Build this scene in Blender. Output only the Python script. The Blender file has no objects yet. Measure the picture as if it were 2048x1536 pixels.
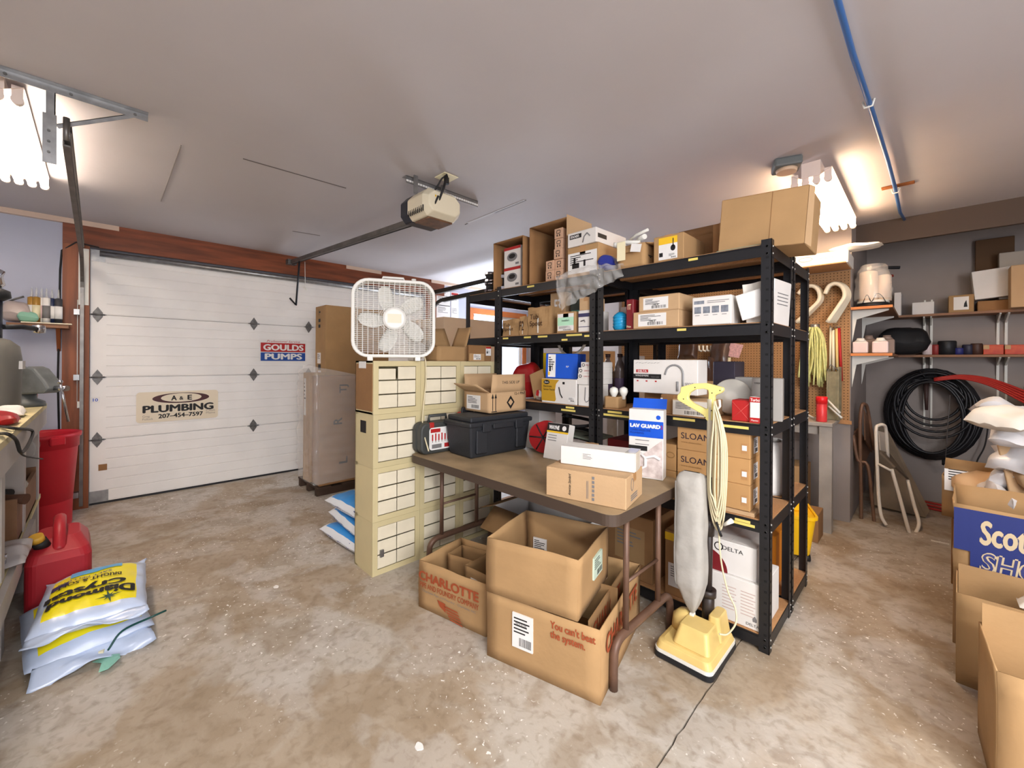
import bpy, bmesh, math, random
from math import sin, cos, pi, radians as R, sqrt, hypot
from mathutils import Vector, Matrix, noise
random.seed(7)
S = bpy.context.scene
COL = S.collection
# ---------------- camera ----------------
FPX, PX0, PY0, CAMZ, ROLL = 826.0, 1024.0, 722.0, 1.40, R(0.35)
fw = Vector((-1, 1, 0)).normalized(); rt = Vector((1, 1, 0)).normalized(); up = Vector((0, 0, 1))
cx_ = rt*cos(ROLL) + up*sin(ROLL); cy_ = up*cos(ROLL) - rt*sin(ROLL)
cam = bpy.data.cameras.new('camera'); cam_o = bpy.data.objects.new('camera', cam); COL.objects.link(cam_o)
cam.sensor_width = 36; cam.lens = FPX/2048*36; cam.shift_y = -(768-PY0)/2048; cam.clip_start = .02
mw = Matrix((cx_, cy_, -fw)).transposed().to_4x4(); mw.translation = Vector((0, 0, CAMZ)); cam_o.matrix_world = mw
S.camera = cam_o
# ---------------- world, light, exposure ----------------
W = bpy.data.worlds.new('world'); S.world = W; W.use_nodes = True
bg = W.node_tree.nodes['Background']; bg.inputs[0].default_value = (.75, .85, 1, 1); bg.inputs[1].default_value = 2.5
S.view_settings.view_transform = 'Standard'; S.view_settings.look = 'None'; S.view_settings.gamma = 1
S.view_settings.exposure = 0.5; S.view_settings.use_curve_mapping = False
def area(name, loc, target, sx, sy, power, color):
    l = bpy.data.lights.new(name, 'AREA'); l.shape = 'RECTANGLE'; l.size = sx; l.size_y = sy; l.energy = power; l.color = color
    o = bpy.data.objects.new(name, l); COL.objects.link(o); o.location = loc
    o.rotation_euler = (Vector(target)-Vector(loc)).to_track_quat('-Z', 'Y').to_euler(); return o
TUBE_STRENGTH = 20
area('light_window_daylight', (-5.35, 5.15, 1.6), (-3.2, 3.2, 2.68), 1.3, 1.0, 120, (.78, .86, 1))
area('light_fill_bench', (0.9, -0.35, 2.5), (0.9, -0.2, 0), 1.2, .3, 54, (1, .98, .95))  # added fill from behind the camera, no fixture modelled there
area('light_fill_rear', (1.3, .9, 2.5), (1.1, 1.0, 0), .3, 1.2, 34, (1, .95, .9))  # second added fill out of view, kept weak to spare the alcove
area('light_fill_side', (2.3, -0.6, 1.7), (-2.5, 1.6, 1.2), 1.6, 1.3, 110, (.97, .97, 1))  # added side fill for fronts and ceiling, no actual window here
# ---------------- helpers ----------------
def PX(px, py, x=None, y=None, z=None):
    d = fw + cx_*((px-PX0)/FPX) - cy_*((py-PY0)/FPX); o = Vector((0, 0, CAMZ))
    if x is not None: t = (x-o.x)/d.x
    elif y is not None: t = (y-o.y)/d.y
    else: t = (z-o.z)/d.z
    return o + d*t
def C(r, g, b):
    f = lambda c: (c/255/12.92) if c/255 <= .04045 else ((c/255+.055)/1.055)**2.4
    return (f(r), f(g), f(b), 1)
MATS = {}
def mat(name, rgb, rough=.6, metal=0, var=0, vs=8, bump=0, bs=60, rnd=0, alpha=1, trans=0, emit=0, spec=.4, stretch=None, col2=None, coat=0):
    if name in MATS: return MATS[name]
    m = bpy.data.materials.new(name); m.use_nodes = True; MATS[name] = m
    nt = m.node_tree; N = nt.nodes; L = nt.links; b = N['Principled BSDF']
    b.inputs['Base Color'].default_value = C(*rgb); b.inputs['Roughness'].default_value = rough; b.inputs['Metallic'].default_value = metal
    b.inputs['Specular IOR Level'].default_value = spec; b.inputs['Alpha'].default_value = alpha
    b.inputs['Transmission Weight'].default_value = trans; b.inputs['Coat Weight'].default_value = coat
    if emit: b.inputs['Emission Color'].default_value = C(*rgb); b.inputs['Emission Strength'].default_value = emit
    if var or bump or rnd:
        tc = N.new('ShaderNodeTexCoord'); vec = tc.outputs['Object']
        if stretch:
            mp = N.new('ShaderNodeMapping'); mp.inputs['Scale'].default_value = stretch; L.new(vec, mp.inputs[0]); vec = mp.outputs[0]
        if var:
            n1 = N.new('ShaderNodeTexNoise'); n1.inputs['Scale'].default_value = vs; n1.inputs['Detail'].default_value = 5; L.new(vec, n1.inputs[0])
            rp = N.new('ShaderNodeMapRange'); rp.inputs[1].default_value = .35; rp.inputs[2].default_value = .65; L.new(n1.outputs[0], rp.inputs[0])
            mx = N.new('ShaderNodeMix'); mx.data_type = 'RGBA'; L.new(rp.outputs[0], mx.inputs[0])
            c = C(*rgb); c2 = C(*col2) if col2 else tuple(v*(1-var) for v in c[:3])+(1,)
            mx.inputs[6].default_value = c; mx.inputs[7].default_value = c2; src = mx.outputs[2]
        else:
            rg = N.new('ShaderNodeRGB'); rg.outputs[0].default_value = C(*rgb); src = rg.outputs[0]
        if rnd:
            oi = N.new('ShaderNodeObjectInfo'); mr = N.new('ShaderNodeMapRange'); mr.inputs[3].default_value = 1-rnd; mr.inputs[4].default_value = 1+rnd
            L.new(oi.outputs['Random'], mr.inputs[0]); hs = N.new('ShaderNodeHueSaturation'); L.new(mr.outputs[0], hs.inputs['Value']); L.new(src, hs.inputs['Color']); src = hs.outputs[0]
        L.new(src, b.inputs['Base Color'])
        if bump:
            n2 = N.new('ShaderNodeTexNoise'); n2.inputs['Scale'].default_value = bs; n2.inputs['Detail'].default_value = 3; L.new(vec, n2.inputs[0])
            bp = N.new('ShaderNodeBump'); bp.inputs['Strength'].default_value = bump; bp.inputs['Distance'].default_value = .01; L.new(n2.outputs[0], bp.inputs['Height']); L.new(bp.outputs[0], b.inputs['Normal'])
    return m
CB = mat('cardboard', (176, 140, 96), .85, var=.12, vs=5, bump=.15, bs=25, rnd=.1)
CB2 = mat('cardboard_dark', (150, 110, 70), .85, var=.15, vs=5, bump=.2, bs=20, rnd=.1)
CBP = mat('cardboard_pale', (196, 162, 122), .85, var=.1, vs=4, bump=.1)
CBI = mat('cardboard_inside', (152, 118, 78), .9, var=.1, vs=5)
TAPE = mat('packing_tape', (178, 134, 88), .3, coat=.2)
WHT = mat('white_paper', (232, 230, 226), .6, var=.05, vs=10)
WBOX = mat('white_box_card', (226, 222, 216), .55, var=.06, vs=6, bump=.1, bs=20)
BLK = mat('black_ink', (28, 26, 26), .6)
GRYI = mat('grey_ink', (120, 118, 118), .6)
RED = mat('red_ink', (176, 34, 34), .5)
BRWN = mat('brown_red_ink', (160, 74, 40), .7)
BLUE = mat('blue_print', (24, 82, 190), .4)
YEL = mat('yellow_print', (236, 190, 40), .5)
CREAM = mat('cream_label', (238, 228, 190), .6)
BSTEEL = mat('black_painted_steel', (26, 26, 29), .42, var=.25, vs=14, spec=.5)
GALV = mat('galvanised_steel', (160, 160, 160), .38, metal=.8, var=.25, vs=20)
CHROME = mat('chrome', (200, 200, 205), .15, metal=1)
RIVET = mat('bare_rivet', (190, 190, 185), .35, metal=.6)
WOODC = mat('particle_board', (186, 138, 92), .8, var=.2, vs=120)
WOOD = mat('stained_wood', (150, 84, 46), .5, var=.45, vs=3, stretch=(1, 6, .6), bump=.1)
PLAST = mat('black_plastic', (30, 31, 34), .5, bump=.1, bs=150)
WPL = mat('white_plastic', (228, 226, 216), .4)
CLEAR = mat('clear_plastic', (225, 222, 215), .22, alpha=.38, spec=.8)
class G:
    def __init__(s): s.v = []; s.f = []; s.m = []; s.sm = []
    def add(s, vs, fs, m=0, M=None, smooth=False):
        o = len(s.v)
        for v in vs:
            v = Vector(v); s.v.append(M @ v if M else v)
        for f in fs: s.f.append([i+o for i in f]); s.m.append(m); s.sm.append(smooth)
        return s
    def box(s, x0, y0, z0, x1, y1, z1, m=0, M=None):
        vs = [(x, y, z) for z in (z0, z1) for y in (y0, y1) for x in (x0, x1)]
        return s.add(vs, [(0, 2, 3, 1), (4, 5, 7, 6), (0, 1, 5, 4), (2, 6, 7, 3), (0, 4, 6, 2), (1, 3, 7, 5)], m, M)
    def prism(s, poly, z0, z1, m=0, M=None, smooth=False):
        n = len(poly); vs = [(x, y, z0) for x, y in poly]+[(x, y, z1) for x, y in poly]
        s.add(vs, [tuple(range(n))[::-1], tuple(range(n, 2*n))], m, M)
        o = len(s.v)-2*n
        for i in range(n):
            j = (i+1) % n; s.f.append([o+i, o+j, o+n+j, o+n+i]); s.m.append(m); s.sm.append(smooth)
        return s
    def ring(s, outer, inner, z0, z1, m=0, M=None):
        n = len(outer); vs = [(x, y, z) for z in (z0, z1) for p in (outer, inner) for x, y in p]; fs = []
        for i in range(n):
            j = (i+1) % n
            fs += [(i, j, 2*n+j, 2*n+i), (n+j, n+i, 3*n+i, 3*n+j), (2*n+i, 2*n+j, 3*n+j, 3*n+i), (j, i, n+i, n+j)]
        return s.add(vs, fs, m, M)
    def tube(s, pts, r, n=8, m=0, closed=False, M=None, cap=True):
        pts = [Vector(p) for p in pts]; k = len(pts); vs = []; fs = []
        rr = r if isinstance(r, (list, tuple)) else [r]*k
        prev = None
        for i, p in enumerate(pts):
            a = pts[(i-1) % k] if closed or i > 0 else p; b = pts[(i+1) % k] if closed or i < k-1 else p
            t = (b-a).normalized()
            if prev is None: u = t.orthogonal().normalized()
            else:
                u = prev - t*prev.dot(t); u = u.normalized() if u.length > 1e-6 else t.orthogonal().normalized()
            prev = u; w = t.cross(u)
            for j in range(n):
                an = 2*pi*j/n; vs.append(p+(u*cos(an)+w*sin(an))*rr[i])
        kk = k if closed else k-1
        for i in range(kk):
            for j in range(n):
                a = i*n+j; b = i*n+(j+1) % n; c = ((i+1) % k)*n+(j+1) % n; d = ((i+1) % k)*n+j
                fs.append((a, b, c, d))
        s.add(vs, fs, m, M, True)
        if cap and not closed: s.f += [[len(s.v)-len(vs)+j for j in range(n)][::-1], [len(s.v)-n+j for j in range(n)]]; s.m += [m, m]; s.sm += [False, False]
        return s
    def cyl(s, p0, p1, r, n=16, m=0, M=None): return s.tube([p0, p1], r, n, m, M=M)
    def lathe(s, prof, n=24, m=0, M=None, c=(0, 0)):
        vs = [(c[0]+r*cos(2*pi*j/n), c[1]+r*sin(2*pi*j/n), z) for r, z in prof for j in range(n)]; fs = []
        for i in range(len(prof)-1):
            for j in range(n): fs.append((i*n+j, i*n+(j+1) % n, (i+1)*n+(j+1) % n, (i+1)*n+j))
        s.add(vs, fs, m, M, True); o = len(s.v)-len(vs)
        s.f += [[o+j for j in range(n)][::-1], [len(s.v)-n+j for j in range(n)]]; s.m += [m, m]; s.sm += [False, False]
        return s
    def grid(s, fn, nu, nv, m=0, M=None, smooth=True, mf=None):
        vs = [fn(i/nu, j/nv) for j in range(nv+1) for i in range(nu+1)]; o = len(s.v); s.add(vs, [], m, M)
        for j in range(nv):
            for i in range(nu):
                a = o+j*(nu+1)+i; s.f.append([a, a+1, a+nu+2, a+nu+1]); s.m.append(mf((i+.5)/nu, (j+.5)/nv) if mf else m); s.sm.append(smooth)
        return s
    def build(s, name, mats, parent=None, bevel=0, solid=0, loc=None, seg=1, sub=0):
        me = bpy.data.meshes.new(name); me.from_pydata([tuple(v) for v in s.v], [], s.f)
        if not isinstance(mats, (list, tuple)): mats = [mats]
        for q in mats: me.materials.append(q)
        me.polygons.foreach_set('material_index', s.m); me.polygons.foreach_set('use_smooth', s.sm); me.update()
        o = bpy.data.objects.new(name, me); COL.objects.link(o)
        if parent: o.parent = parent
        if loc: o.location = loc
        if solid: md = o.modifiers.new('s', 'SOLIDIFY'); md.thickness = solid; md.offset = 0
        if sub: md = o.modifiers.new('u', 'SUBSURF'); md.levels = sub; md.render_levels = sub
        if bevel: md = o.modifiers.new('b', 'BEVEL'); md.width = bevel; md.segments = seg; md.limit_method = 'ANGLE'
        return o
def tagp(o, label=None, cat=None, group=None, kind=None):
    if label: o['label'] = label
    if cat: o['category'] = cat
    if group: o['group'] = group
    if kind: o['kind'] = kind
    return o
def thing(name, label, cat, loc=(0, 0, 0), rz=0, group=None, rx=0, ry=0):
    o = bpy.data.objects.new(name, None); COL.objects.link(o); o.empty_display_size = .05
    o.location = loc; o.rotation_euler = (R(rx), R(ry), R(rz)); return tagp(o, label, cat, group)
def dup(root, loc, rz=None, label=None, group=None):
    r = root.copy(); COL.objects.link(r); r.location = loc
    if rz is not None: r.rotation_euler.z = R(rz)
    if label: r['label'] = label
    if group: r['group'] = group
    for ch in list(root.children):
        c = ch.copy(); COL.objects.link(c); c.parent = r
        for g in list(ch.children):
            d = g.copy(); COL.objects.link(d); d.parent = c
    return r
def struct(name, g, mats, parent=None, **k):
    o = g.build(name, mats, parent, **k)
    if not parent: o['kind'] = 'structure'
    return o
DIM = {}
def fmx(root, face):
    w, d, h = DIM[root.name]
    if face == 'F': return Matrix(((1, 0, 0, 0), (0, 0, -1, 0), (0, 1, 0, 0), (0, 0, 0, 1)))
    if face == 'R': return Matrix(((0, 0, 1, w), (1, 0, 0, 0), (0, 1, 0, 0), (0, 0, 0, 1)))
    if face == 'L': return Matrix(((0, 0, -1, 0), (-1, 0, 0, d), (0, 1, 0, 0), (0, 0, 0, 1)))
    if face == 'T': return Matrix(((1, 0, 0, 0), (0, 1, 0, 0), (0, 0, 1, h), (0, 0, 0, 1)))
    return face
FONTC = {}
def textmesh(s, bold=0, shear=0):
    k = (s, bold, shear)
    if k not in FONTC:
        cu = bpy.data.curves.new('f', 'FONT'); cu.body = s; cu.shear = shear; cu.resolution_u = 3; cu.extrude = 0; cu.space_line = .9
        ob = bpy.data.objects.new('f', cu); me = bpy.data.meshes.new_from_object(ob)
        V = [v.co.copy() for v in me.vertices]; Fc = [tuple(p.vertices) for p in me.polygons]; vs = []; fs = []; b = bold*1.1
        for i, (dx, dy) in enumerate(((0, 0), (b, 0), (-b, 0), (0, b*.7), (0, -b*.7)) if bold > 0 else ((0, 0),)):   # heavier strokes from shifted copies
            o_ = len(vs); vs += [Vector((p.x+dx, p.y+dy, i*6e-5)) for p in V]; fs += [tuple(q+o_ for q in f) for f in Fc]
        FONTC[k] = (vs, fs)
        bpy.data.objects.remove(ob); bpy.data.meshes.remove(me); bpy.data.curves.remove(cu)
    return FONTC[k]
def write(root, face, s, u, v, w, h, m=None, rot=0, name='lettering', bold=.02, shear=0, n=.0016, proj=None):
    vs, fs = textmesh(s, bold, shear)
    x0 = min(p.x for p in vs); x1 = max(p.x for p in vs); y0 = min(p.y for p in vs); y1 = max(p.y for p in vs)
    tw, th = (h, w) if rot in (90, -90, 270) else (w, h)
    out = []
    for p in vs:
        a = ((p.x-x0)/(x1-x0)-.5)*tw; b = ((p.y-y0)/(y1-y0)-.5)*th
        c, s_ = cos(R(rot)), sin(R(rot)); q = Vector((u+w/2+a*c-b*s_, v+h/2+a*s_+b*c, n+p.z))
        if proj: q.z = proj(q.x, q.y)+n+p.z
        out.append(q)
    g = G().add(out, fs, 0, fmx(root, face) if isinstance(face, str) else face)
    return g.build(name, m or BLK, root)
def sticker(root, face, u, v, w, h, paper=None, ink=None, style='bar', name='sticker', seed=0, n=.0008):
    M = fmx(root, face) if isinstance(face, str) else face
    g = G().box(u, v, 0, u+w, v+h, n, 0, M); rr = random.Random(seed+int(w*1000)+int(h*3000))
    def bar(a, b, c, d, m=1): g.box(u+a*w, v+b*h, n, u+c*w, v+d*h, n+.0003, m, M)
    if 'bar' in style:
        x = .35
        while x < .9:
            k = rr.uniform(.008, .03); bar(x, .08, x+k, .32); x += k+rr.uniform(.01, .03)
    if 'lines' in style or 'bar' in style:
        y = .88
        while y > .42:
            bar(.08, y-.04, rr.uniform(.35, .9), y); y -= .1
    if 'pic' in style:
        bar(.15, .25, .4, .5); bar(.2, .5, .27, .75); bar(.55, .3, .62, .6)
    if 'head' in style: bar(0, .82, 1, 1, 2)
    return g.build(name, [paper or WHT, ink or BLK, RED], root)
def carton(name, label, cat, loc, w, d, h, rz=0, m=None, group=None, tape=True, open_=False, flaps=None, fl=None, t=.005, rx=0, ry=0, crumple=0, seed=0, inner=None, tapem=None):
    m = m or CB; root = thing(name, label, cat, loc, rz, group, rx, ry); DIM[root.name] = (w, d, h)
    if open_:
        g = G(); nse = seed*7.3
        def wob(P, k=1):
            return P + Vector((noise.noise(P*6+Vector((nse, 0, 0))), noise.noise(P*6+Vector((0, nse, 5))), noise.noise(P*5+Vector((9, nse, 0)))*.4))*crumple*k
        def slab(a, b, c, dd):
            a, b, c, dd = map(Vector, (a, b, c, dd))
            g.grid(lambda uu, vv: wob((a*(1-uu)+b*uu)*(1-vv)+(dd*(1-uu)+c*uu)*vv, vv), 8, 6)
        slab((0, 0, 0), (w, 0, 0), (w, 0, h), (0, 0, h)); slab((0, d, 0), (w, d, 0), (w, d, h), (0, d, h))
        slab((0, 0, 0), (0, d, 0), (0, d, h), (0, 0, h)); slab((w, 0, 0), (w, d, 0), (w, d, h), (w, 0, h))
        slab((0, 0, .003), (w, 0, .003), (w, d, .003), (0, d, .003))
        body = g.build('box_body', [m], root, solid=t)
        for k, a in (flaps or {}).items():
            f = fl or min(w, d)*.5; a = R(a); i = .006
            if k == 'F': P = [(i, 0, h), (w-i, 0, h), (w-i-.01, -f*sin(a), h+f*cos(a)), (i+.01, -f*sin(a), h+f*cos(a))]
            if k == 'B': P = [(i, d, h), (w-i, d, h), (w-i-.01, d+f*sin(a), h+f*cos(a)), (i+.01, d+f*sin(a), h+f*cos(a))]
            if k == 'L': P = [(0, i, h), (0, d-i, h), (-f*sin(a), d-i-.01, h+f*cos(a)), (-f*sin(a), i+.01, h+f*cos(a))]
            if k == 'R': P = [(w, i, h), (w, d-i, h), (w+f*sin(a), d-i-.01, h+f*cos(a)), (w+f*sin(a), i+.01, h+f*cos(a))]
            P = [Vector(p) for p in P]
            G().grid(lambda uu, vv: (P[0]*(1-uu)+P[1]*uu)*(1-vv)+(P[3]*(1-uu)+P[2]*uu)*vv + Vector((0, 0, -.02*vv*sin(pi*uu)*(crumple*50))), 6, 3).build('flap', m, root, solid=t)
    else:
        if crumple:
            g = G(); N_ = 9
            def face(a, b, c, dd):
                a, b, c, dd = map(Vector, (a, b, c, dd))
                def fn(uu, vv):
                    P = (a*(1-uu)+b*uu)*(1-vv)+(dd*(1-uu)+c*uu)*vv
                    return P+Vector((noise.noise(P*14+Vector((seed, 0, 0))), noise.noise(P*14+Vector((0, seed, 3))), noise.noise(P*14+Vector((7, seed, 1)))))*crumple*min(1, P.z/h*3)
                g.grid(fn, N_, N_, smooth=False)
            face((0, 0, 0), (w, 0, 0), (w, 0, h), (0, 0, h)); face((w, 0, 0), (w, d, 0), (w, d, h), (w, 0, h)); face((w, d, 0), (0, d, 0), (0, d, h), (w, d, h))
            face((0, d, 0), (0, 0, 0), (0, 0, h), (0, d, h)); face((0, 0, h), (w, 0, h), (w, d, h), (0, d, h)); face((0, 0, 0), (0, d, 0), (w, d, 0), (w, 0, 0))
            g.build('box_body', m, root)
        else:
            G().box(0, 0, 0, w, d, h).build('box_body', m, root, bevel=min(.003, h*.05))
            g = G()  # closing flaps meet in a seam on the top
            if w >= d: g.box(.002, .002, h, w-.002, d/2-.001, h+.0015).box(.002, d/2+.001, h, w-.002, d-.002, h+.0015)
            else: g.box(.002, .002, h, w/2-.001, d-.002, h+.0015).box(w/2+.001, .002, h, w-.002, d-.002, h+.0015)
            g.build('closing_flap', m, root)
        if tape:
            tw = min(.045, min(w, d)*.3); g = G(); hh = h+.0018
            if w >= d:
                g.box(-.0008, d/2-tw/2, hh, w+.0008, d/2+tw/2, hh+.0006); g.box(w, d/2-tw/2, h*.72, w+.0008, d/2+tw/2, hh); g.box(-.0008, d/2-tw/2, h*.72, 0, d/2+tw/2, hh)
            else:
                g.box(w/2-tw/2, -.0008, hh, w/2+tw/2, d+.0008, hh+.0006); g.box(w/2-tw/2, -.0008, h*.72, w/2+tw/2, 0, hh)
            g.build('tape', tapem or TAPE, root)
    return root
def fcart(name, label, cat, y, pxl, pxr, z0, h, d, pyref=700, **k):
    """front face in the plane y, standing at height z0; returns a carton with yaw 0"""
    a = PX(pxl, pyref, y=y); b = PX(pxr, pyref, y=y)
    return carton(name, label, cat, (a.x, y, z0), b.x-a.x, d, h, **k)
def zt(px, py, y): return PX(px, py, y=y).z
def rrect(w, h, r, n=6, cx=0, cy=0):
    out = []
    for (sx, sy, a0) in ((1, 1, 0), (-1, 1, 90), (-1, -1, 180), (1, -1, 270)):
        for i in range(n+1):
            a = R(a0+90*i/n); out.append((cx+sx*(w/2-r)+r*cos(a), cy+sy*(h/2-r)+r*sin(a)))
    return out
def arc(c, r, a0, a1, n, f=lambda x, y: (x, 0, y)):
    return [f(c[0]+r*cos(R(a0+(a1-a0)*i/n)), c[1]+r*sin(R(a0+(a1-a0)*i/n))) for i in range(n+1)]
# ---------------- setting ----------------
GX, CH, BY, PY = -5.57, 2.68, 6.0, 4.66   # garage wall, ceiling height, back wall, pegboard wall
def floor_mat():
    m = bpy.data.materials.new('stained_concrete'); m.use_nodes = True; nt = m.node_tree; N = nt.nodes; L = nt.links; b = N['Principled BSDF']
    tc = N.new('ShaderNodeTexCoord')
    def nz(sc, det=6, dist=0, off=0):
        mp = N.new('ShaderNodeMapping'); mp.inputs['Location'].default_value = (off, off*.7, 0); L.new(tc.outputs['Object'], mp.inputs[0])
        n = N.new('ShaderNodeTexNoise'); n.inputs['Scale'].default_value = sc; n.inputs['Detail'].default_value = det; n.inputs['Distortion'].default_value = dist; L.new(mp.outputs[0], n.inputs[0]); return n.outputs[0]
    def rng(s, a, b_): r = N.new('ShaderNodeMapRange'); r.inputs[1].default_value = a; r.inputs[2].default_value = b_; L.new(s, r.inputs[0]); return r.outputs[0]
    def mix(f, a, c, k=1.0):
        x = N.new('ShaderNodeMix'); x.data_type = 'RGBA'
        if k != 1: mm = N.new('ShaderNodeMath'); mm.operation = 'MULTIPLY'; mm.inputs[1].default_value = k; L.new(f, mm.inputs[0]); f = mm.outputs[0]
        L.new(f, x.inputs[0])
        for i, v in ((6, a), (7, c)):
            if isinstance(v, tuple): x.inputs[i].default_value = v
            else: L.new(v, x.inputs[i])
        return x.outputs[2]
    c = mix(rng(nz(1.3, 14, .5), .47, .53), C(184, 176, 164), C(160, 140, 114), .7)
    c = mix(rng(nz(4.5, 14, .6, 3), .47, .60), c, C(140, 120, 94), .5)
    c = mix(rng(nz(2.2, 14, .4, 9), .54, .58), c, C(192, 186, 178), .45)
    c = mix(rng(nz(26, 8, .5, 8), .50, .68), c, C(126, 108, 86), .4)
    c = mix(rng(nz(9, 10, 1, 5), .58, .7), c, C(120, 100, 80), .35)
    z = N.new('ShaderNodeMath'); z.operation = 'MULTIPLY'; L.new(rng(nz(1.5, 5, .3, 14), .44, .58), z.inputs[0]); L.new(rng(nz(48, 4, .4, 2), .65, .67), z.inputs[1])
    c = mix(z.outputs[0], c, C(240, 238, 232))
    L.new(c, b.inputs['Base Color']); L.new(rng(nz(3, 4), .2, .9), b.inputs['Roughness']); b.inputs['Roughness'].default_value = .5
    rr = N.new('ShaderNodeMapRange'); rr.inputs[3].default_value = .42; rr.inputs[4].default_value = .8; L.new(nz(2.1, 5, .5, 7), rr.inputs[0]); L.new(rr.outputs[0], b.inputs['Roughness'])
    bp = N.new('ShaderNodeBump'); bp.inputs['Strength'].default_value = .25; bp.inputs['Distance'].default_value = .01; L.new(nz(30, 8), bp.inputs['Height']); L.new(bp.outputs[0], b.inputs['Normal'])
    return m
FL = floor_mat(); XR, YF = 3.0, -1.0
g = G()
JX = -.65
jy = [YF-.1+(BY+.2-YF)*i/150 for i in range(151)]; jo = [.007*noise.noise(Vector((y*6, 0, 0)))+.004*noise.noise(Vector((y*25, 3, 0))) for y in jy]
for sgn, xo in ((-1, GX-.2), (1, XR+.1)):
    n_ = len(jy); vs = []
    for y, o_ in zip(jy, jo): e = JX+o_+sgn*(.0032+.002*noise.noise(Vector((y*14, 9, sgn)))); vs += [(e, y, 0), (xo, y, 0), (e, y, -.12)]
    for i in range(n_-1):
        a = 3*i; b = 3*i+3
    fs = []
    for i in range(n_-1):
        a = 3*i; b = 3*i+3; fs += [((a, a+1, b+1, b) if sgn > 0 else (a, b, b+1, a+1)), ((a, b, b+2, a+2) if sgn > 0 else (a, a+2, b+2, b))]
    g.add(vs, fs)
struct('floor', g, FL)
struct('floor.001', G().box(JX-.02, YF, -.13, JX+.02, BY, -.012), mat('joint_dirt', (60, 50, 42), .9)).name = 'trim_1'
CEIL = mat('ceiling_paint', (192, 186, 186), .75, var=.06, vs=1.2, bump=.12, bs=14)
struct('ceiling', G().box(GX-.2, YF-.1, CH, XR+.1, 5.0, CH+.1), CEIL)
struct('ceiling.001', G().box(GX-.2, 5.0, CH, -.5, BY+.1, CH+.1), CEIL)
struct('ceiling.002', G().box(-.5, 5.0, CH+.02, XR+.1, BY+.1, CH+.12), mat('alcove_ceiling_dim', (96, 80, 70), .8, var=.3, vs=3))  # dimness of the alcove ceiling put into its dark colour
struct('trim_2', G().box(-.5, 4.985, CH-.20, XR, 5.03, CH+.02), mat('alcove_light_stop', (84, 68, 56), .7))  # drop added to block light into the alcove, its dark look in the colour
# drywall seams and patches on the ceiling, as thin raised tape lines
def seam(a, b, w=.006, m=None, nm='trim_3'):
    A = PX(a[0], a[1], z=CH); B = PX(b[0], b[1], z=CH); d = (B-A).normalized(); n_ = Vector((-d.y, d.x, 0))*w
    struct(nm, G().add([A-n_, A+n_, B+n_, B-n_, A-n_-Vector((0, 0, .003)), A+n_-Vector((0, 0, .003)), B+n_-Vector((0, 0, .003)), B-n_-Vector((0, 0, .003))], [(4, 5, 6, 7), (0, 1, 5, 4), (2, 3, 7, 6), (1, 2, 6, 5), (3, 0, 4, 7)]), m or mat('seam_dark', (110, 102, 98), .8))  # seam colour is plain dark grey unless given
SEAML = mat('seam_light', (198, 194, 194), .7)
seam((486, 317), (692, 376), .005); seam((362, 290), (322, 402), .003, mat('seam_soft', (150, 142, 138), .8)); seam((585, 462), (640, 471), .005)
seam((935, 446), (1050, 400), .012, SEAML); seam((930, 449), (1052, 400), .003)
WALLM = mat('wall_paint_grey_blue', (184, 188, 204), .7, var=.05, vs=2, bump=.06, bs=30)
BWALL = mat('wall_paint_back', (152, 142, 136), .75, var=.12, vs=2.5, bump=.08, bs=25)
g = G(); T = GX-.15; D0, D1, DZ = -.06, 3.62, 2.42; W0, W1, WZ0, WZ1 = 4.6, 5.85, .95, 2.22
g.box(T, YF-.1, 0, GX, D0-.02, CH).box(T, D0-.02, DZ+.03, GX, D1+.02, CH).box(T, D1+.02, 0, GX, W0, CH).box(T, W0, 0, GX, W1, WZ0).box(T, W0, WZ1, GX, W1, CH).box(T, W1, 0, GX, BY+.1, CH)
struct('wall_left', g, WALLM)
struct('wall_back', G().box(GX-.1, BY, 0, XR, BY+.1, CH+.1), BWALL)
struct('wall_right', G().box(XR, YF-.1, 0, XR+.1, BY+.1, CH+.1), WALLM)
struct('wall_front', G().box(GX-.1, YF-.1, 0, XR+.1, YF, CH), WALLM)
g = G(); g.box(-2.75, PY, 0, -.46, PY+.08, CH).box(-.54, PY+.08, 0, -.46, BY, CH)
struct('wall_partition', g, BWALL)
# ---- pegboard sheet, holes drawn as dark dots for the shade inside them
PEG = mat('pegboard_hardboard', (170, 128, 84), .65, var=.15, vs=3)
peg = thing('pegboard', 'brown perforated pegboard sheet on the wall behind the black racks', 'pegboard', (-2.7, PY-.011, .893))
G().box(0, 0, 0, 2.235, .006, 1.324).build('hardboard_sheet', PEG, peg)
g = G()
for i in range(88):
    for j in range(52):
        x, z = .012+i*.0254, .012+j*.0254; r = .0042
        g.add([(x+r*cos(a*pi/3), -.0006, z+r*sin(a*pi/3)) for a in range(6)], [(0, 1, 2, 3, 4, 5)])
o = g.build('peg_hole', mat('hole_dark', (46, 26, 12), .9), peg); o['kind'] = 'stuff'
G().box(-.02, -.008, -.03, 2.25, .010, 0).build('edge_batten', WOODC, peg)
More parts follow.
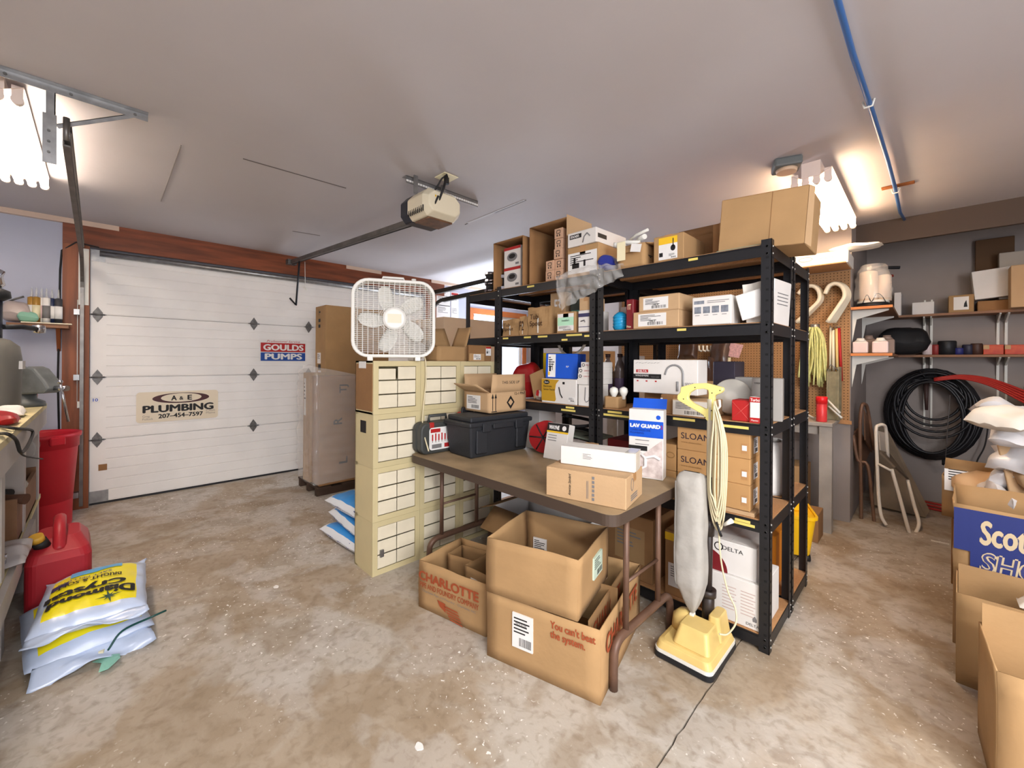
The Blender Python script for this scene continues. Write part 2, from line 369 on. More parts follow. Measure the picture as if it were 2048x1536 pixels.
# ---- window and door in the garage wall beyond the overhead door
WT = mat('window_trim_wood', (196, 112, 56), .5, var=.2, vs=4)
g = G(); tw = .09
g.box(0, 0, 0, .02, tw, 1, 0)
w1 = G().box(GX, W0-.1, WZ0-.1, GX+.02, W1+.1, WZ0).box(GX, W0-.1, WZ1, GX+.02, W1+.1, WZ1+.1).box(GX, W0-.1, WZ0, GX+.02, W0, WZ1).box(GX, W1, WZ0, GX+.02, W1+.1, WZ1)
wo = struct('window_1', w1, WT)
wf = G()
for (a, b) in ((W0, W0+.62), (W0+.62, W1)):
    wf.box(GX-.09, a, WZ0, GX-.03, a+.05, WZ1).box(GX-.09, b-.05, WZ0, GX-.03, b, WZ1).box(GX-.09, a, WZ0, GX-.03, b, WZ0+.05).box(GX-.09, a, WZ1-.05, GX-.03, b, WZ1)
wf.build('window_frame', WPL, wo)
G().box(GX-.065, W0+.03, WZ0+.03, GX-.06, W1-.03, WZ1-.03).build('pane', mat('window_glass', (240, 245, 255), .03, trans=1, spec=.5), wo)
# ---- overhead door: four ribbed sections
DW = mat('door_white_enamel', (240, 238, 234), .45, var=.06, vs=3, bump=.04, bs=12)
door = G(); SH = (DZ-.02)/4
dr = thing('door_1', 'white ribbed sectional overhead garage door', 'door', (GX-.04, D0, .02)); dr['kind'] = 'structure'; del dr['category']
for k in range(4):
    g = G(); z0 = k*SH+.002; z1 = (k+1)*SH-.002; n = 6; prof = [(0, z0)]
    hgt = (z1-z0)/n
    for i in range(n):
        a = z0+i*hgt; prof += [(-.0, a+.001), (-.004, a+.004), (.003 if False else 0, a+.012), (0, a+hgt-.002)]
    prof += [(0, z1)]
    L_ = D1-D0; vs = [(x, .11, z) for x, z in prof]+[(x, L_-.11, z) for x, z in prof]; m_ = len(prof)
    g.add(vs, [(i, m_+i, m_+i+1, i+1) for i in range(m_-1)])
    g.box(-.045, 0, z0, -.006, L_, z1)
    g.box(-.045, 0, z0, .002, .11, z1).box(-.045, L_-.11, z0, .002, L_, z1)
    g.build('door_panel', DW, dr)
G().box(-.04, 0, -.02, .0, D1-D0, 0).build('bottom_seal', PLAST, dr)
G().box(-.08, -.03, -.02, -.046, D1-D0+.03, DZ+.04).build('light_stop_back', DW, dr)  # unseen backing added to stop sky light leaking through the section gaps
g = G(); g.tube([(.035, .06, 4*SH-.015), (.035, D1-D0-.06, 4*SH-.015)], .028, 12).box(0, .0, 4*SH-.09, .006, .1, 4*SH+.015)
g.build('reinforcing_strut', GALV, dr, None)
HG = mat('hinge_steel', (120, 118, 116), .5, metal=.5, var=.4, vs=40)
def hinge(y, k):
    g = G(); z = k*SH
    g.prism([(0, -.075), (.035, -.02), (.035, .02), (0, .075), (-.035, .02), (-.035, -.02)], 0, .004, M=Matrix(((0, 0, 1, .003), (1, 0, 0, y), (0, 1, 0, z), (0, 0, 0, 1))))
    g.tube([(.012, y-.045, z), (.012, y+.05, z)], .008, 8); g.tube([(.012, y-.06, z), (.012, y+.06, z)], .004, 6)
    for s_ in (-.05, .05): g.tube([(.006, y, z+s_), (.010, y, z+s_)], .006, 6)
    g.build('hinge', HG, dr)
for px in (189, 509, 619):
    y = PX(px, 720, x=GX).y-D0
    for k in (1, 2, 3): hinge(max(y, .05), k)
g = G().box(.002, 0, 0, .006, .13, .11); g.build('corner_bracket', GALV, dr)
g = G().box(.002, .06, .30, .004, .12, .36); g.build('glue_patch', CB2, dr)
# jamb, header and moulding
y0 = PX(124, 720, x=GX).y
struct('trim_4', G().box(GX, y0, 0, GX+.03, D0-.005, DZ+.03), WOOD)
HD = mat('header_wood', (140, 74, 42), .5, var=.5, vs=2.5, stretch=(1, .8, 8), bump=.1)
struct('trim_5', G().box(GX, y0, DZ+.03, GX+.035, D1+.35, CH), HD)
struct('trim_6', G().box(GX, D1+.005, 0, GX+.03, D1+.2, DZ+.03), WOOD)
MLD = mat('moulding_pale', (214, 190, 170), .6)
def strip(n, ya, yb): struct(n, G().box(GX, ya, CH-.045, GX+.045, yb, CH), MLD)
strip('trim_7', YF, PX(238, 460, x=GX).y); strip('trim_8', PX(690, 545, x=GX).y, PX(760, 553, x=GX).y); strip('trim_9', PX(860, 560, x=GX).y, W0+.2)
# left white wooden batten by the track
G_ = G().box(GX+.03, PX(157, 600, x=GX).y, PX(157, 610, x=GX).z, GX+.045, D0-.01, DZ)
struct('trim_10', G_, WPL)
# ---------------- door hardware ----------------
ty = -.125
t = thing('door_track', 'galvanised vertical and curved track at the left edge of the garage door', 'track', (GX, ty, 0))
def chan(pts, w=.05, dpt=.025):
    """open C channel swept in the x-z plane"""
    g = G(); P = [Vector(p) for p in pts]
    sec = [(-w/2, 0), (-w/2, dpt), (-w/2+.008, dpt), (-w/2+.008, .004), (w/2-.008, .004), (w/2-.008, dpt), (w/2, dpt), (w/2, 0)]
    n = len(sec); vs = []
    for i, p in enumerate(P):
        a = P[max(0, i-1)]; b = P[min(len(P)-1, i+1)]; tt = (b-a).normalized(); nn = Vector((tt.z, 0, -tt.x))
        for u, v in sec: vs.append(p+nn*u+Vector((0, v, 0)))
    fs = [(i*n+j, i*n+(j+1) % n, (i+1)*n+(j+1) % n, (i+1)*n+j) for i in range(len(P)-1) for j in range(n)]+[tuple(range(n))[::-1], tuple((len(P)-1)*n+j for j in range(n))]
    return g.add(vs, fs)
GD = mat('track_steel', (120, 116, 112), .4, metal=.7, var=.3, vs=10)
cur = [(.07, 0, .04), (.07, 0, 2.0)]+[(.07+.32*(1-cos(R(a))), 0, 2.0+.32*sin(R(a))) for a in range(10, 91, 10)]
chan(cur).build('curved_track', GD, t)
xe = -2.86-GX
chan([(.39, 0, 2.32), (xe, 0, 2.42)]).build('lower_rail', GD, t)
chan([(.12, 0, 2.44), (.25, 0, 2.45), (xe-.12, 0, 2.53)]).build('upper_rail', GD, t)
g = G()
for z in (.12, .6, 1.2, 1.8): g.box(.01, -.04, z, .09, -.003, z+.05)
g.build('wall_bracket', GALV, t)
G().tube([(xe, .012, 2.42), (xe, .012, 2.53)], .012, 8).build('end_bracket', GD, t)
# hanger frame of slotted angle at the end of the tracks
def angle_bar(a, b, w=.03, tck=.003, side=None):
    a = Vector(a); b = Vector(b); d = (b-a).normalized(); s1 = Vector(side or (1, 0, 0)); s1 = (s1-d*s1.dot(d)).normalized(); s2 = d.cross(s1)
    g = G()
    for (p, q) in ((s1, s2), (s2, s1)):
        vs = []
        for e in (a, b): vs += [e, e+p*w, e+p*w+q*tck, e+q*tck]
        g.add(vs, [(0, 1, 2, 3), (7, 6, 5, 4), (0, 4, 5, 1), (1, 5, 6, 2), (2, 6, 7, 3), (3, 7, 4, 0)])
    return g
A = PX(295, 235, z=CH); B = PX(0, 130, z=CH); hx = GX+xe
t = thing('track_hanger', 'galvanised slotted angle frame hanging from the ceiling at the track end', 'bracket', (0, 0, 0))
x_ = (A.x+B.x)/2
angle_bar((x_, A.y, CH-.001), (x_, -.42, CH-.001), .035, side=(0, 0, -1)).build('ceiling_angle', GALV, t)
zt_ = 2.33
angle_bar((x_, -.15, CH), (x_+.0, -.15, zt_), .03, side=(0, -1, 0)).build('drop_angle', GALV, t)
angle_bar((x_, -.15, 2.50), (x_, A.y-.05, CH-.01), .02, side=(0, 0, -1)).build('diagonal_brace', GALV, t)
G().box(x_-.0, -.19, zt_-.02, x_+.004, -.145, 2.54).build('track_plate', GALV, t)
g = G()
for y in (A.y-.05, -.1, -.3): g.tube([(x_-.01, y, CH-.02), (x_+.008, y, CH-.02)], .007, 6)
for z in (2.36, 2.41, 2.46): g.tube([(x_-.008, -.17, z), (x_+.01, -.17, z)], .006, 6)
g.build('bolt', HG, t)
# right hand track
yr = D1+.05
t = thing('door_track', 'dark horizontal door track running out beside the top of the box fan', 'track', (GX, yr, 0))
chan(cur).build('curved_track', mat('dark_rail', (58, 54, 46), .5, metal=.4, var=.3, vs=10), t)
M_ = MATS['dark_rail']
chan([(.39, 0, 2.32), (2.55, 0, 2.36)], .06, .05).build('lower_rail', M_, t)
chan([(.12, 0, 2.46), (2.55, 0, 2.50)], .06, .05).build('upper_rail', M_, t)
G().box(2.5, .01, 2.36, 2.53, .03, CH).build('drop_hanger', GALV, t)
# ---------------- garage door opener ----------------
OY = 1.66
hd = PX(862, 420, y=OY); ox = hd.x
t = thing('garage_door_opener', 'cream and dark garage door opener motor hung from the ceiling', 'opener', (ox, OY, hd.z), 0)
CRM = mat('cream_plastic', (214, 204, 178), .45)
DKP = mat('dark_navy_plastic', (34, 36, 46), .4)
g = G(); hw, hh = .15, .095
sec = [(-hw, -.05), (-hw+.04, -hh), (hw-.04, -hh), (hw, -.05), (hw, .04), (hw-.05, hh), (-hw+.05, hh), (-hw, .04)]
def loft(g, secs, m=0):
    n = len(secs[0][1]); vs = [(x, y, z) for x, s_ in secs for y, z in s_]
    fs = [(i*n+j, i*n+(j+1) % n, (i+1)*n+(j+1) % n, (i+1)*n+j) for i in range(len(secs)-1) for j in range(n)]+[tuple(range(n))[::-1], tuple((len(secs)-1)*n+j for j in range(n))]
    return g.add(vs, fs, m)
loft(G(), [(-.18, [(y*.8, z*.8) for y, z in sec]), (-.16, sec), (-.07, sec)]).build('rear_housing', DKP, t, bevel=.006)
loft(G(), [(-.07, sec), (.12, sec), (.17, [(y*.85, z*.7) for y, z in sec])]).build('front_housing', CRM, t, bevel=.008, seg=2)
g = G()
for i in range(9): g.box(-.05+i*.022, -hw-.0015, -.075+.0, -.044+i*.022, -hw+.004, -.035)
for i in range(9):
    g.box(.05-.0+i*.0, -hw, 0, .05, -hw, 0) if False else None
g.build('vent_slot', BLK, t)
G().box(-.05, -.1, -hh-.012, .12, .1, -hh).build('lamp_lens', mat('brown_lens', (120, 86, 62), .4, var=.5, vs=20), t, bevel=.004)
G().box(-.02, -.13, hh-.01, -.012, -.10, CH-hd.z).box(-.02, .10, hh-.01, -.012, .13, CH-hd.z).build('hanger_strap', GALV, t)
g = G().tube([(.12, -.07, .06), (.16, -.06, .10), (.17, -.03, .16), (.19, 0, CH-hd.z-.02)], .006, 6)
g.tube([(.16, -.05, .0), (.185, -.03, .08), (.19, 0, CH-hd.z-.03)], .008, 6); g.build('power_cord', BLK, t)
g = G()
for i in range(4): g.tube([(.12+i*.014, -.12+i*.012, .0-.01*i), (.14+i*.014, -.10+i*.012, .05-.006*i)], .007, 6, i % 2)
g.build('cable_tie', [YEL, BLK], t)
rx = GX+.12
for nm, lo in (('garage_opener_rail', 0),):
    r_ = thing(nm, 'long dark steel opener rail from the motor to the header', 'rail', (0, 0, 0))
    za = hd.z-.03; zb = PX(590, 528, y=OY+.06).z
    g = G(); a = Vector((ox-.18, OY, za)); b = Vector((rx, OY, zb)); 
    for (o1, o2, dz) in ((-.022, .022, 0), ):
        vs = []
        for e in (a, b): vs += [e+Vector((0, -.022, -.02)), e+Vector((0, .022, -.02)), e+Vector((0, .022, .02)), e+Vector((0, -.022, .02))]
        g.add(vs, [(0, 1, 2, 3), (7, 6, 5, 4), (0, 4, 5, 1), (1, 5, 6, 2), (2, 6, 7, 3), (3, 7, 4, 0)])
    g.build('rail_beam', GD, r_)
    G().tube([a+Vector((0, 0, -.03)), b+Vector((0, 0, -.03))], .004, 6).build('chain', BLK, r_)
    g = G().box(rx-.10, OY-.05, zb-.03, rx, OY+.05, zb+.03); g.build('header_bracket', HG, r_)
    G().tube([(rx+.25, OY, zb-.03), (rx+.14, OY, 2.05), (rx+.02, OY-.03, 2.14)], .012, 6).build('door_arm', PLAST, r_)
    G().tube([(rx+.25, OY+.06, zb-.03), (rx+.25, OY+.065, zb-.33)], .003, 6).tube([(rx+.25, OY+.04, zb-.33), (rx+.25, OY+.09, zb-.36)], .008, 6).build('release_cord', WPL, r_)
# perforated angle and outlet on the ceiling by the motor
a = PX(812, 350, z=CH); b = PX(966, 398, z=CH)
t = thing('perforated_angle', 'perforated steel angle screwed to the ceiling above the opener motor', 'bracket', (0, 0, 0))
g = angle_bar((a.x, a.y, CH), (a.x, b.y, CH), .05, side=(0, 0, -1)); g.build('steel_angle', GALV, t)
g = G()
for i in range(30):
    y = a.y+(b.y-a.y)*(i+.5)/30; g.box(a.x-.001+.0, y-.008, CH-.04, a.x+.0045, y+.008, CH-.028); 
g.build('slot_hole', WHT, t)
p = PX(893, 354, z=CH)
t = thing('ceiling_outlet', 'square ivory outlet plate on the ceiling with a black plug', 'outlet', (p.x, p.y, CH))
G().box(-.06, -.06, -.006, .06, .06, 0).build('cover_plate', CREAM, t, bevel=.003); G().tube([(0, 0, -.005), (0, 0, -.05)], .018, 10).build('plug', BLK, t)
# ---------------- fluorescent fixtures ----------------
TUBEM = mat('lit_tube', (255, 242, 226), .3, emit=TUBE_STRENGTH); FIXW = mat('fixture_enamel', (226, 208, 196), .4)
def fixture(label, x0, y0, rz, L_=1.25, lit=4, TM=None, dz=0):
    t = thing('fluorescent_fixture', label, 'ceiling light', (x0, y0, CH-dz), rz, 'four-tube fluorescent ceiling lights')
    g = G().box(0, -.05, -.055, L_, .05, dz)
    g.add([(0, -.05, -.055), (L_, -.05, -.055), (L_, -.108, -.02), (0, -.108, -.02), (0, .05, -.055), (L_, .05, -.055), (L_, .108, -.02), (0, .108, -.02)], [(0, 1, 2, 3), (4, 7, 6, 5)])
    g.build('housing', FIXW, t)
    for i in range(lit):
        y = -.087+i*.058; z = -.085
        G().tube([(.03, y, z), (L_-.03, y, z)], .018, 12).build('tube', TM or TUBEM, t)
        for x in (.0, L_-.03): G().tube([(x, y, z-.0), (x+.03, y, z)], .021, 12).box(x+.005, y-.018, z, x+.022, y+.018, -.02).build('lamp_holder', FIXW, t)
    return t
fixture('bright fluorescent fixture over the workbench at the upper left', -4.37, -.36, 0, 1.4)
fixture('bright fluorescent fixture beside the big carton on the right', -.52, 3.2, 90, 1.3, TM=mat('lit_tube_warm', (255, 226, 190), .3, emit=TUBE_STRENGTH), dz=.04)
# blue pipe and its straps, smoke alarm, boards on the ceiling
pts = [(1675, 0), (1706, 110), (1741, 213), (1775, 320), (1790, 375), (1800, 425), (1815, 450)]
t = thing('blue_ceiling_pipe', 'blue plastic water pipe strapped along the ceiling at right', 'pipe', (0, 0, 0))
P = [PX(a, b, z=CH-.02) for a, b in pts]; P = [P[0]+(P[0]-P[1])*1.2]+P
G().tube(P, .011, 10).build('pipe_run', mat('blue_pex', (58, 100, 156), .35), t)
for i, (a, b) in enumerate(((1737, 208), (1791, 382), (1812, 470))):
    q = PX(a, b, z=CH-.02); G().tube([q+Vector((-.022, 0, .018)), q+Vector((-.014, 0, -.014)), q+Vector((.014, 0, -.014)), q+Vector((.022, 0, .018))], .005, 6).build('pipe_clip', WPL, t)
for i, (a, b, lb) in enumerate((((1762, 376), (1830, 364), 'short brown board on the ceiling under the blue pipe'), ((1790, 462), (1850, 450), 'dim brown board on the ceiling at the end of the blue pipe'))):
    A = PX(*a, z=CH); B = PX(*b, z=CH); t = G().box(min(A.x, B.x), (A.y+B.y)/2-.03, CH-.008, max(A.x, B.x), (A.y+B.y)/2+.03, CH)
    tagp(t.build('ceiling_board', mat('board_brown', (150, 88, 40), .6), bevel=.004), lb, 'board')
p = PX(1573, 322, z=CH)
t = thing('utility_box', 'grey square electrical box with a cream cover on the ceiling', 'box', (p.x, p.y, CH), 20)
G().box(-.075, -.075, -.055, .075, .075, 0).build('box_body', mat('grey_box', (96, 100, 98), .6), t, bevel=.012, seg=2)
G().lathe([(.055, -.075), (.06, -.055)], 20).build('cover', mat('aged_cream', (206, 176, 146), .5), t)
# ---------------- signs on the garage door ----------------
SX = GX-.036
def wallthing(name, label, cat, px, py, x=SX):
    p = PX(px, py, x=x); return thing(name, label, cat, (x, p.y, p.z), 90), p
def wsize(pa, pb, x=SX): a = PX(*pa, x=x); b = PX(*pb, x=x); return abs(b.y-a.y), abs(b.z-a.z)
t, p = wallthing('door_sign', 'cream magnetic plumbing sign with black letters and a dark oval swoosh', 'sign', 272, 847)
w, h = wsize((272, 847), (436, 785)); DIM[t.name] = (w, .002, h); w = PX(436, 800, x=SX).y-p.y
h = .31
g = G().prism(rrect(w, h, .03, cx=w/2, cy=h/2), 0, .002, M=fmx(t, 'F')); g.build('sign_panel', mat('sign_cream', (226, 214, 190), .5), t)
F = fmx(t, 'F')
el = lambda cx, cy, a, b, n=40: [(cx+a*cos(2*pi*i/n), cy+b*sin(2*pi*i/n)) for i in range(n)]
G().ring(el(w*.53, h*.77, w*.35, h*.175), el(w*.53, h*.782, w*.25, h*.148), .002, .003, M=F).build('oval_swoosh', mat('maroon_ink', (70, 26, 30), .5), t)
write(t, 'F', 'A', w*.40, h*.69, w*.07, h*.17, bold=.04, n=.004); write(t, 'F', '&', w*.50, h*.70, w*.05, h*.12, bold=.03, n=.004); write(t, 'F', 'E', w*.60, h*.69, w*.06, h*.17, bold=.04, n=.004)
write(t, 'F', 'PLUMBING', w*.07, h*.31, w*.87, h*.25, bold=.045, n=.004)
write(t, 'F', '207\u2013454\u20137597', w*.25, h*.11, w*.55, h*.15, bold=.035, n=.004)
gi = mat('faint_ink', (150, 138, 126), .6)
write(t, 'F', 'Greg\nPollock', w*.07, h*.08, w*.12, h*.16, gi, n=.003, bold=.0); write(t, 'F', 'Calais\nMaine', w*.84, h*.16, w*.12, h*.16, gi, n=.003, bold=0)
t, p = wallthing('door_sign', 'white sign with red and blue bands on the garage door', 'sign', 518, 723)
w = PX(613, 700, x=SX).y-p.y; h = PX(518, 677, x=SX).z-p.z; DIM[t.name] = (w, .002, h); F = fmx(t, 'F')
G().box(0, 0, 0, w, h, .002, 0, F).build('sign_panel', WHT, t)
G().box(w*.03, h*.43, .002, w*.97, h*.83, .003, 0, F).build('red_band', RED, t); G().box(w*.03, h*.03, .002, w*.97, h*.40, .003, 0, F).build('blue_band', mat('deep_blue', (28, 72, 150), .5), t)
write(t, 'F', 'GOULDS', w*.08, h*.49, w*.85, h*.28, WHT, bold=.04, n=.0045); write(t, 'F', 'PUMPS', w*.11, h*.09, w*.79, h*.27, WHT, bold=.04, n=.0045)
write(t, 'F', 'Professional Service', w*.15, h*.86, w*.7, h*.09, RED, shear=.3, bold=0, n=.003)
t, p = wallthing('sticker', 'small blue and white sticker on the left stile of the garage door', 'sticker', 182, 806); DIM[t.name] = (.06, .001, .05)
G().box(0, 0, 0, .06, .055, .0015, 0, F).build('sticker_sheet', WHT, t); write(t, 'F', '10', .012, .012, .035, .03, BLUE, n=.003)
# papers on the wall beyond the door
wx = GX+.002
k = 0
for i, (a, b) in enumerate((((872, 636), (900, 612)), ((902, 637), (917, 614)), ((872, 610), (900, 583)), ((902, 612), (917, 586)))):
    lb = ['white notice sheet with grey text, lower left of four on the wall', 'narrow white notice with black corner, lower right of four on the wall', 'white notice sheet, upper left of four on the wall behind the fan', 'narrow notice with red heading, upper right of four on the wall'][i]
    p = PX(*a, x=wx); q = PX(*b, x=wx); t = thing('notice_sheet', lb, 'paper', (wx, p.y, p.z), 90, 'notices pinned to the wall behind the fan'); w = q.y-p.y; h = q.z-p.z; DIM[t.name] = (w, .001, h)
    G().box(0, 0, 0, w, h, .002, 0, fmx(t, 'F')).build('paper_sheet', WHT, t)
    sticker(t, 'F', w*.05, h*.05, w*.9, h*.9, WHT, GRYI, 'lines head' if i == 3 else 'lines', 'print', i, n=.0028)
# black cable by the jamb, tape measure rod, switch plate
y = PX(120, 600, x=GX).y
t = thing('wall_cable', 'black cable running down beside the wooden door jamb', 'cable')
G().tube([(GX+.04, y+.25, 2.45), (GX+.035, y+.1, 2.47), (GX+.02, y+.01, 2.38), (GX+.012, y, 2.2), (GX+.012, y-.01, 1.2), (GX+.012, y+.01, .2)], .007, 6).build('cable_run', BLK, t)
t, p = wallthing('light_switch', 'small white switch box on the wooden door jamb', 'switch', 154, 816, GX+.03)
G().box(0, 0, 0, .035, .06, .02, 0, F).build('switch_body', WPL, t, bevel=.003); G().tube([(.0, -.01, .06), (.0, -.01, 1.0)], .003, 6).build('thin_wire', WPL, t)
# ---------------- steel racks ----------------
LV = [.08, .634, 1.103, 1.597, 1.975]
YEL_L = mat('yellow_label_tape', (226, 206, 110), .6)
def rack(label, x0, y0, w=.93, d=.45, rz=0, top=1.995, plates=(), levels=LV):
    t = thing('steel_rack', label, 'shelf rack', (x0, y0, 0), rz, 'black steel racks in the middle of the room')
    for (x, y, sx, sy) in ((0, 0, 1, 1), (w, 0, -1, 1), (0, d, 1, -1), (w, d, -1, -1)):
        g = G(); a = .045; th = .0025
        g.box(min(x, x+sx*a), min(y, y+sy*th), 0, max(x, x+sx*a), max(y, y+sy*th), top)
        g.box(min(x, x+sx*th), min(y, y+sy*a), 0, max(x, x+sx*th), max(y, y+sy*a), top)
        p = g.build('post', BSTEEL, t)
        if y == 0 or x == w:
            h = G()
            for k in range(38):
                z = .03+k*.052
                if y == 0: h.box(x+sx*.012, -.0012, z, x+sx*.024, 0, z+.010, 0)
                if x == w: h.box(w, y+sy*.012, z, w+.0012, y+sy*.024, z+.010, 0)
            hh = h.build('slot_hole', mat('slot_dark', (8, 8, 9), .8), p); hh['kind'] = 'stuff'
            h = G()
            for z in levels:
                for dz in (-.015, -.05):
                    if z+dz > .01:
                        h.tube([(x+sx*.018, -.004, z+dz), (x+sx*.018, 0, z+dz)], .005, 6)
                        if x == w: h.tube([(w+.004, y+sy*.018, z+dz), (w, y+sy*.018, z+dz)], .005, 6)
            hh = h.build('rivet', RIVET, p); hh['kind'] = 'stuff'
    for i, z in enumerate(levels):
        for (a, b, c, e) in ((.034, .002, w-.034, .006), (.034, d-.006, w-.034, d-.002)):
            g = G().box(a-.03, b, z-.062, c+.03, e, z-.004); g.box(a-.03, min(b, .002) if b < .1 else d-.03, z-.012, c+.03, .03 if b < .1 else d-.002, z-.010)
            g.build('beam', BSTEEL, t)
        for xx in (.002, w-.006):
            G().box(xx, .03, z-.062, xx+.004, d-.03, z-.004).build('side_beam', BSTEEL, t)
        G().box(.006, .008, z-.010, w-.006, d-.008, z).build('shelf_deck', WOODC, t)
        G().box(.04, d/2-.015, z-.03, w-.04, d/2+.015, z-.012).build('deck_support', WOODC, t)
    for (lv, u, wd, dz) in plates:
        G().box(u, .0005, levels[lv]-.025-dz, u+wd, .002, levels[lv]-.012-dz).build('label_tape', YEL_L, t)
    return t
x1, x2, xe_ = -2.445, -1.495, -.52
RY = 2.27
rack('left front rack of the black steel racks, beside the cream drawer cabinets', x1, RY, .935, plates=((4, .33, .07, 0), (3, .07, .06, 0), (3, .30, .07, 0), (3, .44, .09, 0), (3, .70, .13, -.0), (3, .66, .05, .03), (3, .85, .05, .01), (2, .25, .07, .0), (2, .66, .12, .02), (2, .70, .07, .0)))
rack('right front rack of the black steel racks, behind the upright vacuum', x2, RY, .975, plates=((4, .58, .05, .0), (3, .52, .05, .0), (2, .08, .10, 0), (2, .05, .2, .02), (2, .50, .12, 0), (2, .74, .14, 0.01), (1, .80, .11, .02), (1, .82, .07, .005)))
rack('rear right rack of the black steel racks, back to back with the front one', x2, RY+.47, .975, .43)
rack('rear left rack of the black steel racks, seen through the front shelves', x1, RY+.47, .935, .43)
t = rack('short end rack of the black steel racks, standing side-on behind the cabinets', -2.46, RY+.03, 1.0, .42, 90, 1.99)
# ---------------- cream drawer cabinets ----------------
CRC = mat('cream_enamel', (208, 194, 150), .45, var=.06, vs=5, rnd=.04, bump=.03, bs=30)
CRD = mat('drawer_face', (234, 224, 198), .5, var=.08, vs=9, rnd=.05)
CW, CHH, CD = .352, .349, .262
def cabinet(open_first=False):
    t = thing('drawer_cabinet', 'x', 'cabinet', (0, 0, 0), 90)
    g = G(); fr = .035; w, h, d = CW-.002, CHH-.001, CD
    g.box(0, .012, 0, .012, d, h).box(w-.012, .012, 0, w, d, h).box(0, .012, 0, w, d, .012).box(0, .012, h-.012, w, d, h).box(0, d-.01, 0, w, d, h)
    g.box(0, 0, 0, fr, .012, h).box(w-fr, 0, 0, w, .012, h).box(fr, 0, 0, w-fr, .012, fr).box(fr, 0, h-fr, w-fr, .012, h)
    g.build('cabinet_shell', CRC, t)
    iw, ih = (w-2*fr), (h-2*fr)
    for i in range(2):
        for j in range(3):
            a = fr+i*iw/2+.003; b = fr+j*ih/3+.003; c = a+iw/2-.006; e = b+ih/3-.007
            if open_first and i == 0 and j == 2: e -= .012; c -= .012
            q = G().box(a, .003, b, c, .010, e).box(a, .003, b, c, .15, b+.003)
            q.build('drawer', CRD, t, bevel=.001)
    return t
base = cabinet(); CX = -2.51
rows = ['bottom', 'second lowest', 'third lowest', 'top']; cols = ['left column nearest the garage door', 'middle column', 'right column against the black rack']
for c in range(3):
    for r in range(4):
        o = base if (c, r) == (0, 0) else (cabinet(True) if (c, r) == (0, 3) else dup(base, (0, 0, 0)))
        o.location = (CX, 1.25+c*CW, r*CHH); o['label'] = f'cream six-drawer steel cabinet, {rows[r]} of the {cols[c]}'; o['group'] = 'stacked cream drawer cabinets'
        if (c, r) == (0, 3): G().box(-.0035, .012, .02, 0, CD-.012, CHH-.02).build('brown_side_panel', CB2, o); G().box(-.006, .1, CHH-.05, -.0035, .2, CHH-.005).build('torn_paper', WHT, o)
        if (c, r) == (0, 2): G().box(-.002, .10, CHH-.13, 0, .18, CHH-.05).build('black_square_mark', BLK, o)
base.data if False else G().box(.05, -.012, .115, .075, 0, .16).build('bent_label_clip', GALV, base)
# ---------------- box fan ----------------
fr_ = PX(787, 718, z=1.40)
t = thing('box_fan', 'white square box fan standing on top of the cream cabinets', 'fan', (-2.583, 1.435, CHH*4+.0), 63)
FW, FH = .55, .53; FWH = mat('fan_white', (232, 230, 222), .35)
Mx = Matrix(((1, 0, 0, 0), (0, 0, -1, 0), (0, 1, 0, .022+FH/2), (0, 0, 0, 1)))  # u,v,n with n towards the front
g = G().ring(rrect(FW, FH, .11), rrect(FW-.045, FH-.045, .09), -.06, .05, M=Mx); g.build('housing', FWH, t, bevel=.008, seg=2)
def inside(u, v, pad=.0):
    W2, H2, r = (FW-.05)/2-pad, (FH-.05)/2-pad, .088
    if abs(u) > W2 or abs(v) > H2: return False
    dx, dy = max(0, abs(u)-(W2-r)), max(0, abs(v)-(H2-r)); return hypot(dx, dy) <= r
def wires(z, rr):
    g = G()
    def span(val, horiz):
        s_ = [q/200*.3 for q in range(-200, 201)]; ok = [q for q in s_ if inside(*((q, val) if horiz else (val, q)))]
        return (min(ok), max(ok)) if ok else None
    for k in range(-19, 20):
        v = k*.0134; sp = span(v, True)
        if sp: g.tube([(sp[0]-.012, v, z), (sp[1]+.012, v, z)], rr, 4, cap=False, M=Mx)
    for k in range(-7, 8):
        u = k*.034
        for o_ in (0,):
            sp = span(u, False)
            if sp: g.tube([(u, sp[0]-.012, z+.003), (u, sp[1]+.012, z+.003)], rr*1.4, 4, cap=False, M=Mx)
    return g
o = wires(.044, .0017).build('front_grille', FWH, t); o = wires(-.052, .0012).build('rear_grille', FWH, t)
for k in range(5):
    a0 = 117+72*k
    def bl(uu, vv):
        r = .055+.178*vv; wd = .016+.036*sin(pi*min(1, .06+.80*vv)); wd *= (1-max(0, vv-.86)**2*30)
        s_ = (uu-.5)*2*wd; an = R(a0-10*vv); tw = (uu-.5)*.045+.0035*sin(vv*62)*.5
        return Vector((r*cos(an)-s_*sin(an), r*sin(an)+s_*cos(an), tw-.005))
    G().grid(bl, 6, 50, M=Mx).build('blade', FWH, t, solid=.003)
G().tube([(0, 0, -.05), (0, 0, .035)], .062, 28, M=Mx).build('hub', FWH, t)
g = G().lathe([(.078, 0), (.078, .006), (.06, .008)], 30, M=Mx @ Matrix.Translation((0, 0, .042)))
for rr in (.088, .1): g.tube([(rr*cos(2*pi*i/30), rr*sin(2*pi*i/30), .046) for i in range(30)], .0015, 4, closed=True, M=Mx)
g.build('grille_centre', FWH, t)
G().box(-.045, -.03, .050, .045, .03, .053, M=Mx).build('badge_plate', mat('badge_cream', (226, 218, 190), .4), t)
G().tube([(-.08, FH/2-.002, 0), (-.075, FH/2+.018, 0), (.06, FH/2+.018, 0), (.065, FH/2-.002, 0)], .008, 8, M=Mx).build('carry_handle', FWH, t)
G().tube([(.13, FH/2, 0), (.13, FH/2+.018, 0)], .016, 14, M=Mx).build('speed_knob', FWH, t)
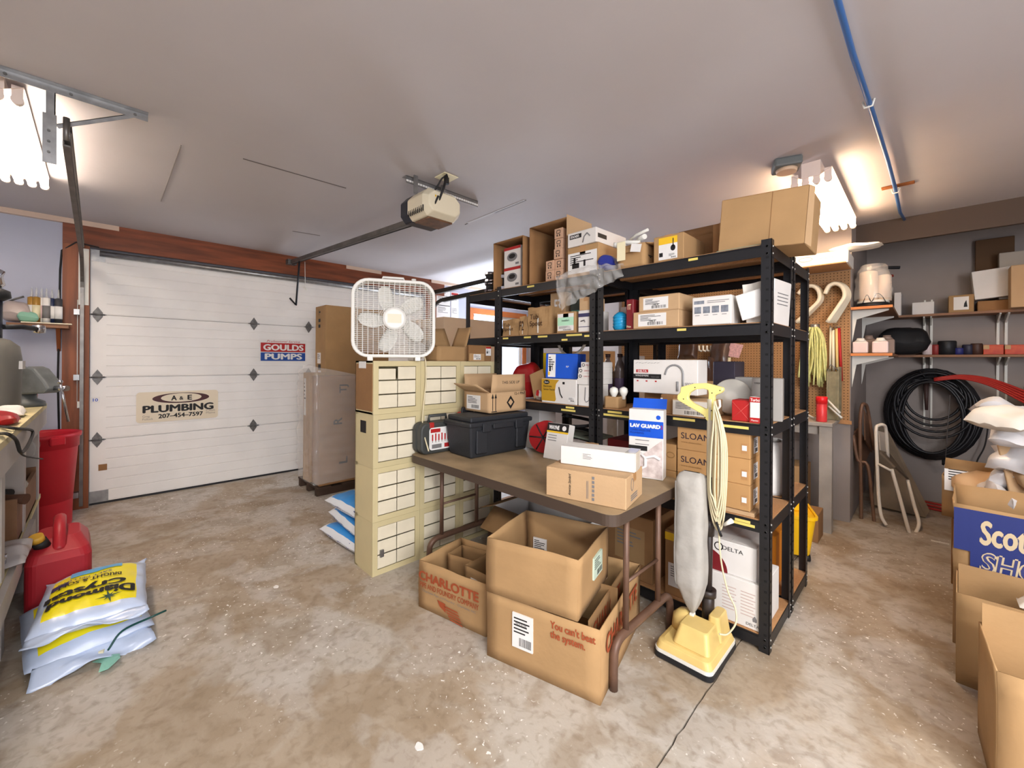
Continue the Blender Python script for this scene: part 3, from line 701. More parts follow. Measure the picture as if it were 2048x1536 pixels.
for u in (-.155, .155): G().box(u-.018, -FH/2-.022, -.06, u+.018, -FH/2+.008, .06, M=Mx).build('foot', FWH, t, bevel=.003)
# cord hanging from the fan
t = thing('power_cord', 'ivory fan cord hanging down over the cabinet drawers to the table', 'cord')
P = [PX(850, 716, x=CX+.012), PX(852, 760, x=CX+.02), PX(846, 820, x=CX+.02)+Vector((0, 0, 0)), PX(846, 855, x=-2.42), PX(862, 880, x=-2.3)]
P[-2].z = .93; P[-1] = Vector((P[-2].x+.10, P[-2].y-.02, .80))
def smooth(P, n=6):
    P = [Vector(p) for p in P]; Q = [P[0]*2-P[1]]+P+[P[-1]*2-P[-2]]; out = []
    for i in range(1, len(Q)-2):
        for k in range(n):
            u = k/n; a, b, c, d = Q[i-1:i+3]
            out.append(.5*((2*b)+(c-a)*u+(2*a-5*b+4*c-d)*u*u+(3*b-a-3*c+d)*u**3))
    return out+[P[-1]]
G().tube(smooth([P[0]+Vector((-.06, 0, .0))]+P), .0045, 6).build('cord_run', mat('ivory_rubber', (226, 214, 178), .5), t)
# ---------------- folding table ----------------
TX0, TX1, TY0, TY1, TZ = -2.49, -.90, 1.50, 2.255, .76
t = thing('folding_table', 'brown folding table with rounded corners and worn tan top, pushed against the rack', 'table', (0, 0, 0))
RUST = mat('brown_tube_steel', (112, 84, 68), .45, var=.25, vs=12, metal=.2)
TTOP = mat('worn_tan_top', (170, 146, 112), .65, var=.35, vs=4, bump=.1)
w, d = TX1-TX0, TY1-TY0; cxm, cym = (TX0+TX1)/2, (TY0+TY1)/2
G().prism(rrect(w-.006, d-.006, .055, cx=cxm, cy=cym), TZ-.006, TZ).build('table_top', TTOP, t)
g = G().ring(rrect(w, d, .058, cx=cxm, cy=cym), rrect(w-.006, d-.006, .055, cx=cxm, cy=cym), TZ-.05, TZ-.001); g.build('edge_skirt', mat('skirt_brown', (74, 60, 50), .5), t)
G().prism(rrect(w-.05, d-.05, .05, cx=cxm, cy=cym), TZ-.03, TZ-.008).build('under_panel', RUST, t)
for xl in (-.935, -2.33):
    for yl in (1.66, 1.97): G().tube([(xl, yl, TZ-.04), (xl, yl, .20)], .014, 10).build('leg', RUST, t)
    yA, yB = 1.56, 2.11
    pts = [(xl, yA, .0), (xl, yA+.0, .09)]+[(xl, yA+.07-.07*cos(R(a)), .13+.07*sin(R(a))) for a in range(20, 91, 14)]
    pts += [(xl, yB-.07+.07*sin(R(a)), .13+.07*cos(R(a))) for a in range(0, 91, 18)]+[(xl, yB, .0)]
    G().tube(pts, .019, 12).build('foot_arch', RUST, t)
    G().tube([(xl, 1.66, .42), (xl, 1.97, .42)], .008, 8).build('cross_bar', RUST, t)
# ---------------- cartons on the floor under the table ----------------
def corners(a, b): 
    A = PX(*a, z=0); B = PX(*b, z=0); return A, (B-A).length, math.degrees(math.atan2(B.y-A.y, B.x-A.x))
A, w, rz = corners((975, 1310), (1200, 1411))
t = carton('carton', 'large open carton on the floor with red printing, under a smaller carton', 'carton', A, w, .64, .306, rz, open_=True, crumple=.006, seed=2)
write(t, 'F', "You can't beat\nthe system.", w*.60, .195, w*.37, .085, BRWN, bold=.03, n=.009)
sticker(t, 'F', w*.255, .10, w*.19, .155, seed=3, n=.009); write(t, 'F', 'MADE IN USA', w*.29, .205, w*.1, .012, n=.011, bold=0)
write(t, 'R', 'CHARLOTTE', .05, .17, .5, .085, BRWN, bold=.04, n=.009)
G().box(.012, .30, .14, w-.02, .305, .33).build('inner_flap', CBI, t)
write(t, Matrix(((0, 0, 1, w-.055), (1, 0, 0, 0), (0, 1, 0, 0), (0, 0, 0, 1))), 'CHARLOTTE', .06, .2, .4, .08, BRWN, n=.003)
G().box(w-.06, .02, .1, w-.055, .58, .315).build('inner_flap', CBI, t)
A = PX(973, 1181, z=.312); B = PX(1155, 1243, z=.312); w = (B-A).length; rz = math.degrees(math.atan2(B.y-A.y, B.x-A.x))
t = carton('carton', 'open brown carton stacked on the large carton under the table edge', 'carton', (A.x, A.y, .312), w, .41, .255, rz, CB, open_=True, crumple=.012, seed=5)
sticker(t, 'R', .18, .09, .12, .10, mat('pale_green_label', (196, 214, 196), .6), style='bar', n=.010)
sticker(t, Matrix(((1, 0, 0, 0), (0, 0, -1, .40), (0, 1, 0, 0), (0, 0, 0, 1))), w*.1, .02, .08, .1, seed=4, n=.006)
A, w, rz = corners((838, 1212), (972, 1274))
t = carton('carton', 'worn open carton with red flag print holding empty small cartons', 'carton', A, w, .37, .262, rz, CB, open_=True, crumple=.014, seed=8)
write(t, 'F', 'CHARLOTTE', w*.02, .165, w*.90, .052, BRWN, bold=.04, n=.012)
write(t, 'F', 'PIPE AND FOUNDRY COMPANY', w*.04, .125, w*.88, .03, BRWN, bold=.02, n=.012)
write(t, 'F', 'Charlotte Pipe and Foundry - Charlotte, NC', w*.08, .10, w*.8, .015, GRYI, bold=0, n=.012)
g = G()
for k in range(5): g.add([(w*.42+.01*k, .075-.014*k, .013), (w*.62+.008*k, .072-.015*k, .013), (w*.64+.008*k, .064-.015*k, .013), (w*.43+.01*k, .067-.014*k, .013)], [(0, 1, 2, 3)], M=fmx(t, 'F'))
g.prism([(w*.32, .09), (w*.44, .085), (w*.45, .04), (w*.36, .06)], .012, .013, M=fmx(t, 'F')); g.build('flag_print', BRWN, t)
q = PX(905, 1140, z=.1)
ti = carton('small_carton', 'small open carton tipped inside the worn flag-print carton', 'carton', (A.x+.24, A.y+.14, .07), .17, .19, .20, rz-8, CBI, open_=True, crumple=.004, seed=3)
sticker(ti, 'F', .05, .06, .07, .09, n=.004); G().box(.09, -.006, .08, .105, -.005, .10).build('green_mark', mat('green_ink', (40, 130, 60), .5), ti)
ti = carton('small_carton', 'narrow open carton standing at the back of the flag-print carton', 'carton', (A.x+.03, A.y+.18, .06), .19, .14, .19, rz+4, CBI, open_=True, crumple=.004, seed=6)
A = PX(930, 1085, z=.0); 
t = carton('carton', 'white carton with folded-out brown flap behind the floor cartons', 'carton', (-2.02, 1.86, 0), .62, .34, .44, 0, WBOX, open_=True, flaps={'F': 128, 'L': 110}, fl=.17)
for c_ in t.children:
    if c_.name.startswith('flap'): c_.data.materials[0] = CBI
# ---------------- things on the table ----------------
def onT(px, py): return PX(px, py, z=TZ)
A = onT(1092, 990); B = onT(1252, 1022)
w = (B-A).length; rz = math.degrees(math.atan2(B.y-A.y, B.x-A.x)); C2 = onT(1288, 1000); dd = (C2-B).length
zz = PX(1252, 942, x=B.x).z-TZ
t = carton('carton', 'brown carton with script lettering lying on the front of the table', 'carton', (A.x, A.y, TZ+.001), w, .26, .135, rz, CBP)
write(t, 'F', 'American Standard', w*.30, .02, w*.035, .10, BLK, rot=90, bold=.01, shear=.3)
g = G()
for k in range(6): g.box(w*.60, .015+k*.019, .0008, w*.63, .028+k*.019, .0014, M=fmx(t, 'F'))
g.box(w*.535, .02, .0008, w*.54, .10, .0014, M=fmx(t, 'F')).box(w*.55, .02, .0008, w*.555, .10, .0014, M=fmx(t, 'F')); o = g.build('care_symbol', GRYI, t)
G().ring(el(.09, .09, .02, .028, 24), el(.09, .09, .017, .025, 24), .0008, .0014, M=fmx(t, 'R')).build('round_mark', GRYI, t)
g = G(); [g.box(.07, .02+k*.01, .0008, .17, .025+k*.01, .0014, M=fmx(t, 'R')) for k in range(3)]; g.build('print', GRYI, t)
A2 = PX(1101, 908, z=TZ+.14); B2 = PX(1247, 922, z=TZ+.14)
t2 = carton('long_box', 'long white box lying on top of the carton at the front of the table', 'box', (A.x+.015, A.y+.09, TZ+.1395), w*.93, .12, .085, rz+3, WBOX, tape=False)
sticker(t2, 'F', .11, .012, .06, .055, WBOX, GRYI, 'lines'); G().box(w*.93-.045, -.001, .085, w*.93+.001, .121, .087).box(w*.93, .02, .0, w*.93+.0012, .1, .087).build('clear_tape', mat('shiny_tape', (224, 220, 208), .2, coat=.5), t2)
t = carton('small_carton', 'narrow brown carton standing behind the long white box', 'carton', (A.x+.005, A.y+.262, TZ+.001), .07, .10, .20, rz, CB)
# tall box with tap picture
A = onT(1270, 955); 
B = PX(1318, 962, z=TZ); hgt = .40
t = carton('tall_box', 'tall white and blue printed box with open blue top flap, on the table', 'box', (A.x-.04, A.y+.0, TZ+.001), .185, .085, .375, rz=14, m=WBOX, tape=False); w, d, h = DIM[t.name]
F = fmx(t, 'F')
G().box(.0, h*.60, 0, w, h*.84, .0009, M=F).build('blue_band', mat('bright_blue', (20, 84, 200), .4), t)
write(t, 'F', 'LAV GUARD', w*.04, h*.735, w*.88, h*.06, WHT, bold=.07); write(t, 'F', '2', w*.93, h*.735, w*.05, h*.055, RED, bold=.04)
write(t, 'F', 'COVERS UNDER-SINK', w*.05, h*.685, w*.6, h*.03, mat('dark_blue', (16, 50, 140), .5), bold=.01); write(t, 'F', 'PLUMBING', w*.05, h*.645, w*.4, h*.028, MATS['dark_blue'], bold=.01)
G().tube([(w*.86, h*.90, 0), (w*.86, h*.90, .001)], .012, 20, M=F).build('round_badge', MATS['bright_blue'], t)
G().box(0, h*.40, 0, w*.55, h*.47, .0009, M=F).build('black_band', BLK, t)
G().prism([(w*.02, h*.02), (w*.98, h*.02), (w*.98, h*.58), (w*.45, h*.36), (w*.02, h*.30)], 0, .0012, M=F).build('photo_print', mat('photo_warm_grey', (190, 172, 166), .4, var=.25, vs=25, col2=(226, 214, 208)), t)
g = G().tube([(w*.35, h*.36, .003), (w*.5, h*.30, .003), (w*.75, h*.34, .003), (w*.92, h*.30, .003)], .008, 8, M=F).tube([(w*.5, h*.30, .003), (w*.5, h*.18, .003), (w*.35, h*.12, .003), (w*.3, h*.2, .003)], .009, 8, M=F); g.build('pipe_picture', mat('pipe_white', (232, 228, 226), .3), t)
G().box(w*.15, h*.05, .001, w*.45, h*.075, .0018, M=F).build('caption_strip', WHT, t)
g = G(); [g.box(w*.2, h*(.55-.06*k), .0008, w*.6, h*(.56-.06*k), .0014, M=F) for k in range(2)]; g.build('print', GRYI, t)
G().add([(0, d, h), (w, d, h), (w, d+.02, h+.055), (0, d+.02, h+.055)], [(0, 1, 2, 3)]).build('blue_flap', MATS['bright_blue'], t, solid=.002)
# leaning box with black and yellow heading
p = onT(1095, 900)
t = carton('leaning_box', 'white box with black and yellow heading leaning behind the long box', 'box', (PX(1086, 880, y=2.08).x, 2.08, TZ+.002), .17, .07, .235, 3, WBOX, tape=False, rx=-14); w, d, h = DIM[t.name]; F = fmx(t, 'F')
G().box(0, h*.78, 0, w, h, .001, M=F).build('black_heading', BLK, t); G().box(0, h*.73, 0, w, h*.78, .001, M=F).build('yellow_stripe', YEL, t)
write(t, 'F', 'WAYNE', w*.08, h*.82, w*.5, h*.12, WHT, bold=.06); G().tube([(w*.8, h*.88, 0), (w*.8, h*.88, .0015)], .016, 18, M=F).build('round_badge', WHT, t)
g = G(); [g.box(w*.1, h*(.65-.07*k), .0, w*.5, h*(.67-.07*k), .001, M=F) for k in range(3)]; g.build('print', GRYI, t)
# red case and white plastics behind the toolbox
p = onT(1075, 900)
t = thing('red_hose_reel', 'dark red plastic reel behind the black toolbox at the rack edge', 'reel', (-1.86, 2.19, TZ+.118), 20, rx=90); t.scale = (.9, .9, .8)
RDP = mat('dark_red_plastic', (150, 22, 26), .4)
G().lathe([(.118, -.05), (.118, -.04), (.03, -.038), (.03, .038), (.118, .04), (.118, .05)], 28).build('reel_flanges', RDP, t)
g = G()
for k in range(6): a = R(60*k); g.tube([(0, 0, .053), (.11*cos(a), .11*sin(a), .053)], .005, 6)
g.build('spoke', BLK, t)['kind'] = 'stuff'
# black toolbox
A = onT(905, 900); B = onT(945, 921); D_ = onT(1068, 900)
t = thing('toolbox', 'large black plastic toolbox on the table under the open carton', 'toolbox', (-2.06, 1.685, TZ+.001), 87)
TB = mat('toolbox_black', (40, 42, 46), .5, bump=.15, bs=120, spec=.4)
g = G(); w, d, h = .54, .29, .215
g.add([(.02, .02, 0), (w-.02, .02, 0), (w-.02, d-.02, 0), (.02, d-.02, 0), (0, 0, h), (w, 0, h), (w, d, h), (0, d, h)], [(0, 3, 2, 1), (0, 1, 5, 4), (1, 2, 6, 5), (2, 3, 7, 6), (3, 0, 4, 7), (4, 5, 6, 7)])
g.build('tray_body', TB, t, bevel=.014, seg=3)
for x in (.05, w-.14):
    G().box(x, -.008, .03, x+.09, .02, h-.03).build('corner_rib', TB, t, bevel=.006)
g = G().box(-.012, -.012, h-.01, w+.012, d+.012, h+.022).box(.01, .01, h+.02, w-.01, d-.01, h+.055); g.build('lid', TB, t, bevel=.01, seg=2)
for x in (.09, w-.16): G().box(x, -.022, h-.045, x+.07, -.008, h+.015).build('latch', TB, t, bevel=.004)
G().box(w/2-.09, -.02, h-.03, w/2+.09, -.008, h+.005).build('carry_handle', TB, t, bevel=.004)
# open carton on toolbox
t = carton('carton', 'small open carton marked with black arrows on the black toolbox', 'carton', (-2.11, 1.90, TZ+.2795), .355, .28, .14, 90, CBP, open_=True, flaps={'F': 2, 'L': 62, 'B': 12}, fl=.125); w, d, h = DIM[t.name]
o = [c for c in t.children if c.name.startswith('flap')]
write(t, 'F', 'THIS SIDE UP', w*.30, h+.058, w*.50, .022, BLK, bold=.01, n=.005); write(t, 'F', '12-1 PINT', w*.66, h*.82, w*.32, .020, BLK, bold=.01, n=.005)
F = fmx(t, 'F')
G().ring([(w*.55, h*.12), (w*.66, h*.46), (w*.55, h*.80), (w*.44, h*.46)], [(w*.55, h*.28), (w*.62, h*.46), (w*.55, h*.64), (w*.48, h*.46)], .003, .0045, M=F).build('diamond_mark', BLK, t)
g = G()
for x in (.04, .12): g.box(w*x+.004, h*.1, .003, w*x+.009, h*.75, .0045, M=F).prism([(w*x-.004, h*.72), (w*x+.017, h*.72), (w*x+.0065, h*.95)], .003, .0045, M=F)
g.box(w*.03, h*.04, .003, w*.17, h*.08, .0045, M=F); g.build('up_arrow_mark', BLK, t)
sticker(t, 'L', .03, .015, .15, .10, n=.004)
# drill set case
t = thing('tool_case', 'grey blow-moulded tool case with picture card, at the left end of the table', 'case', (-2.382, 1.525, TZ+.001), 88); t.scale = (1.12, 1.0, 1.15)
GC = mat('case_grey', (62, 64, 62), .5, bump=.1, bs=90); w, d, h = .30, .12, .185
MF = Matrix(((1, 0, 0, w/2), (0, 0, -1, d), (0, 1, 0, h/2), (0, 0, 0, 1)))
G().prism(rrect(w, h, .045), d/2+.001, d, M=MF).build('front_shell', GC, t, bevel=.012, seg=2); G().prism(rrect(w, h, .045), 0, d/2-.001, M=MF).build('back_shell', GC, t, bevel=.012, seg=2)
G().tube([(w*.28, d/2, h-.004), (w*.30, d/2, h+.035), (w*.70, d/2, h+.035), (w*.72, d/2, h-.004)], .010, 8).build('carry_handle', GC, t)
for x in (.2, .75): G().box(w*x, -.006, h-.03, w*x+.03, .012, h+.002).build('latch', mat('latch_red', (170, 40, 36), .5), t, bevel=.003)
F = Matrix(((1, 0, 0, 0), (0, 0, -1, 0), (0, 1, 0, 0), (0, 0, 0, 1)))
G().prism(rrect(w*.74, h*.72, .02, cx=w*.56, cy=h*.48), 0, .002, M=F).build('picture_card', WHT, t)
g = G().box(w*.22, h*.68, .002, w*.45, h*.80, .003, 1, F)
for k in range(8): g.box(w*(.25+.075*k), h*.42, .002, w*(.28+.075*k), h*(.62+.03*(k % 2)), .003, 1, F); g.box(w*(.26+.075*k), h*.36, .002, w*(.27+.075*k), h*.42, .003, 0, F)
g.box(w*.25, h*.17, .002, w*.48, h*.3, .003, 2, F).box(w*.55, h*.17, .002, w*.85, h*.3, .003, 1, F); g.build('picture_print', [BLK, RED, GRYI], t)['kind'] = 'stuff'
t = thing('red_device', 'red and black cordless tool standing behind the black toolbox', 'tool', (-2.385, 1.875, TZ+.001), 90); t.scale = (.8, .8, 1)
G().box(0, 0, 0, .13, .1, .26).build('tool_body', RED, t, bevel=.02, seg=2); G().box(-.005, -.006, .2, .135, .02, .30).box(-.005, -.006, 0, .02, .03, .2).build('black_frame', PLAST, t, bevel=.008)
# ---------------- boxes on top of the cabinets ----------------
zc = CHH*4
t = carton('carton', 'crumpled open carton with raised flap on the cabinets right of the fan', 'carton', (-2.52, 1.755, zc+.001), .265, .20, .11, 90, CB, open_=True, flaps={'B': 25, 'L': 60, 'R': 20}, fl=.17, crumple=.006, seed=4)
sticker(t, 'F', .12, .03, .035, .05)
t = carton('small_carton', 'small carton with red-headed label at the right end of the cabinets', 'carton', (-2.515, 2.04, zc+.001), .235, .18, .125, 90, CB2, tape=True)
sticker(t, 'F', .175, .045, .055, .07, style='pic head'); t = carton('small_carton', 'low carton with white printed label in front of the small carton on the cabinets', 'carton', (-2.49, 2.03, zc+.001), .15, .02, .06, 90, CB, tape=False)
sticker(t, 'F', .035, .01, .075, .045)
t = carton('white_box', 'white box end just right of the box fan on the cabinets', 'box', (-2.66, 1.64, zc+.001), .09, .09, .17, 90, WBOX, tape=False)
# ---------------- tall cartons beside the garage door ----------------
A = PX(650, 985, z=0)
t = carton('tall_carton', 'tall flat brown carton standing upright beside the garage door', 'carton', (-4.93, 1.75, .10), .30, .75, 1.90, 0, CB, tape=False)
w, d, h = DIM[t.name]; sticker(t, 'F', .08, .9, .09, .28, style='bar'); sticker(t, 'F', .06, 1.26, .10, .12, style='lines'); write(t, 'F', 'II', .09, 1.66, .06, .10, BLK, rot=90); write(t, 'F', 'T', .10, 1.80, .05, .07, BLK, rot=90)
G().box(.09, -.002, 1.19, .16, 0, 1.25).build('black_square_mark', BLK, t)
t = carton('tall_carton', 'shorter wrapped carton standing in front of the tall one, nearest the garage door', 'carton', (-4.80, 1.58, .10), .20, .155, 1.16, 0, CB, tape=False)
sticker(t, 'F', .02, .70, .06, .40, style='lines')
G().add([(0.02, -.003, .03), (.18, -.003, .06), (.15, -.003, .35), (.02, -.003, .30)], [(0, 1, 2, 3)]).build('torn_patch', CBP, t)
t2 = carton('tall_carton', 'dark brown wrapped carton with black lettering, beside the cream cabinets', 'carton', (-4.595, 1.60, .10), .215, .70, 1.13, 0, CB2, tape=False)
write(t2, 'R', 'TJ', .20, .95, .1, .09, BLK, rot=90); write(t2, 'R', 'R', .14, .62, .09, .07, BLK, rot=90); write(t2, 'R', 'L', .20, .20, .09, .07, BLK, rot=90)
t = thing('stretch_wrap', 'clear stretch wrap wound around the cartons by the garage door', 'plastic wrap', (-4.97, 1.55, .13))
def wr(u, v):
    P = [(.13, 0), (.61, 0), (.61, .98), (0, .98)]; k = u*4; i = int(k) % 4; f = k-int(k); a, b = P[i], P[(i+1) % 4]
    p = Vector((a[0]*(1-f)+b[0]*f, a[1]*(1-f)+b[1]*f, v*(1.12+.1*sin(u*9))))
    q = Vector(((p.x-.30)*.03, (p.y-.48)*.03, 0))
    return p+q*(1+noise.noise(p*9))+Vector((noise.noise(Vector((p.x*4, p.y*4, p.z*26)))*.010, noise.noise(Vector((p.x*4+5, p.y*4, p.z*26)))*.010, 0))
G().grid(wr, 96, 60).build('film', mat('stretch_film', (240, 238, 234), .1, alpha=.3, spec=1), t)
t = thing('pallet', 'low dark wooden pallet under the wrapped cartons', 'pallet', (-4.95, 1.58, 0))
for k in range(4): G().box(0, .0+k*.25, .075, .60, .13+k*.25, .095).build('deck_board', mat('dark_old_wood', (70, 52, 40), .8), t)
for k in range(3): G().box(.02+k*.24, 0, 0, .08+k*.24, .9, .075).build('stringer', MATS['dark_old_wood'], t)
t = carton('carton', 'very large window-lit carton standing behind the fan near the notices', 'carton', (-4.9, 2.95, 0), .78, .95, 1.93, 0, mat('cardboard_sunlit_pale', (226, 200, 168), .85, var=.06, vs=3), tape=False)  # window light on this carton is put into its pale colour
# ---------------- bags ----------------
def pillow(name, mats, root, w, l, h, z0=0, mf=None, seed=0, amp=.012, nu=26, nv=34, seal=True):
    hx = w/2; ly = l/2
    def prof(x, y): 
        a = max(0, 1-abs(x/hx)**3.2); b = max(0, 1-abs(y/ly)**5); return (a**.55)*(b**.6)
    def top(x, y):
        P = Vector((x*9, y*9, seed)); wr_ = noise.noise(P)*amp+noise.noise(Vector((x*30+seed, y*12, 3)))*amp*.35*(1-prof(x, y)*.6)
        return z0+h*.45+prof(x, y)*h*.55+wr_
    g = G(); xy = lambda u, v: ((u-.5)*w, (v-.5)*l)
    def ft(u, v):
        x, y = xy(u, v); k = 1+.03*noise.noise(Vector((y*8, seed, 1))); return Vector((x*k, y, top(x, y)))
    def fb(u, v):
        x, y = xy(u, v); k = 1+.03*noise.noise(Vector((y*8, seed, 1))); e = 1-prof(x, y)
        return Vector((x*k, y, z0+h*.45*e+(top(x, y)-z0-h*.45 if prof(x, y) <= 0 else 0)*e))
    g.grid(ft, nu, nv, mf=mf); g.grid(lambda u, v: fb(1-u, v), nu, nv, m=0)
    return g.build(name, mats, root), top
BAGW = mat('bag_film_pale', (200, 214, 240), .3, var=.15, vs=7, spec=.7, bump=.25, bs=12); BAGY = mat('bag_yellow', (244, 226, 20), .3, spec=.6, bump=.12, bs=10)
BAGS = mat('bag_sky_blue', (90, 170, 220), .35)
for i, (loc, rz, lb) in enumerate((((-3.03, -.04, .0), -84, 'lower salt bag with pale film ends under the yellow one'), ((-3.05, -.01, .105), -93, 'yellow and pale blue salt bag lying on top of another bag'))):
    t = thing('salt_bag', lb, 'bag', loc, rz, 'stacked yellow salt bags on the floor')
    def mf(u, v): return 1 if (.1 < u < .90 and .16 < v < .93) else 0
    o, top = pillow('bag_body', [BAGW, BAGY], t, (.40 if i else .43), (.58 if i else .62), .13, seed=i*5+1, mf=mf, nu=40, nv=50)
    w_, l_ = .40, .56
    for e in (-1, 1):
        yy = e*(l_/2+(.03 if not i else 0)); G().grid(lambda u, v: Vector(((u-.5)*(w_-.02)*(1+.1*v), yy-e*.01+e*.075*v, .06+.02*sin(u*9+v*3)*v-.045*v*(i == 0)+.012*noise.noise(Vector((u*7, v*4, i))))), 24, 6).build('end_seal', BAGW, t, solid=.003)
    if i:
        pr = lambda x, y: top(x, y)+.004
        I = Matrix.Identity(4)
        write(t, I, 'Diamond', -.155, .10, .31, .085, BLK, bold=.05, proj=pr); write(t, I, 'Crystal', -.12, .0, .29, .085, BLK, bold=.05, proj=pr)
        write(t, I, 'BRIGHT & SOFT', -.1, -.06, .24, .035, BLK, bold=.02, proj=pr); write(t, I, 'SALT PELLETS', -.06, -.105, .2, .028, YEL if False else GRYI, bold=.01, proj=pr)
        g = G()
        for k in range(8):
            a = R(45*k+10); r = .05 if k % 2 == 0 else .03; c = Vector((-.06, .20, 0)); P = [c+Vector((cos(a+1.57)*.006, sin(a+1.57)*.006, 0)), c+Vector((cos(a)*r, sin(a)*r, 0)), c-Vector((cos(a+1.57)*.006, sin(a+1.57)*.006, 0))]
            g.add([(p.x, p.y, pr(p.x, p.y)+.002) for p in P], [(0, 1, 2)])
        g.build('star_mark', mat('deep_green_ink', (10, 60, 50), .4), t)
        g = G(); P = [(-.20+.01*k, .20-.005*abs(k-6)) for k in range(13)]
        g.grid(lambda u, v: Vector((-.10+u*.20, -.22+v*.08, pr(-.10+u*.20, -.22+v*.08))), 8, 4); g.build('blue_picture', BAGS, t)
        G().grid(lambda u, v: Vector((.10+u*.06, -.10+v*.05, pr(.1+u*.06, -.10+v*.05))), 5, 4).build('round_badge', mat('navy_print', (50, 50, 90), .4), t)
# strap, pale leaf-like tag
t = thing('torn_bag_tag', 'torn pale green plastic scrap and roll lying before the salt bags', 'scrap', PX(185, 1325, z=0)[:])
G().add([(0.02, 0, .012), (.07, .03, .02), (.13, .02, .015), (.14, .05, .02), (.10, .09, .03), (.05, .09, .02), (.01, .05, .015)], [(0, 1, 2, 3, 4, 5, 6)]).build('green_flap', mat('pale_green_plastic', (140, 200, 180), .4), t, solid=.003)
G().tube([(-.03, -.05, .018), (.0, .04, .024)], .018, 10).build('paper_roll', mat('cream_roll', (222, 218, 190), .6), t)
G().tube(smooth([(0.0, .05, .03), (-.02, .10, .09), (.02, .2, .13), (.0, .26, .13)]), .005, 6).build('green_strap', mat('dark_green_strap', (16, 70, 66), .4), t)
# blue bags behind cabinets
BB = mat('bag_blue_print', (40, 140, 214), .35, spec=.6); WB = mat('bag_white_film', (226, 230, 234), .3, spec=.6, bump=.2, bs=14)
for i in range(3):
    t = thing('mortar_bag', ['bottom', 'middle', 'top'][i]+' blue and white bag of the stack beside the cabinets', 'bag', (-3.10+.02*i, 1.46+.01*i+(.0 if i != 1 else .02), i*.118), 0+(3, -4, 2)[i], 'blue and white bags behind the cabinets')
    mf = lambda u, v: 1 if (u < .90 and u > .12 and .06 < v < .94 and not (.35 < v < .5 and u > .5)) else 0
    o, top = pillow('bag_body', [WB, BB], t, .62, .40, .12, seed=i*3+2, mf=mf, amp=.01)
    sidef = Matrix(((1, 0, 0, 0), (0, .3, -.95, -.185), (0, .95, .3, .05), (0, 0, 0, 1)))
    write(t, sidef, 'MASON MIX', -.18, -.008, .22, .035, MATS['dark_blue'], n=.012); write(t, sidef, '40', .12, -.01, .06, .04, MATS['dark_blue'], n=.012)
    write(t, Matrix.Identity(4), 'MASONRY', -.2, -.02, .34, .09, WHT, proj=lambda x, y: top(x, y)+.004)
# ---------------- things on the racks ----------------
def H(px, py, y, z0): return max(.01, zt(px, py, y)-z0)
Z5, Z4, Z3, Z2, Z1 = LV[4]+.001, LV[3]+.001, LV[2]+.001, LV[1]+.001, LV[0]+.001
# --- top shelf, left to right
t = thing('rubber_coupling', 'black rubber pipe coupling with steel bands, lower one at the rack corner', 'coupling', (-2.66, 2.40, 1.992), 0, 'black rubber pipe couplings')
RUB = mat('rubber_black', (28, 28, 30), .5)
def coupling_parts(t, r, h):
    G().lathe([(r*.8, 0), (r, .002), (r, h*.3), (r*.88, h*.35), (r*.88, h*.65), (r, h*.7), (r, h), (r*.8, h)], 24).build('rubber_sleeve', RUB, t)
    for z in (.13, .83):
        G().lathe([(r+.001, h*z-.007), (r+.003, h*z-.007), (r+.003, h*z+.007), (r+.001, h*z+.007)], 24).build('clamp_band', CHROME, t)
        G().box(-.012, -r-.014, h*z-.008, .014, -r, h*z+.008).build('clamp_screw', CHROME, t)
coupling_parts(t, .052, .085)
a = dup(t, (-2.665, 2.402, 2.078), 12, 'black rubber pipe coupling stacked on another at the rack corner'); 
b = dup(t, (-2.53, 2.42, 1.992), 40, 'black rubber pipe coupling squeezed against the opened carton'); b.scale = (1, 1, 1.6)
dup(t, (-2.64, 2.50, 1.599), 0, 'black rubber coupling with bright bands on the second shelf, left of the post'); dup(t, (-2.53, 2.49, 1.599), 60, 'black rubber coupling on the second shelf right behind the corner post'); dup(t, (-2.415, 2.50, 1.62), 25, 'black rubber coupling on the second shelf just left of the crushed cartons')
# opened carton on its side with two product boxes
A = PX(987, 576, y=2.285); B = PX(1045, 576, y=2.285); w = B.x-A.x; h = H(990, 487, 2.285, Z5); dd = .24
t = carton('carton', 'carton lying on its side showing two drain boxes, left end of the top shelf', 'carton', (A.x, 2.285+dd, Z5), w, h, dd, 0, CB2, open_=True, rx=90)
for k in range(2):
    hh = h*.42
    q = fcart('product_box', ['lower', 'upper'][k]+' white boxed drain fitting inside the carton on its side', 'box', 2.33, 1007, 1040, Z5+.012+k*(hh+.002), hh, .16, m=WBOX, tape=False, group='white drain fitting boxes'); w_, d_, h_ = DIM[q.name]; F = fmx(q, 'F')
    G().box(0, h_*.86, 0, w_, h_, .001, M=F).build('red_band', RED, q)
    G().ring(el(w_*.5, h_*.5, w_*.3, h_*.22, 20), el(w_*.5, h_*.54, w_*.2, h_*.12, 20), 0, .002, M=F).build('drain_picture', GRYI, q); G().prism(el(w_*.5, h_*.54, w_*.2, h_*.12, 20), 0, .0012, M=F).build('drain_hole_print', BLK, q)
    G().box(w_*.7, h_*.1, 0, w_*.9, h_*.2, .001, M=F).build('print', GRYI, q)
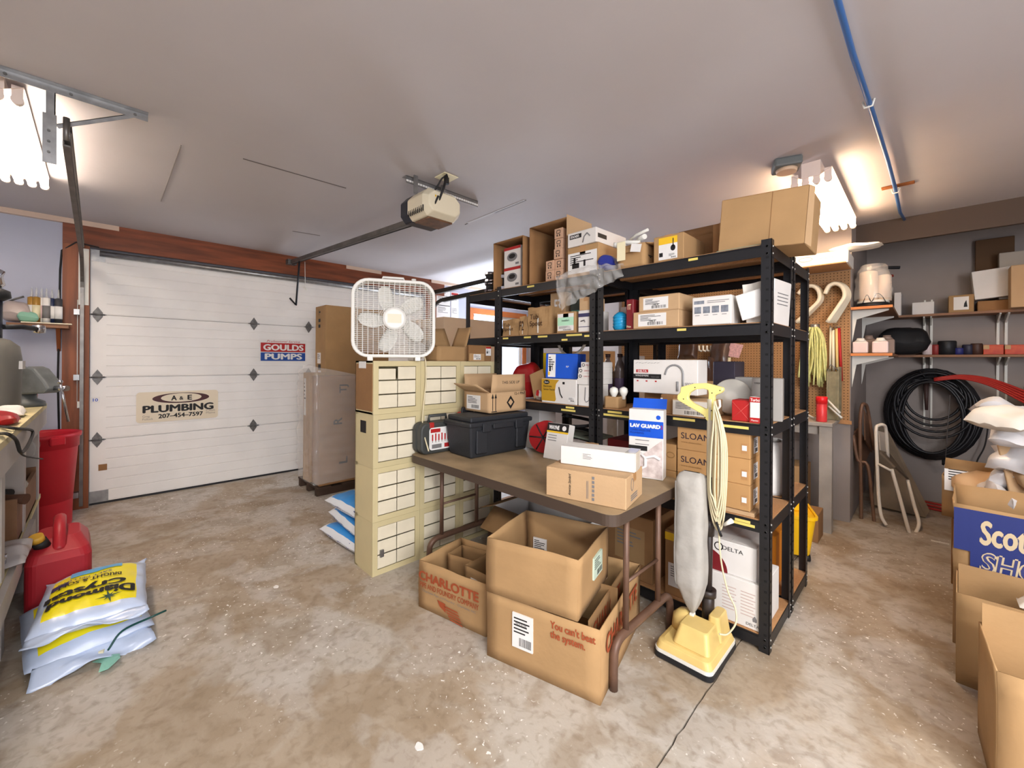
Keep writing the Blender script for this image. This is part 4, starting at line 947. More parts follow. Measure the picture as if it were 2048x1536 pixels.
# big carton on its side with small boxes
A = PX(1059, 560, y=2.30); B = PX(1133, 560, y=2.30); w = B.x-A.x; h = H(1059, 462, 2.30, Z5)+.02; dd = .36
t = carton('carton', 'big opened carton on its side full of small pinkish boxes on the top shelf', 'carton', (A.x, 2.30+dd, Z5), w, h, dd, 0, CB2, open_=True, rx=90)
G().add([(w, h, dd), (w, h, dd-.0), (w, h+.0, dd)], []) 
G().add([(w, h*.70, dd), (w+.19, h*.62, dd-.02), (w+.19, h*.80, dd-.02), (w, h+.02, dd)], [(0, 1, 2, 3)]).build('flap', CBP, t, solid=.005)
PNK = mat('pinkish_kraft', (204, 164, 134), .7, var=.08, vs=20)
n = 0
for r in range(5):
    for c in range(4):
        x = A.x+.150+c*.0765+(.0 if r < 2 else .075); 
        if (r >= 2 and c == 3) or x+.074 > B.x or .076+r*.075 > h: continue
        first = n == 0
        if first:
            sb = thing('small_box', 'small pinkish box in the opened carton, bottom row, first from left', 'box', (x, 2.31+.0, Z5+.009), 0, 'small pinkish boxes in the opened carton'); DIM[sb.name] = (.074, .1, .072)
            G().box(0, 0, 0, .074, .1, .072).build('box_body', PNK, sb, bevel=.002)
            g = G().ring(rrect(.036, .026, .008, 3, .037, .046), rrect(.028, .018, .005, 3, .037, .046), 0, .001, M=fmx(sb, 'F')).box(.022, .014, 0, .030, .028, .001, M=fmx(sb, 'F')).box(.044, .014, 0, .052, .028, .001, M=fmx(sb, 'F')); g.build('symbol_print', BLK, sb)['kind'] = 'stuff'
        else: dup(sb, (x, 2.31+random.uniform(0, .02), Z5+.009+r*.0735), None, 'small pinkish box in the opened carton, '+['bottom', 'second', 'third', 'fourth', 'top'][r]+' row, '+['first', 'second', 'third', 'fourth'][c]+' from left')
        n += 1
# white faucet box on tan box
y = 2.29; z0 = Z5+.03
t = fcart('label_carton', 'tan carton with wide white label under the white tap box on the top shelf', 'carton', y, 1134, 1196, Z5, H(1140, 497, y, Z5), .26, m=CB); w, d, h = DIM[t.name]; sticker(t, 'F', .005, h*.1, w*.93, h*.7, WHT, BLK, 'pic lines')
hh = h
t = fcart('tap_box', 'flat white tap box with black logo strips on the tan carton, top shelf', 'box', y-.005, 1134, 1192, Z5+hh+.003, .095, .36, m=WBOX, tape=False, rz=-2); w, d, h = DIM[t.name]
G().box(w*.08, h*.55, 0, w*.5, h*.85, .001, M=fmx(t, 'F')).build('black_logo_strip', BLK, t); write(t, 'F', 'moen', w*.12, h*.6, w*.3, h*.18, WHT, bold=.02, n=.003); G().box(.02, h*.35, 0, .12, h*.65, .001, M=fmx(t, 'R')).build('black_logo_strip', BLK, t)
G().tube([(w*.55, h*.15, .001), (w*.6, h*.55, .001), (w*.7, h*.75, .001), (w*.8, h*.5, .001)], .004, 6, M=fmx(t, 'F')).build('tap_picture', GRYI, t)
t = thing('blue_packet', 'crumpled blue plastic packet wedged beside the tan carton on the top shelf', 'packet', (PX(1213, 525, y=2.30).x, 2.33, Z5+.01), 10)
pillow('packet_body', mat('navy_film', (36, 50, 140), .25, spec=.7), t, .11, .12, .10, seed=9, amp=.02, nu=14, nv=14)
# clear plastic bag over the edge
t = thing('plastic_bag', 'crumpled clear plastic bag hanging over the front edge of the top shelf', 'plastic bag', (0, 0, 0))
xa = PX(1118, 560, y=2.25).x; xb = PX(1246, 560, y=2.25).x
def pb(u, v):
    x = xa+(xb-xa)*u; drop = (.20-.17*u)*(1 if u > .03 else .5)
    s_ = v*(.16+drop+.04)
    if s_ < .16: p = Vector((x, 2.40-s_, Z5+.012+.03*sin(u*3.1)))
    else: p = Vector((x, 2.24-.03*sin(v*4), Z5+.012-(s_-.16)))
    k = Vector((x*16, p.y*16, p.z*14)); return p+Vector((noise.noise(k)*.010, -abs(noise.noise(k+Vector((5, 0, 0))))*.05, noise.noise(k*1.7)*.012))
G().grid(pb, 50, 40).build('film', mat('clear_bag_film', (252, 250, 244), .12, alpha=.26, spec=1, bump=.3, bs=18), t)
# open box with tags and fittings
t = fcart('carton', 'small torn open carton with hanging tags on the top shelf', 'carton', 2.285, 1236, 1288, Z5, H(1240, 490, 2.285, Z5)*.9, .2, m=CB, open_=True, flaps={'F': 150, 'R': 100}, fl=.05, crumple=.004); w, d, h = DIM[t.name]
tg = G().box(.01, -.035, h*.3, .065, -.032, h+.02); tg.build('hang_tag', CREAM, t); G().box(.085, -.045, h*.75, .15, -.04, h*1.1, M=Matrix.Rotation(.2, 4, 'Y')).build('printed_tag', WHT, t)
write(t, 'R', '7-4', .04, .02, .06, .05, BLK, rot=90)
b0 = Vector((t.location.x, 2.33, Z5+h))
for i, (p1, p2, r) in enumerate((((-.06, 0, .035), (.10, .04, .03), .013), ((.0, .05, .05), (.17, .0, .085), .009), ((.03, .1, .04), (.14, .02, .055), .016))):
    q = thing('pipe_fitting', ['white plastic drain pipe lying across the torn carton, pointing left', 'thin white pipe sticking up to the right from the torn carton', 'short wide white fitting in the middle of the torn carton'][i], 'fitting', b0, 0, 'white plastic fittings on the torn carton')
    G().tube([p1, ((p1[0]+p2[0])/2, (p1[1]+p2[1])/2, (p1[2]+p2[2])/2+.01), p2], r, 12).build('pipe_body', WPL, q); v = Vector(p1); d_ = (Vector(p2)-v).normalized(); G().tube([v, v+d_*.02], r*1.35, 12).build('collar', WPL, q)
# yellow label carton
t = fcart('carton', 'brown carton with yellow and white pump label on the top shelf', 'carton', 2.285, 1306, 1366, Z5, H(1310, 476, 2.285, Z5), .30, m=CB); w, d, h = DIM[t.name]; F = fmx(t, 'F')
G().box(w*.18, h*.06, 0, w*.80, h*.93, .001, M=F).build('label_sheet', WHT, t); G().box(w*.18, h*.66, 0, w*.80, h*.93, .0016, M=F).build('yellow_label_head', YEL, t)
G().prism(el(w*.66, h*.48, w*.08, h*.12, 16), .001, .002, M=F).box(w*.65, h*.5, .001, w*.68, h*.85, .002, M=F).box(w*.2, h*.18, .001, w*.32, h*.34, .002, M=F).build('pump_picture', BLK, t); sticker(t, 'F', w*.5, h*.08, w*.28, h*.2, n=.002)
t = carton('carton', 'taller carton with raised flap behind the yellow-label carton', 'carton', (t.location.x-.01, 2.60, Z5), .40, .24, .20, 0, CB2, open_=True, flaps={'F': -25, 'B': 5}, fl=.06)
# flat boxes behind and the big tilted carton
t = fcart('carton', 'plain brown carton between the yellow-label carton and the biggest carton', 'carton', 2.42, 1424, 1462, Z5, .19, .3, m=CB2)
A = PX(1433, 500, y=2.33); B = PX(1607, 490, y=2.20)
t = carton('carton', 'biggest carton on the right end of the top shelf near the lights', 'carton', (-.785, 2.335, Z5+.012), .385, .30, .27, 0, CB, tape=False, ry=4); w, d, h = DIM[t.name]
G().box(w*.61, -.0015, .0, w*.615, 0, h).build('crease', CB2, t)
G().add([(w, 0, h), (w+.022, .0, h-.015), (w+.026, .0, -0.02), (w, 0, 0)], [(0, 1, 2, 3)]).build('flap', CBP, t, solid=.004)
t = G().box(-.78, 2.30, Z5, -.56, 2.40, Z5+.008); tagp(t.build('cloth_strip', mat('green_cloth', (120, 140, 120), .8)), 'folded pale green strip under the biggest carton on the top shelf', 'cloth')
# --- second shelf, left bay
def wr_box(px0, px1, pyt, lb, y=2.295, d=.2, seed=1, m=CB, s_='Tub\nSpout', yaw=0):
    t = fcart('crushed_carton', lb, 'carton', y, px0, px1, Z4, H(px0, pyt, y, Z4), d, m=m, crumple=.012, seed=seed, tape=False, rz=yaw, group='crushed cartons'); w, d, h = DIM[t.name]
    write(t, 'F', s_, w*.15, h*.25, w*.6, h*.5, mat('marker', (70, 44, 24), .6), bold=.01, n=.016); G().box(w*.5, h*.05, .012, w*.56, h*.6, .0135, M=fmx(t, 'F')).build('tape_strip', MATS['shiny_tape'], t); return t  # pale strip of tape down the front
wr_box(1005, 1037, 640, 'low crushed brown carton with marker writing at the left of the second shelf', seed=2)
wr_box(1056, 1098, 617, 'crushed open brown carton with marker writing beside a green-label box', seed=6)
wr_box(1039, 1054, 634, 'plain crushed brown carton between the two with writing', seed=8, s_='F2')
t = fcart('small_carton', 'upright small carton with taped flap standing above the crushed cartons', 'carton', 2.44, 1100, 1130, Z4+.0, H(1100, 588, 2.44, Z4), .08, m=CBP, tape=False, ry=0); w, d, h = DIM[t.name]; write(t, 'F', 'E3', w*.3, h*.55, w*.4, h*.3, WHT, n=.002); G().box(w*.25, 0, 0, w*.6, h*.45, .001, M=fmx(t, 'F')).build('tape_strip', MATS['shiny_tape'], t)
t = fcart('label_box', 'carton with green and white label on the second shelf', 'carton', 2.285, 1113, 1150, Z4, H(1115, 626, 2.285, Z4), .22, m=CB); w, d, h = DIM[t.name]; F = fmx(t, 'F')
G().box(w*.06, h*.1, 0, w*.92, h*.93, .0008, M=F).build('label_sheet', WHT, t); G().box(w*.06, h*.35, 0, w*.92, h*.75, .0016, M=F).build('green_label_area', mat('mint_print', (180, 228, 196), .6), t); sticker(t, 'F', w*.08, h*.1, w*.8, h*.25, n=.0018)
write(t, 'F', 'Installers', w*.3, h*.55, w*.4, h*.1, BLK, bold=0, n=.003)
t = fcart('dark_box', 'dark green box standing behind the green-label carton', 'box', 2.43, 1140, 1168, Z4, H(1140, 598, 2.43, Z4), .15, m=mat('dark_green', (46, 60, 54), .5), tape=False); w, d, h = DIM[t.name]; G().box(w*.1, h*.6, 0, w*.8, h*.66, .001, M=fmx(t, 'F')).build('teal_stripe', mat('teal', (60, 170, 150), .5), t)
t = fcart('label_box', 'white box with navy heading beside the middle rack posts', 'box', 2.285, 1156, 1184, Z4, H(1158, 622, 2.285, Z4), .2, m=WBOX, tape=False); w, d, h = DIM[t.name]; F = fmx(t, 'F')
G().box(w*.02, h*.70, 0, w*.98, h*.87, .001, M=F).box(w*.02, h*.22, 0, w*.9, h*.25, .001, M=F).build('navy_band', MATS['navy_print'], t); G().tube([(w*.2, h*.5, .001), (w*.45, h*.55, .001), (w*.5, h*.45, .001)], .004, 6, M=F).build('tap_picture', GRYI, t)
q = fcart('small_carton', 'small tan carton on top of the white box with navy heading', 'carton', 2.29, 1158, 1184, Z4+h+.002, .085, .15, m=CBP)
t = thing('blue_ball', 'light blue rounded plastic dome behind the upright small carton', 'plastic dome', (PX(1086, 640, y=2.45).x, 2.50, Z4)); TEAL = mat('sky_blue_plastic', (30, 150, 200), .35)
G().lathe([(.05, 0), (.056, .05), (.045, .11), (.03, .135), (.01, .145)], 20).build('dome', TEAL, t)
# second shelf, right bay
t = fcart('blue_bottle', 'x', 'box', 2.30, 0, 1, 0, .1, .1) if False else thing('blue_container', 'bright blue rounded plastic container beside the dark red folder', 'container', (PX(1238, 640, y=2.33).x, 2.35, Z4))
G().lathe([(.036, 0), (.046, .015), (.047, .075), (.042, .098), (.02, .115), (.012, .118)], 20).build('container_body', TEAL, t)
for k in range(4): G().lathe([(.048, .02+.02*k), (.0495, .025+.02*k), (.048, .03+.02*k)], 20).build('rib', TEAL, t)
t = fcart('white_box', 'plain grey-white box at the back left of the right second shelf', 'box', 2.50, 1244, 1290, Z4, .10, .15, m=WBOX, tape=False)
t = fcart('white_box', 'pinkish-grey box stacked at the back of the right second shelf', 'box', 2.52, 1240, 1290, Z4+.102, .07, .12, m=mat('pinkish_grey', (176, 160, 152), .7), tape=False)
t = fcart('folder', 'dark red box file with small white emblem on the second shelf', 'folder', 2.285, 1252, 1266, Z4, H(1252, 600, 2.285, Z4), .2, m=mat('burgundy', (118, 28, 34), .5), tape=False); w, d, h = DIM[t.name]; write(t, 'F', 'IT', w*.25, h*.66, w*.45, h*.18, CREAM, bold=.01); write(t, 'F', 'Price', w*.1, h*.05, w*.6, h*.08, CREAM, bold=.01)
y = 2.275; hb = H(1268, 626, y, Z4)
for k in range(2):
    t = fcart('flat_carton', ['lower', 'upper'][k]+' flat tan carton with white barcode label beside the dark red folder', 'carton', y+.01*k, (1266, 1277)[k], (1357, 1358)[k], Z4+k*(hb+.002), hb*(1, .95)[k], .34, m=CBP, tape=False, group='flat tan cartons with barcode labels'); w, d, h = DIM[t.name]
    sticker(t, 'F', w*.12, h*.12, w*.62, h*.76, WHT, BLK, 'bar', seed=k); write(t, 'F', '2-406 W' if k else '25066-2F', w*.36, h*.35, w*.15, h*.14, BLK, bold=0, n=.002)
t = fcart('tap_box', 'white box with four grey pictures on the right second shelf', 'box', 2.275, 1384, 1462, Z4, H(1384, 597, 2.275, Z4), .15, m=WBOX, tape=False); w, d, h = DIM[t.name]; F = fmx(t, 'F')
g = G(); [g.box(w*(.06+.23*k), h*.42, 0, w*(.24+.23*k), h*.66, .001, M=F) for k in range(4)]; g.box(w*.05, h*.76, 0, w*.32, h*.88, .001, M=F); g.build('grey_picture', mat('grey_photo', (140, 146, 156), .5, var=.4, vs=40), t)['kind'] = 'stuff'
g = G(); [g.box(w*(.40+.0*k), h*(.84-.06*k), 0, w*(.95-.1*k), h*(.86-.06*k), .001, M=F) for k in range(2)]; [g.box(w*(.08+.23*k), h*.34, 0, w*(.20+.23*k), h*.36, .001, M=F) for k in range(4)]; g.build('print', GRYI, t)['kind'] = 'stuff'
PAP = mat('paper_sheets', (224, 218, 206), .7, var=.05)
t = carton('paper_bundle', 'slanted bundle of cream papers at the right end of the second shelf', 'papers', (PX(1492, 650, y=2.32).x, 2.33, Z4), .085, .10, .20, 8, PAP, tape=False, crumple=.006, ry=-6); w, d, h = DIM[t.name]
t = carton('printed_folder', 'grey-white printed folder standing at the end of the second shelf behind the post', 'papers', (-.585, 2.42, Z4), .035, .24, .23, -6, WBOX, tape=False, ry=3); w, d, h = DIM[t.name]; g = G(); [g.box(.05, h*(.7-.08*k), 0, .2, h*(.72-.08*k), .001, M=fmx(t, 'R')) for k in range(4)]; g.build('print', GRYI, t)['kind'] = 'stuff'
t = carton('envelope', 'white envelope leaning over the slanted papers on the second shelf', 'papers', (PX(1484, 650, y=2.29).x, 2.29, Z4+.012), .115, .012, .13, 3, WHT, tape=False, ry=-14)
# --- third shelf, left bay
t = fcart('faucet_box', 'white and gold sensor faucet box on the third shelf', 'box', 2.275, 1084, 1153, Z3, H(1084, 757, 2.275, Z3), .2, m=WBOX, tape=False); w, d, h = DIM[t.name]; F = fmx(t, 'F'); hf = h
G().prism([(0, h*.08), (w*.40, h*.08), (w*.43, h*.16), (w*.40, h*.5), (w*.43, h*.8), (w*.52, h*.97), (0, h)], 0, .001, M=F).build('gold_area', mat('gold_print', (190, 148, 40), .4), t)
G().prism(el(w*.15, h*.86, w*.09, h*.09, 20), .001, .002, M=F).build('black_oval', BLK, t); write(t, 'F', 'Zurn', w*.09, h*.83, w*.12, h*.07, WHT, n=.003)
write(t, 'F', 'Electronic', w*.06, h*.65, w*.25, h*.09, BLK, bold=.01); write(t, 'F', 'Sensor Faucet', w*.06, h*.52, w*.34, h*.09, BLK, bold=.01); sticker(t, 'F', w*.78, h*.12, w*.18, h*.18, n=.0012)
G().tube([(w*.52, h*.68, .002), (w*.56, h*.4, .002), (w*.62, h*.25, .002)], .004, 6, M=F).box(w*.62, h*.8, .0, w*.68, h*.9, .001, M=F).build('tap_picture', BLK, t)
t = fcart('blue_box', 'deep blue box with white label tilted on the gold faucet box', 'box', 2.30, 1092, 1112, Z3+hf+.004, .17, .22, m=BLUE, tape=False, rz=-8, ry=2) if False else carton('blue_box', 'deep blue box with white label, turned on top of the gold faucet box', 'box', (PX(1090, 750, y=2.285).x, 2.29, Z3+hf+.006), .245, .16, .175, 14, BLUE, tape=False, ry=1); w, d, h = DIM[t.name]
sticker(t, 'F', w*.08, .008, w*.24, h*.93, WHT, BLK, 'pic lines'); G().box(w*.09, .02, .001, w*.14, .045, .0016, M=fmx(t, 'F')).build('yellow_mark', YEL, t); write(t, 'F', 'RP', w*.66, h*.45, w*.08, h*.07, WHT, bold=0)
for k in range(4):
    t = fcart('thin_box', ['lowest', 'second', 'third', 'top'][k]+' of four thin white boxes with pink lettering by the middle post', 'box', 2.28+.004*k, 1154+(0, 2, 3, 8)[k], 1186, Z3+.142+k*.0375, .036, .24, m=WBOX, tape=False, group='thin white boxes with pink lettering'); w, d, h = DIM[t.name]
    if k: G().ring(el(.02, .018, .012, .011, 14), el(.02, .018, .008, .007, 14), 0, .001, M=fmx(t, 'F')).build('ring_print', BLK, t); write(t, 'F', '(200-08)', w*.4, h*.3, w*.45, h*.3, RED, bold=0)
t = fcart('tap_box', 'upright white box with black hook picture by the middle rack posts', 'box', 2.275, 1157, 1184, Z3, .139, .2, m=WBOX, tape=False); w, d, h = DIM[t.name]; F = fmx(t, 'F')
G().tube([(w*.55, h*.9, .001), (w*.5, h*.3, .001), (w*.6, h*.2, .001), (w*.8, h*.28, .001), (w*.82, h*.45, .001)], .003, 6, M=F).build('hook_picture', GRYI, t)
t = fcart('cardboard_sheet', 'x', 'box', 2.4, 0, 1, 0, 1, 1) if False else carton('yellow_box', 'bright yellow box standing behind the blue box on the third shelf', 'box', (PX(1086, 720, y=2.50).x, 2.50, Z3), .13, .12, .36, 0, mat('bright_yellow', (238, 206, 16), .5), tape=False)
t = carton('torn_cardboard', 'torn piece of cardboard leaning left of the blue box on the third shelf', 'cardboard', (PX(1066, 750, y=2.31).x, 2.32, Z3+.012), .14, .01, .19, 0, CB, tape=False, ry=-20, rx=-6)
t = thing('red_package', 'dark red crumpled package on the third shelf above the open carton', 'package', (PX(1052, 740, y=2.42).x, 2.44, Z3+.005), 10); pillow('package_body', RDP, t, .24, .16, .27, seed=3, amp=.03, nu=12, nv=12)
t = thing('red_white_parts', 'clear bag of red and white small parts left of the gold faucet box', 'plastic bag', (PX(1074, 790, y=2.30).x, 2.36, Z3+.002), 0); pillow('bag_body', [MATS['clear_bag_film'], RED, WHT], t, .08, .1, .09, seed=4, amp=.03, nu=12, nv=12, mf=lambda u, v: int(u*3+v*4) % 3)
# --- third shelf, right bay
t = fcart('small_carton', 'small open tan carton holding bulbs on the third shelf right of the posts', 'carton', 2.285, 1210, 1234, Z3, .075, .13, m=CB, open_=True, rz=6)
for k in range(2):
    q = thing('light_bulb', ['white round bulb at the front of the small open tan carton', 'white round bulb at the back of the small open tan carton'][k], 'bulb', (t.location.x+.045+.04*k, 2.32+.05*k, Z3+.055)); G().lathe([(.012, 0), (.013, .02), (.02, .03), (.028, .05), (.024, .07), (.008, .08)], 16).build('bulb_glass', WPL, q)
BOT = mat('smoky_bottle', (150, 128, 118), .15, alpha=.55, spec=.9); 
for i in range(6):
    x = PX(1216+i % 3*24, 700, y=2.80+.10*(i//3)).x; q0 = (x, 2.80+.10*(i//3), Z3)
    lbs = ['left bottle of the front row of smoky plastic bottles on the rear rack', 'middle bottle of the front row of smoky plastic bottles', 'right bottle of the front row of smoky plastic bottles', 'left bottle of the back row of smoky plastic bottles', 'middle bottle of the back row of smoky plastic bottles', 'right bottle of the back row of smoky plastic bottles']
    if i == 0:
        bt = thing('plastic_bottle', lbs[0], 'bottle', q0, 0, 'smoky plastic bottles on the rear rack'); G().lathe([(.036, 0), (.04, .01), (.04, .24), (.03, .28), (.015, .31), (.015, .33)], 18).build('bottle_body', BOT, bt); G().tube([(0, 0, .33), (0, 0, .355)], .02, 12).build('cap', mat('brown_cap', (70, 46, 40), .5), bt)
        G().lathe([(.0405, .08), (.0412, .081), (.0412, .17), (.0405, .171)], 18).build('label_sleeve', mat('mauve_label', (120, 100, 130), .5), bt)
    else: dup(bt, q0, i*20, lbs[i])
zs = Z3+.11
t = fcart('carton', 'brown carton under the left end of the white kitchen tap box', 'carton', 2.29, 1322, 1349, Z3, .108, .3, m=CB2, tape=False); G().box(.0, 0, .0, .012, .09, .0015, M=fmx(t, 'F')).build('white_edge_label', WHT, t)
t = fcart('carton', 'dark brown carton under the middle of the white kitchen tap box', 'carton', 2.40, 1290, 1325, Z3, .108, .2, m=CB2, tape=False)
t = fcart('kitchen_tap_box', 'large white tap box with curved spout picture on the third shelf', 'box', 2.33, 1267, 1396, zs+.0, H(1267, 720, 2.33, zs), .14, m=WBOX, tape=False); w, d, h = DIM[t.name]; F = fmx(t, 'F')
G().box(w*.05, h*.62, 0, w*.25, h*.71, .0012, M=F).build('red_logo_strip', RED, t); write(t, 'F', 'DELTA', w*.08, h*.635, w*.15, h*.06, WHT, bold=.03, n=.0025); G().box(0, h*.43, 0, w*.46, h*.575, .0012, M=F).build('black_band', BLK, t); write(t, 'F', 'WINDEMERE', w*.04, h*.50, w*.22, h*.05, WHT, bold=.0, n=.0025); write(t, 'F', 'TOUCH CLEAN', w*.3, h*.47, w*.13, h*.04, GRYI, bold=.0, n=.0025)
g = G(); [g.box(w*(.06+.15*k), h*.34, 0, w*(.09+.15*k), h*.38, .001, M=F) for k in range(3)]; g.build('red_square_print', RED, t)['kind'] = 'stuff'
G().tube([(w*.52, h*.57, .001)]+[(w*(.66-.13*cos(R(a))), h*.6+w*.13*sin(R(a)), .001) for a in range(10, 181, 17)]+[(w*.79, h*.35, .001), (w*.79, h*.24, .001)], .0055, 8, M=F).build('spout_picture', mat('silver_ink', (140, 140, 140), .3), t)
G().tube([(w*.71, h*.1, .001), (w*.71, h*.38, .001)], .007, 6, M=F).build('soap_pump_picture', MATS['silver_ink'], t); write(t, 'F', 'SPOT', w*.82, h*.28, w*.12, h*.07, GRYI, bold=0)
g = G(); [g.tube([(w*(.04+.05*k), h*(.90+.01*(k % 2)), .0), (w*(.08+.05*k), h*(.93-.01*(k % 3)), .0)], .0012, 4, M=F) for k in range(8)]; g.build('pen_scribble', GRYI, t)['kind'] = 'stuff'
t = fcart('label_box', 'low tan box with white label and barcode behind the vacuum handle', 'box', 2.272, 1345, 1420, Z3, .088, .26, m=CBP, tape=False); w, d, h = DIM[t.name]; sticker(t, 'F', w*.02, h*.05, w*.94, h*.9, mat('shiny_label', (216, 210, 200), .2), BLK, 'bar')
t = thing('disc_roll', 'white ribbed plastic disc standing on edge behind the vacuum handle', 'disc', (PX(1464, 770, y=2.50).x, 2.50, Z3+.105), 10, rx=80)
t.scale = (.78, .78, 1)
G().lathe([(.02, -.02), (.12, -.018), (.128, 0), (.12, .018), (.05, .022), (.045, .03), (.02, .03)], 36).build('disc_body', WPL, t); 
t = fcart('foam_box', 'grey-white moulded box behind the white plastic disc', 'box', 2.58, 1470, 1520, Z3, .21, .1, m=mat('pale_grey', (170, 168, 164), .6), tape=False)
t = fcart('red_box', 'small red box with folded top at the front of the third shelf', 'box', 2.285, 1464, 1502, Z3, H(1464, 800, 2.285, Z3), .12, m=RED, tape=False); w, d, h = DIM[t.name]
G().tube([(0, h*.95, .0), (w*.5, h*.5, .001), (w, h*.95, 0)], .0012, 4, M=fmx(t, 'F')).tube([(0, h*.1, 0), (w*.5, h*.5, .001), (w*.9, h*.1, 0)], .0012, 4, M=fmx(t, 'F')).build('fold_line', mat('pink_line', (220, 110, 100), .5), t)
t = fcart('part_box', 'red and white part box against the right front rack post', 'box', 2.272, 1500, 1531, Z3, H(1500, 794, 2.272, Z3), .09, m=WBOX, tape=False); w, d, h = DIM[t.name]; F = fmx(t, 'F')
G().box(0, h*.8, 0, w, h, .001, M=F).box(0, 0, 0, w, h*.2, .001, M=F).build('red_band', RED, t); write(t, 'F', 'TurboVo', w*.05, h*.84, w*.9, h*.11, WHT, bold=.02); write(t, 'F', 'Master', w*.1, h*.06, w*.5, h*.07, WHT, bold=0)
t = carton('blister_pack', 'tall silver and clear blister package at the right end of the third shelf', 'package', (PX(1502, 800, y=2.38).x, 2.39, Z3), .135, .09, .215, 8, mat('silver_card', (156, 152, 146), .3), tape=False); w, d, h = DIM[t.name]
write(t, 'F', 'TIMER', w*.08, h*.86, w*.2, h*.04, BLK, bold=0); G().prism(rrect(w*.35, h*.38, .015, cx=w*.35, cy=h*.35), 0, .02, M=fmx(t, 'F')).build('blister_dome', CLEAR, t); G().prism(rrect(w*.28, h*.3, .01, cx=w*.35, cy=h*.35), .001, .012, M=fmx(t, 'F')).build('grey_device', mat('mid_grey', (96, 98, 100), .5), t)
# pegboard tools seen through the shelf
# --- fourth shelf: long cartons
SLC = mat('kraft_tan', (190, 146, 94), .8, var=.08, vs=4, rnd=.04)
hs = .128
for k in range(3):
    t = fcart('flush_valve_carton', ['bottom', 'middle', 'top'][k]+' long kraft carton of the right stack on the fourth shelf', 'carton', 2.285, 1354 if k < 3 else 0, 1500, Z2+.022+k*(hs+.002), hs, .32, m=SLC, tape=False, group='kraft cartons on the fourth shelf', pyref=960); w, d, h = DIM[t.name]
    if k > 0: write(t, 'F', 'SLOAN', w*.06, h*.48, w*.42, h*.26, mat('dark_navy_ink', (36, 30, 50), .6), bold=.0); write(t, 'F', 'www.sloanvalve', w*.06, h*.3, w*.3, h*.08, mat('tan_ink', (150, 112, 66), .6), bold=0)
    G().box(w*.89, h*.2, 0, w*.97, h*.6, .0008, M=fmx(t, 'F')).build('hand_hole_tape', TAPE, t); G().box(w*.90, h*.32, .0008, w*.96, h*.52, .0016, M=fmx(t, 'F')).build('white_label', WHT, t); sticker(t, 'R', .06, .02, .07, .08)
t = fcart('packing_board', 'flat ragged cardboard sheet under the kraft cartons on the fourth shelf', 'cardboard', 2.283, 1350, 1508, Z2, .018, .34, m=CBP, tape=False, pyref=1040)
for k in range(2):
    t = fcart('small_carton', ['lower', 'upper'][k]+' square kraft carton left of the kraft carton stacks on the fourth shelf', 'carton', 2.29, 1316, 1352, Z2+k*.15, .148, .25, m=SLC, tape=False, pyref=900); w, d, h = DIM[t.name]; G().ring(el(w*.7, h*.6, .025, .018, 16), el(w*.7, h*.6, .02, .013, 16), 0, .001, M=fmx(t, 'F')).build('emblem_print', MATS['tan_ink'], t)
t = thing('dark_hose', 'coiled black hose on the fourth shelf seen above the leaning box', 'hose', (PX(1150, 880, y=2.42).x, 2.46, Z2+.02)); G().tube([(.13*cos(k*.5), .08*sin(k*.5), .0+.012*k*.5) for k in range(60)], .012, 8).build('hose_coil', RUB, t)
t = carton('storage_box', 'dark red box in the shade on the fourth shelf right of the middle posts', 'box', (PX(1215, 880, y=2.36).x, 2.36, Z2), .26, .25, .26, 0, mat('deep_red', (110, 26, 26), .6), tape=False)  # plain dark red box colour
t = carton('white_box', 'white box at the back of the fourth shelf above the toolbox', 'box', (-2.30, 2.45, Z2), .16, .2, .38, 0, WBOX, tape=False)
t = carton('grey_sheet', 'slanting white-edged sheet lying on the fourth shelf left of the posts', 'sheet', (-1.95, 2.35, Z2+.25), .38, .25, .012, 0, mat('grey_green_sheet', (120, 126, 112), .5), tape=False, ry=4)
# --- bottom shelf
t = fcart('white_product_box', 'white box with logo standing on the bottom shelf right end', 'box', 2.285, 1404, 1527, Z1, H(1430, 1142, 2.285, Z1), .30, m=WBOX, tape=False, pyref=1200); w, d, h = DIM[t.name]; F = fmx(t, 'F')
g = G(); [g.box(w*(.35+.3*j), h*(.75-.07*k), 0, w*(.58+.3*j-.03*(k % 2)), h*(.77-.07*k), .001, M=F) for k in range(8) for j in range(2)]; g.build('print', mat('pale_print', (196, 176, 168), .6), t)['kind'] = 'stuff'
write(t, 'F', 'DELTA', w*.74, h*.07, w*.2, h*.06, GRYI, bold=.01); G().prism([(w*.84, h*.18), (w*.90, h*.18), (w*.905, h*.24), (w*.87, h*.31), (w*.835, h*.24)], 0, .001, M=F).build('drop_logo', GRYI, t); hb1 = h
t = fcart('white_product_box', 'white box with dark red quarter circle, upper of two on the bottom shelf', 'box', 2.30, 1410, 1513, Z1+hb1+.002, H(1435, 1078, 2.30, Z1+hb1), .26, m=WBOX, tape=False, pyref=1110); w, d, h = DIM[t.name]; F = fmx(t, 'F')
write(t, 'F', 'DELTA', w*.36, h*.72, w*.40, h*.12, BLK, bold=0); G().ring(el(w*.28, h*.78, .022, .022, 20), el(w*.28, h*.78, .017, .017, 20), 0, .001, M=F).build('round_logo', BLK, t)
G().prism([(0, 0)]+[(w*.46*cos(R(a)), h*.66*sin(R(a))) for a in range(0, 91, 9)], 0, .001, M=F).build('dark_red_quarter', MATS['burgundy'], t)
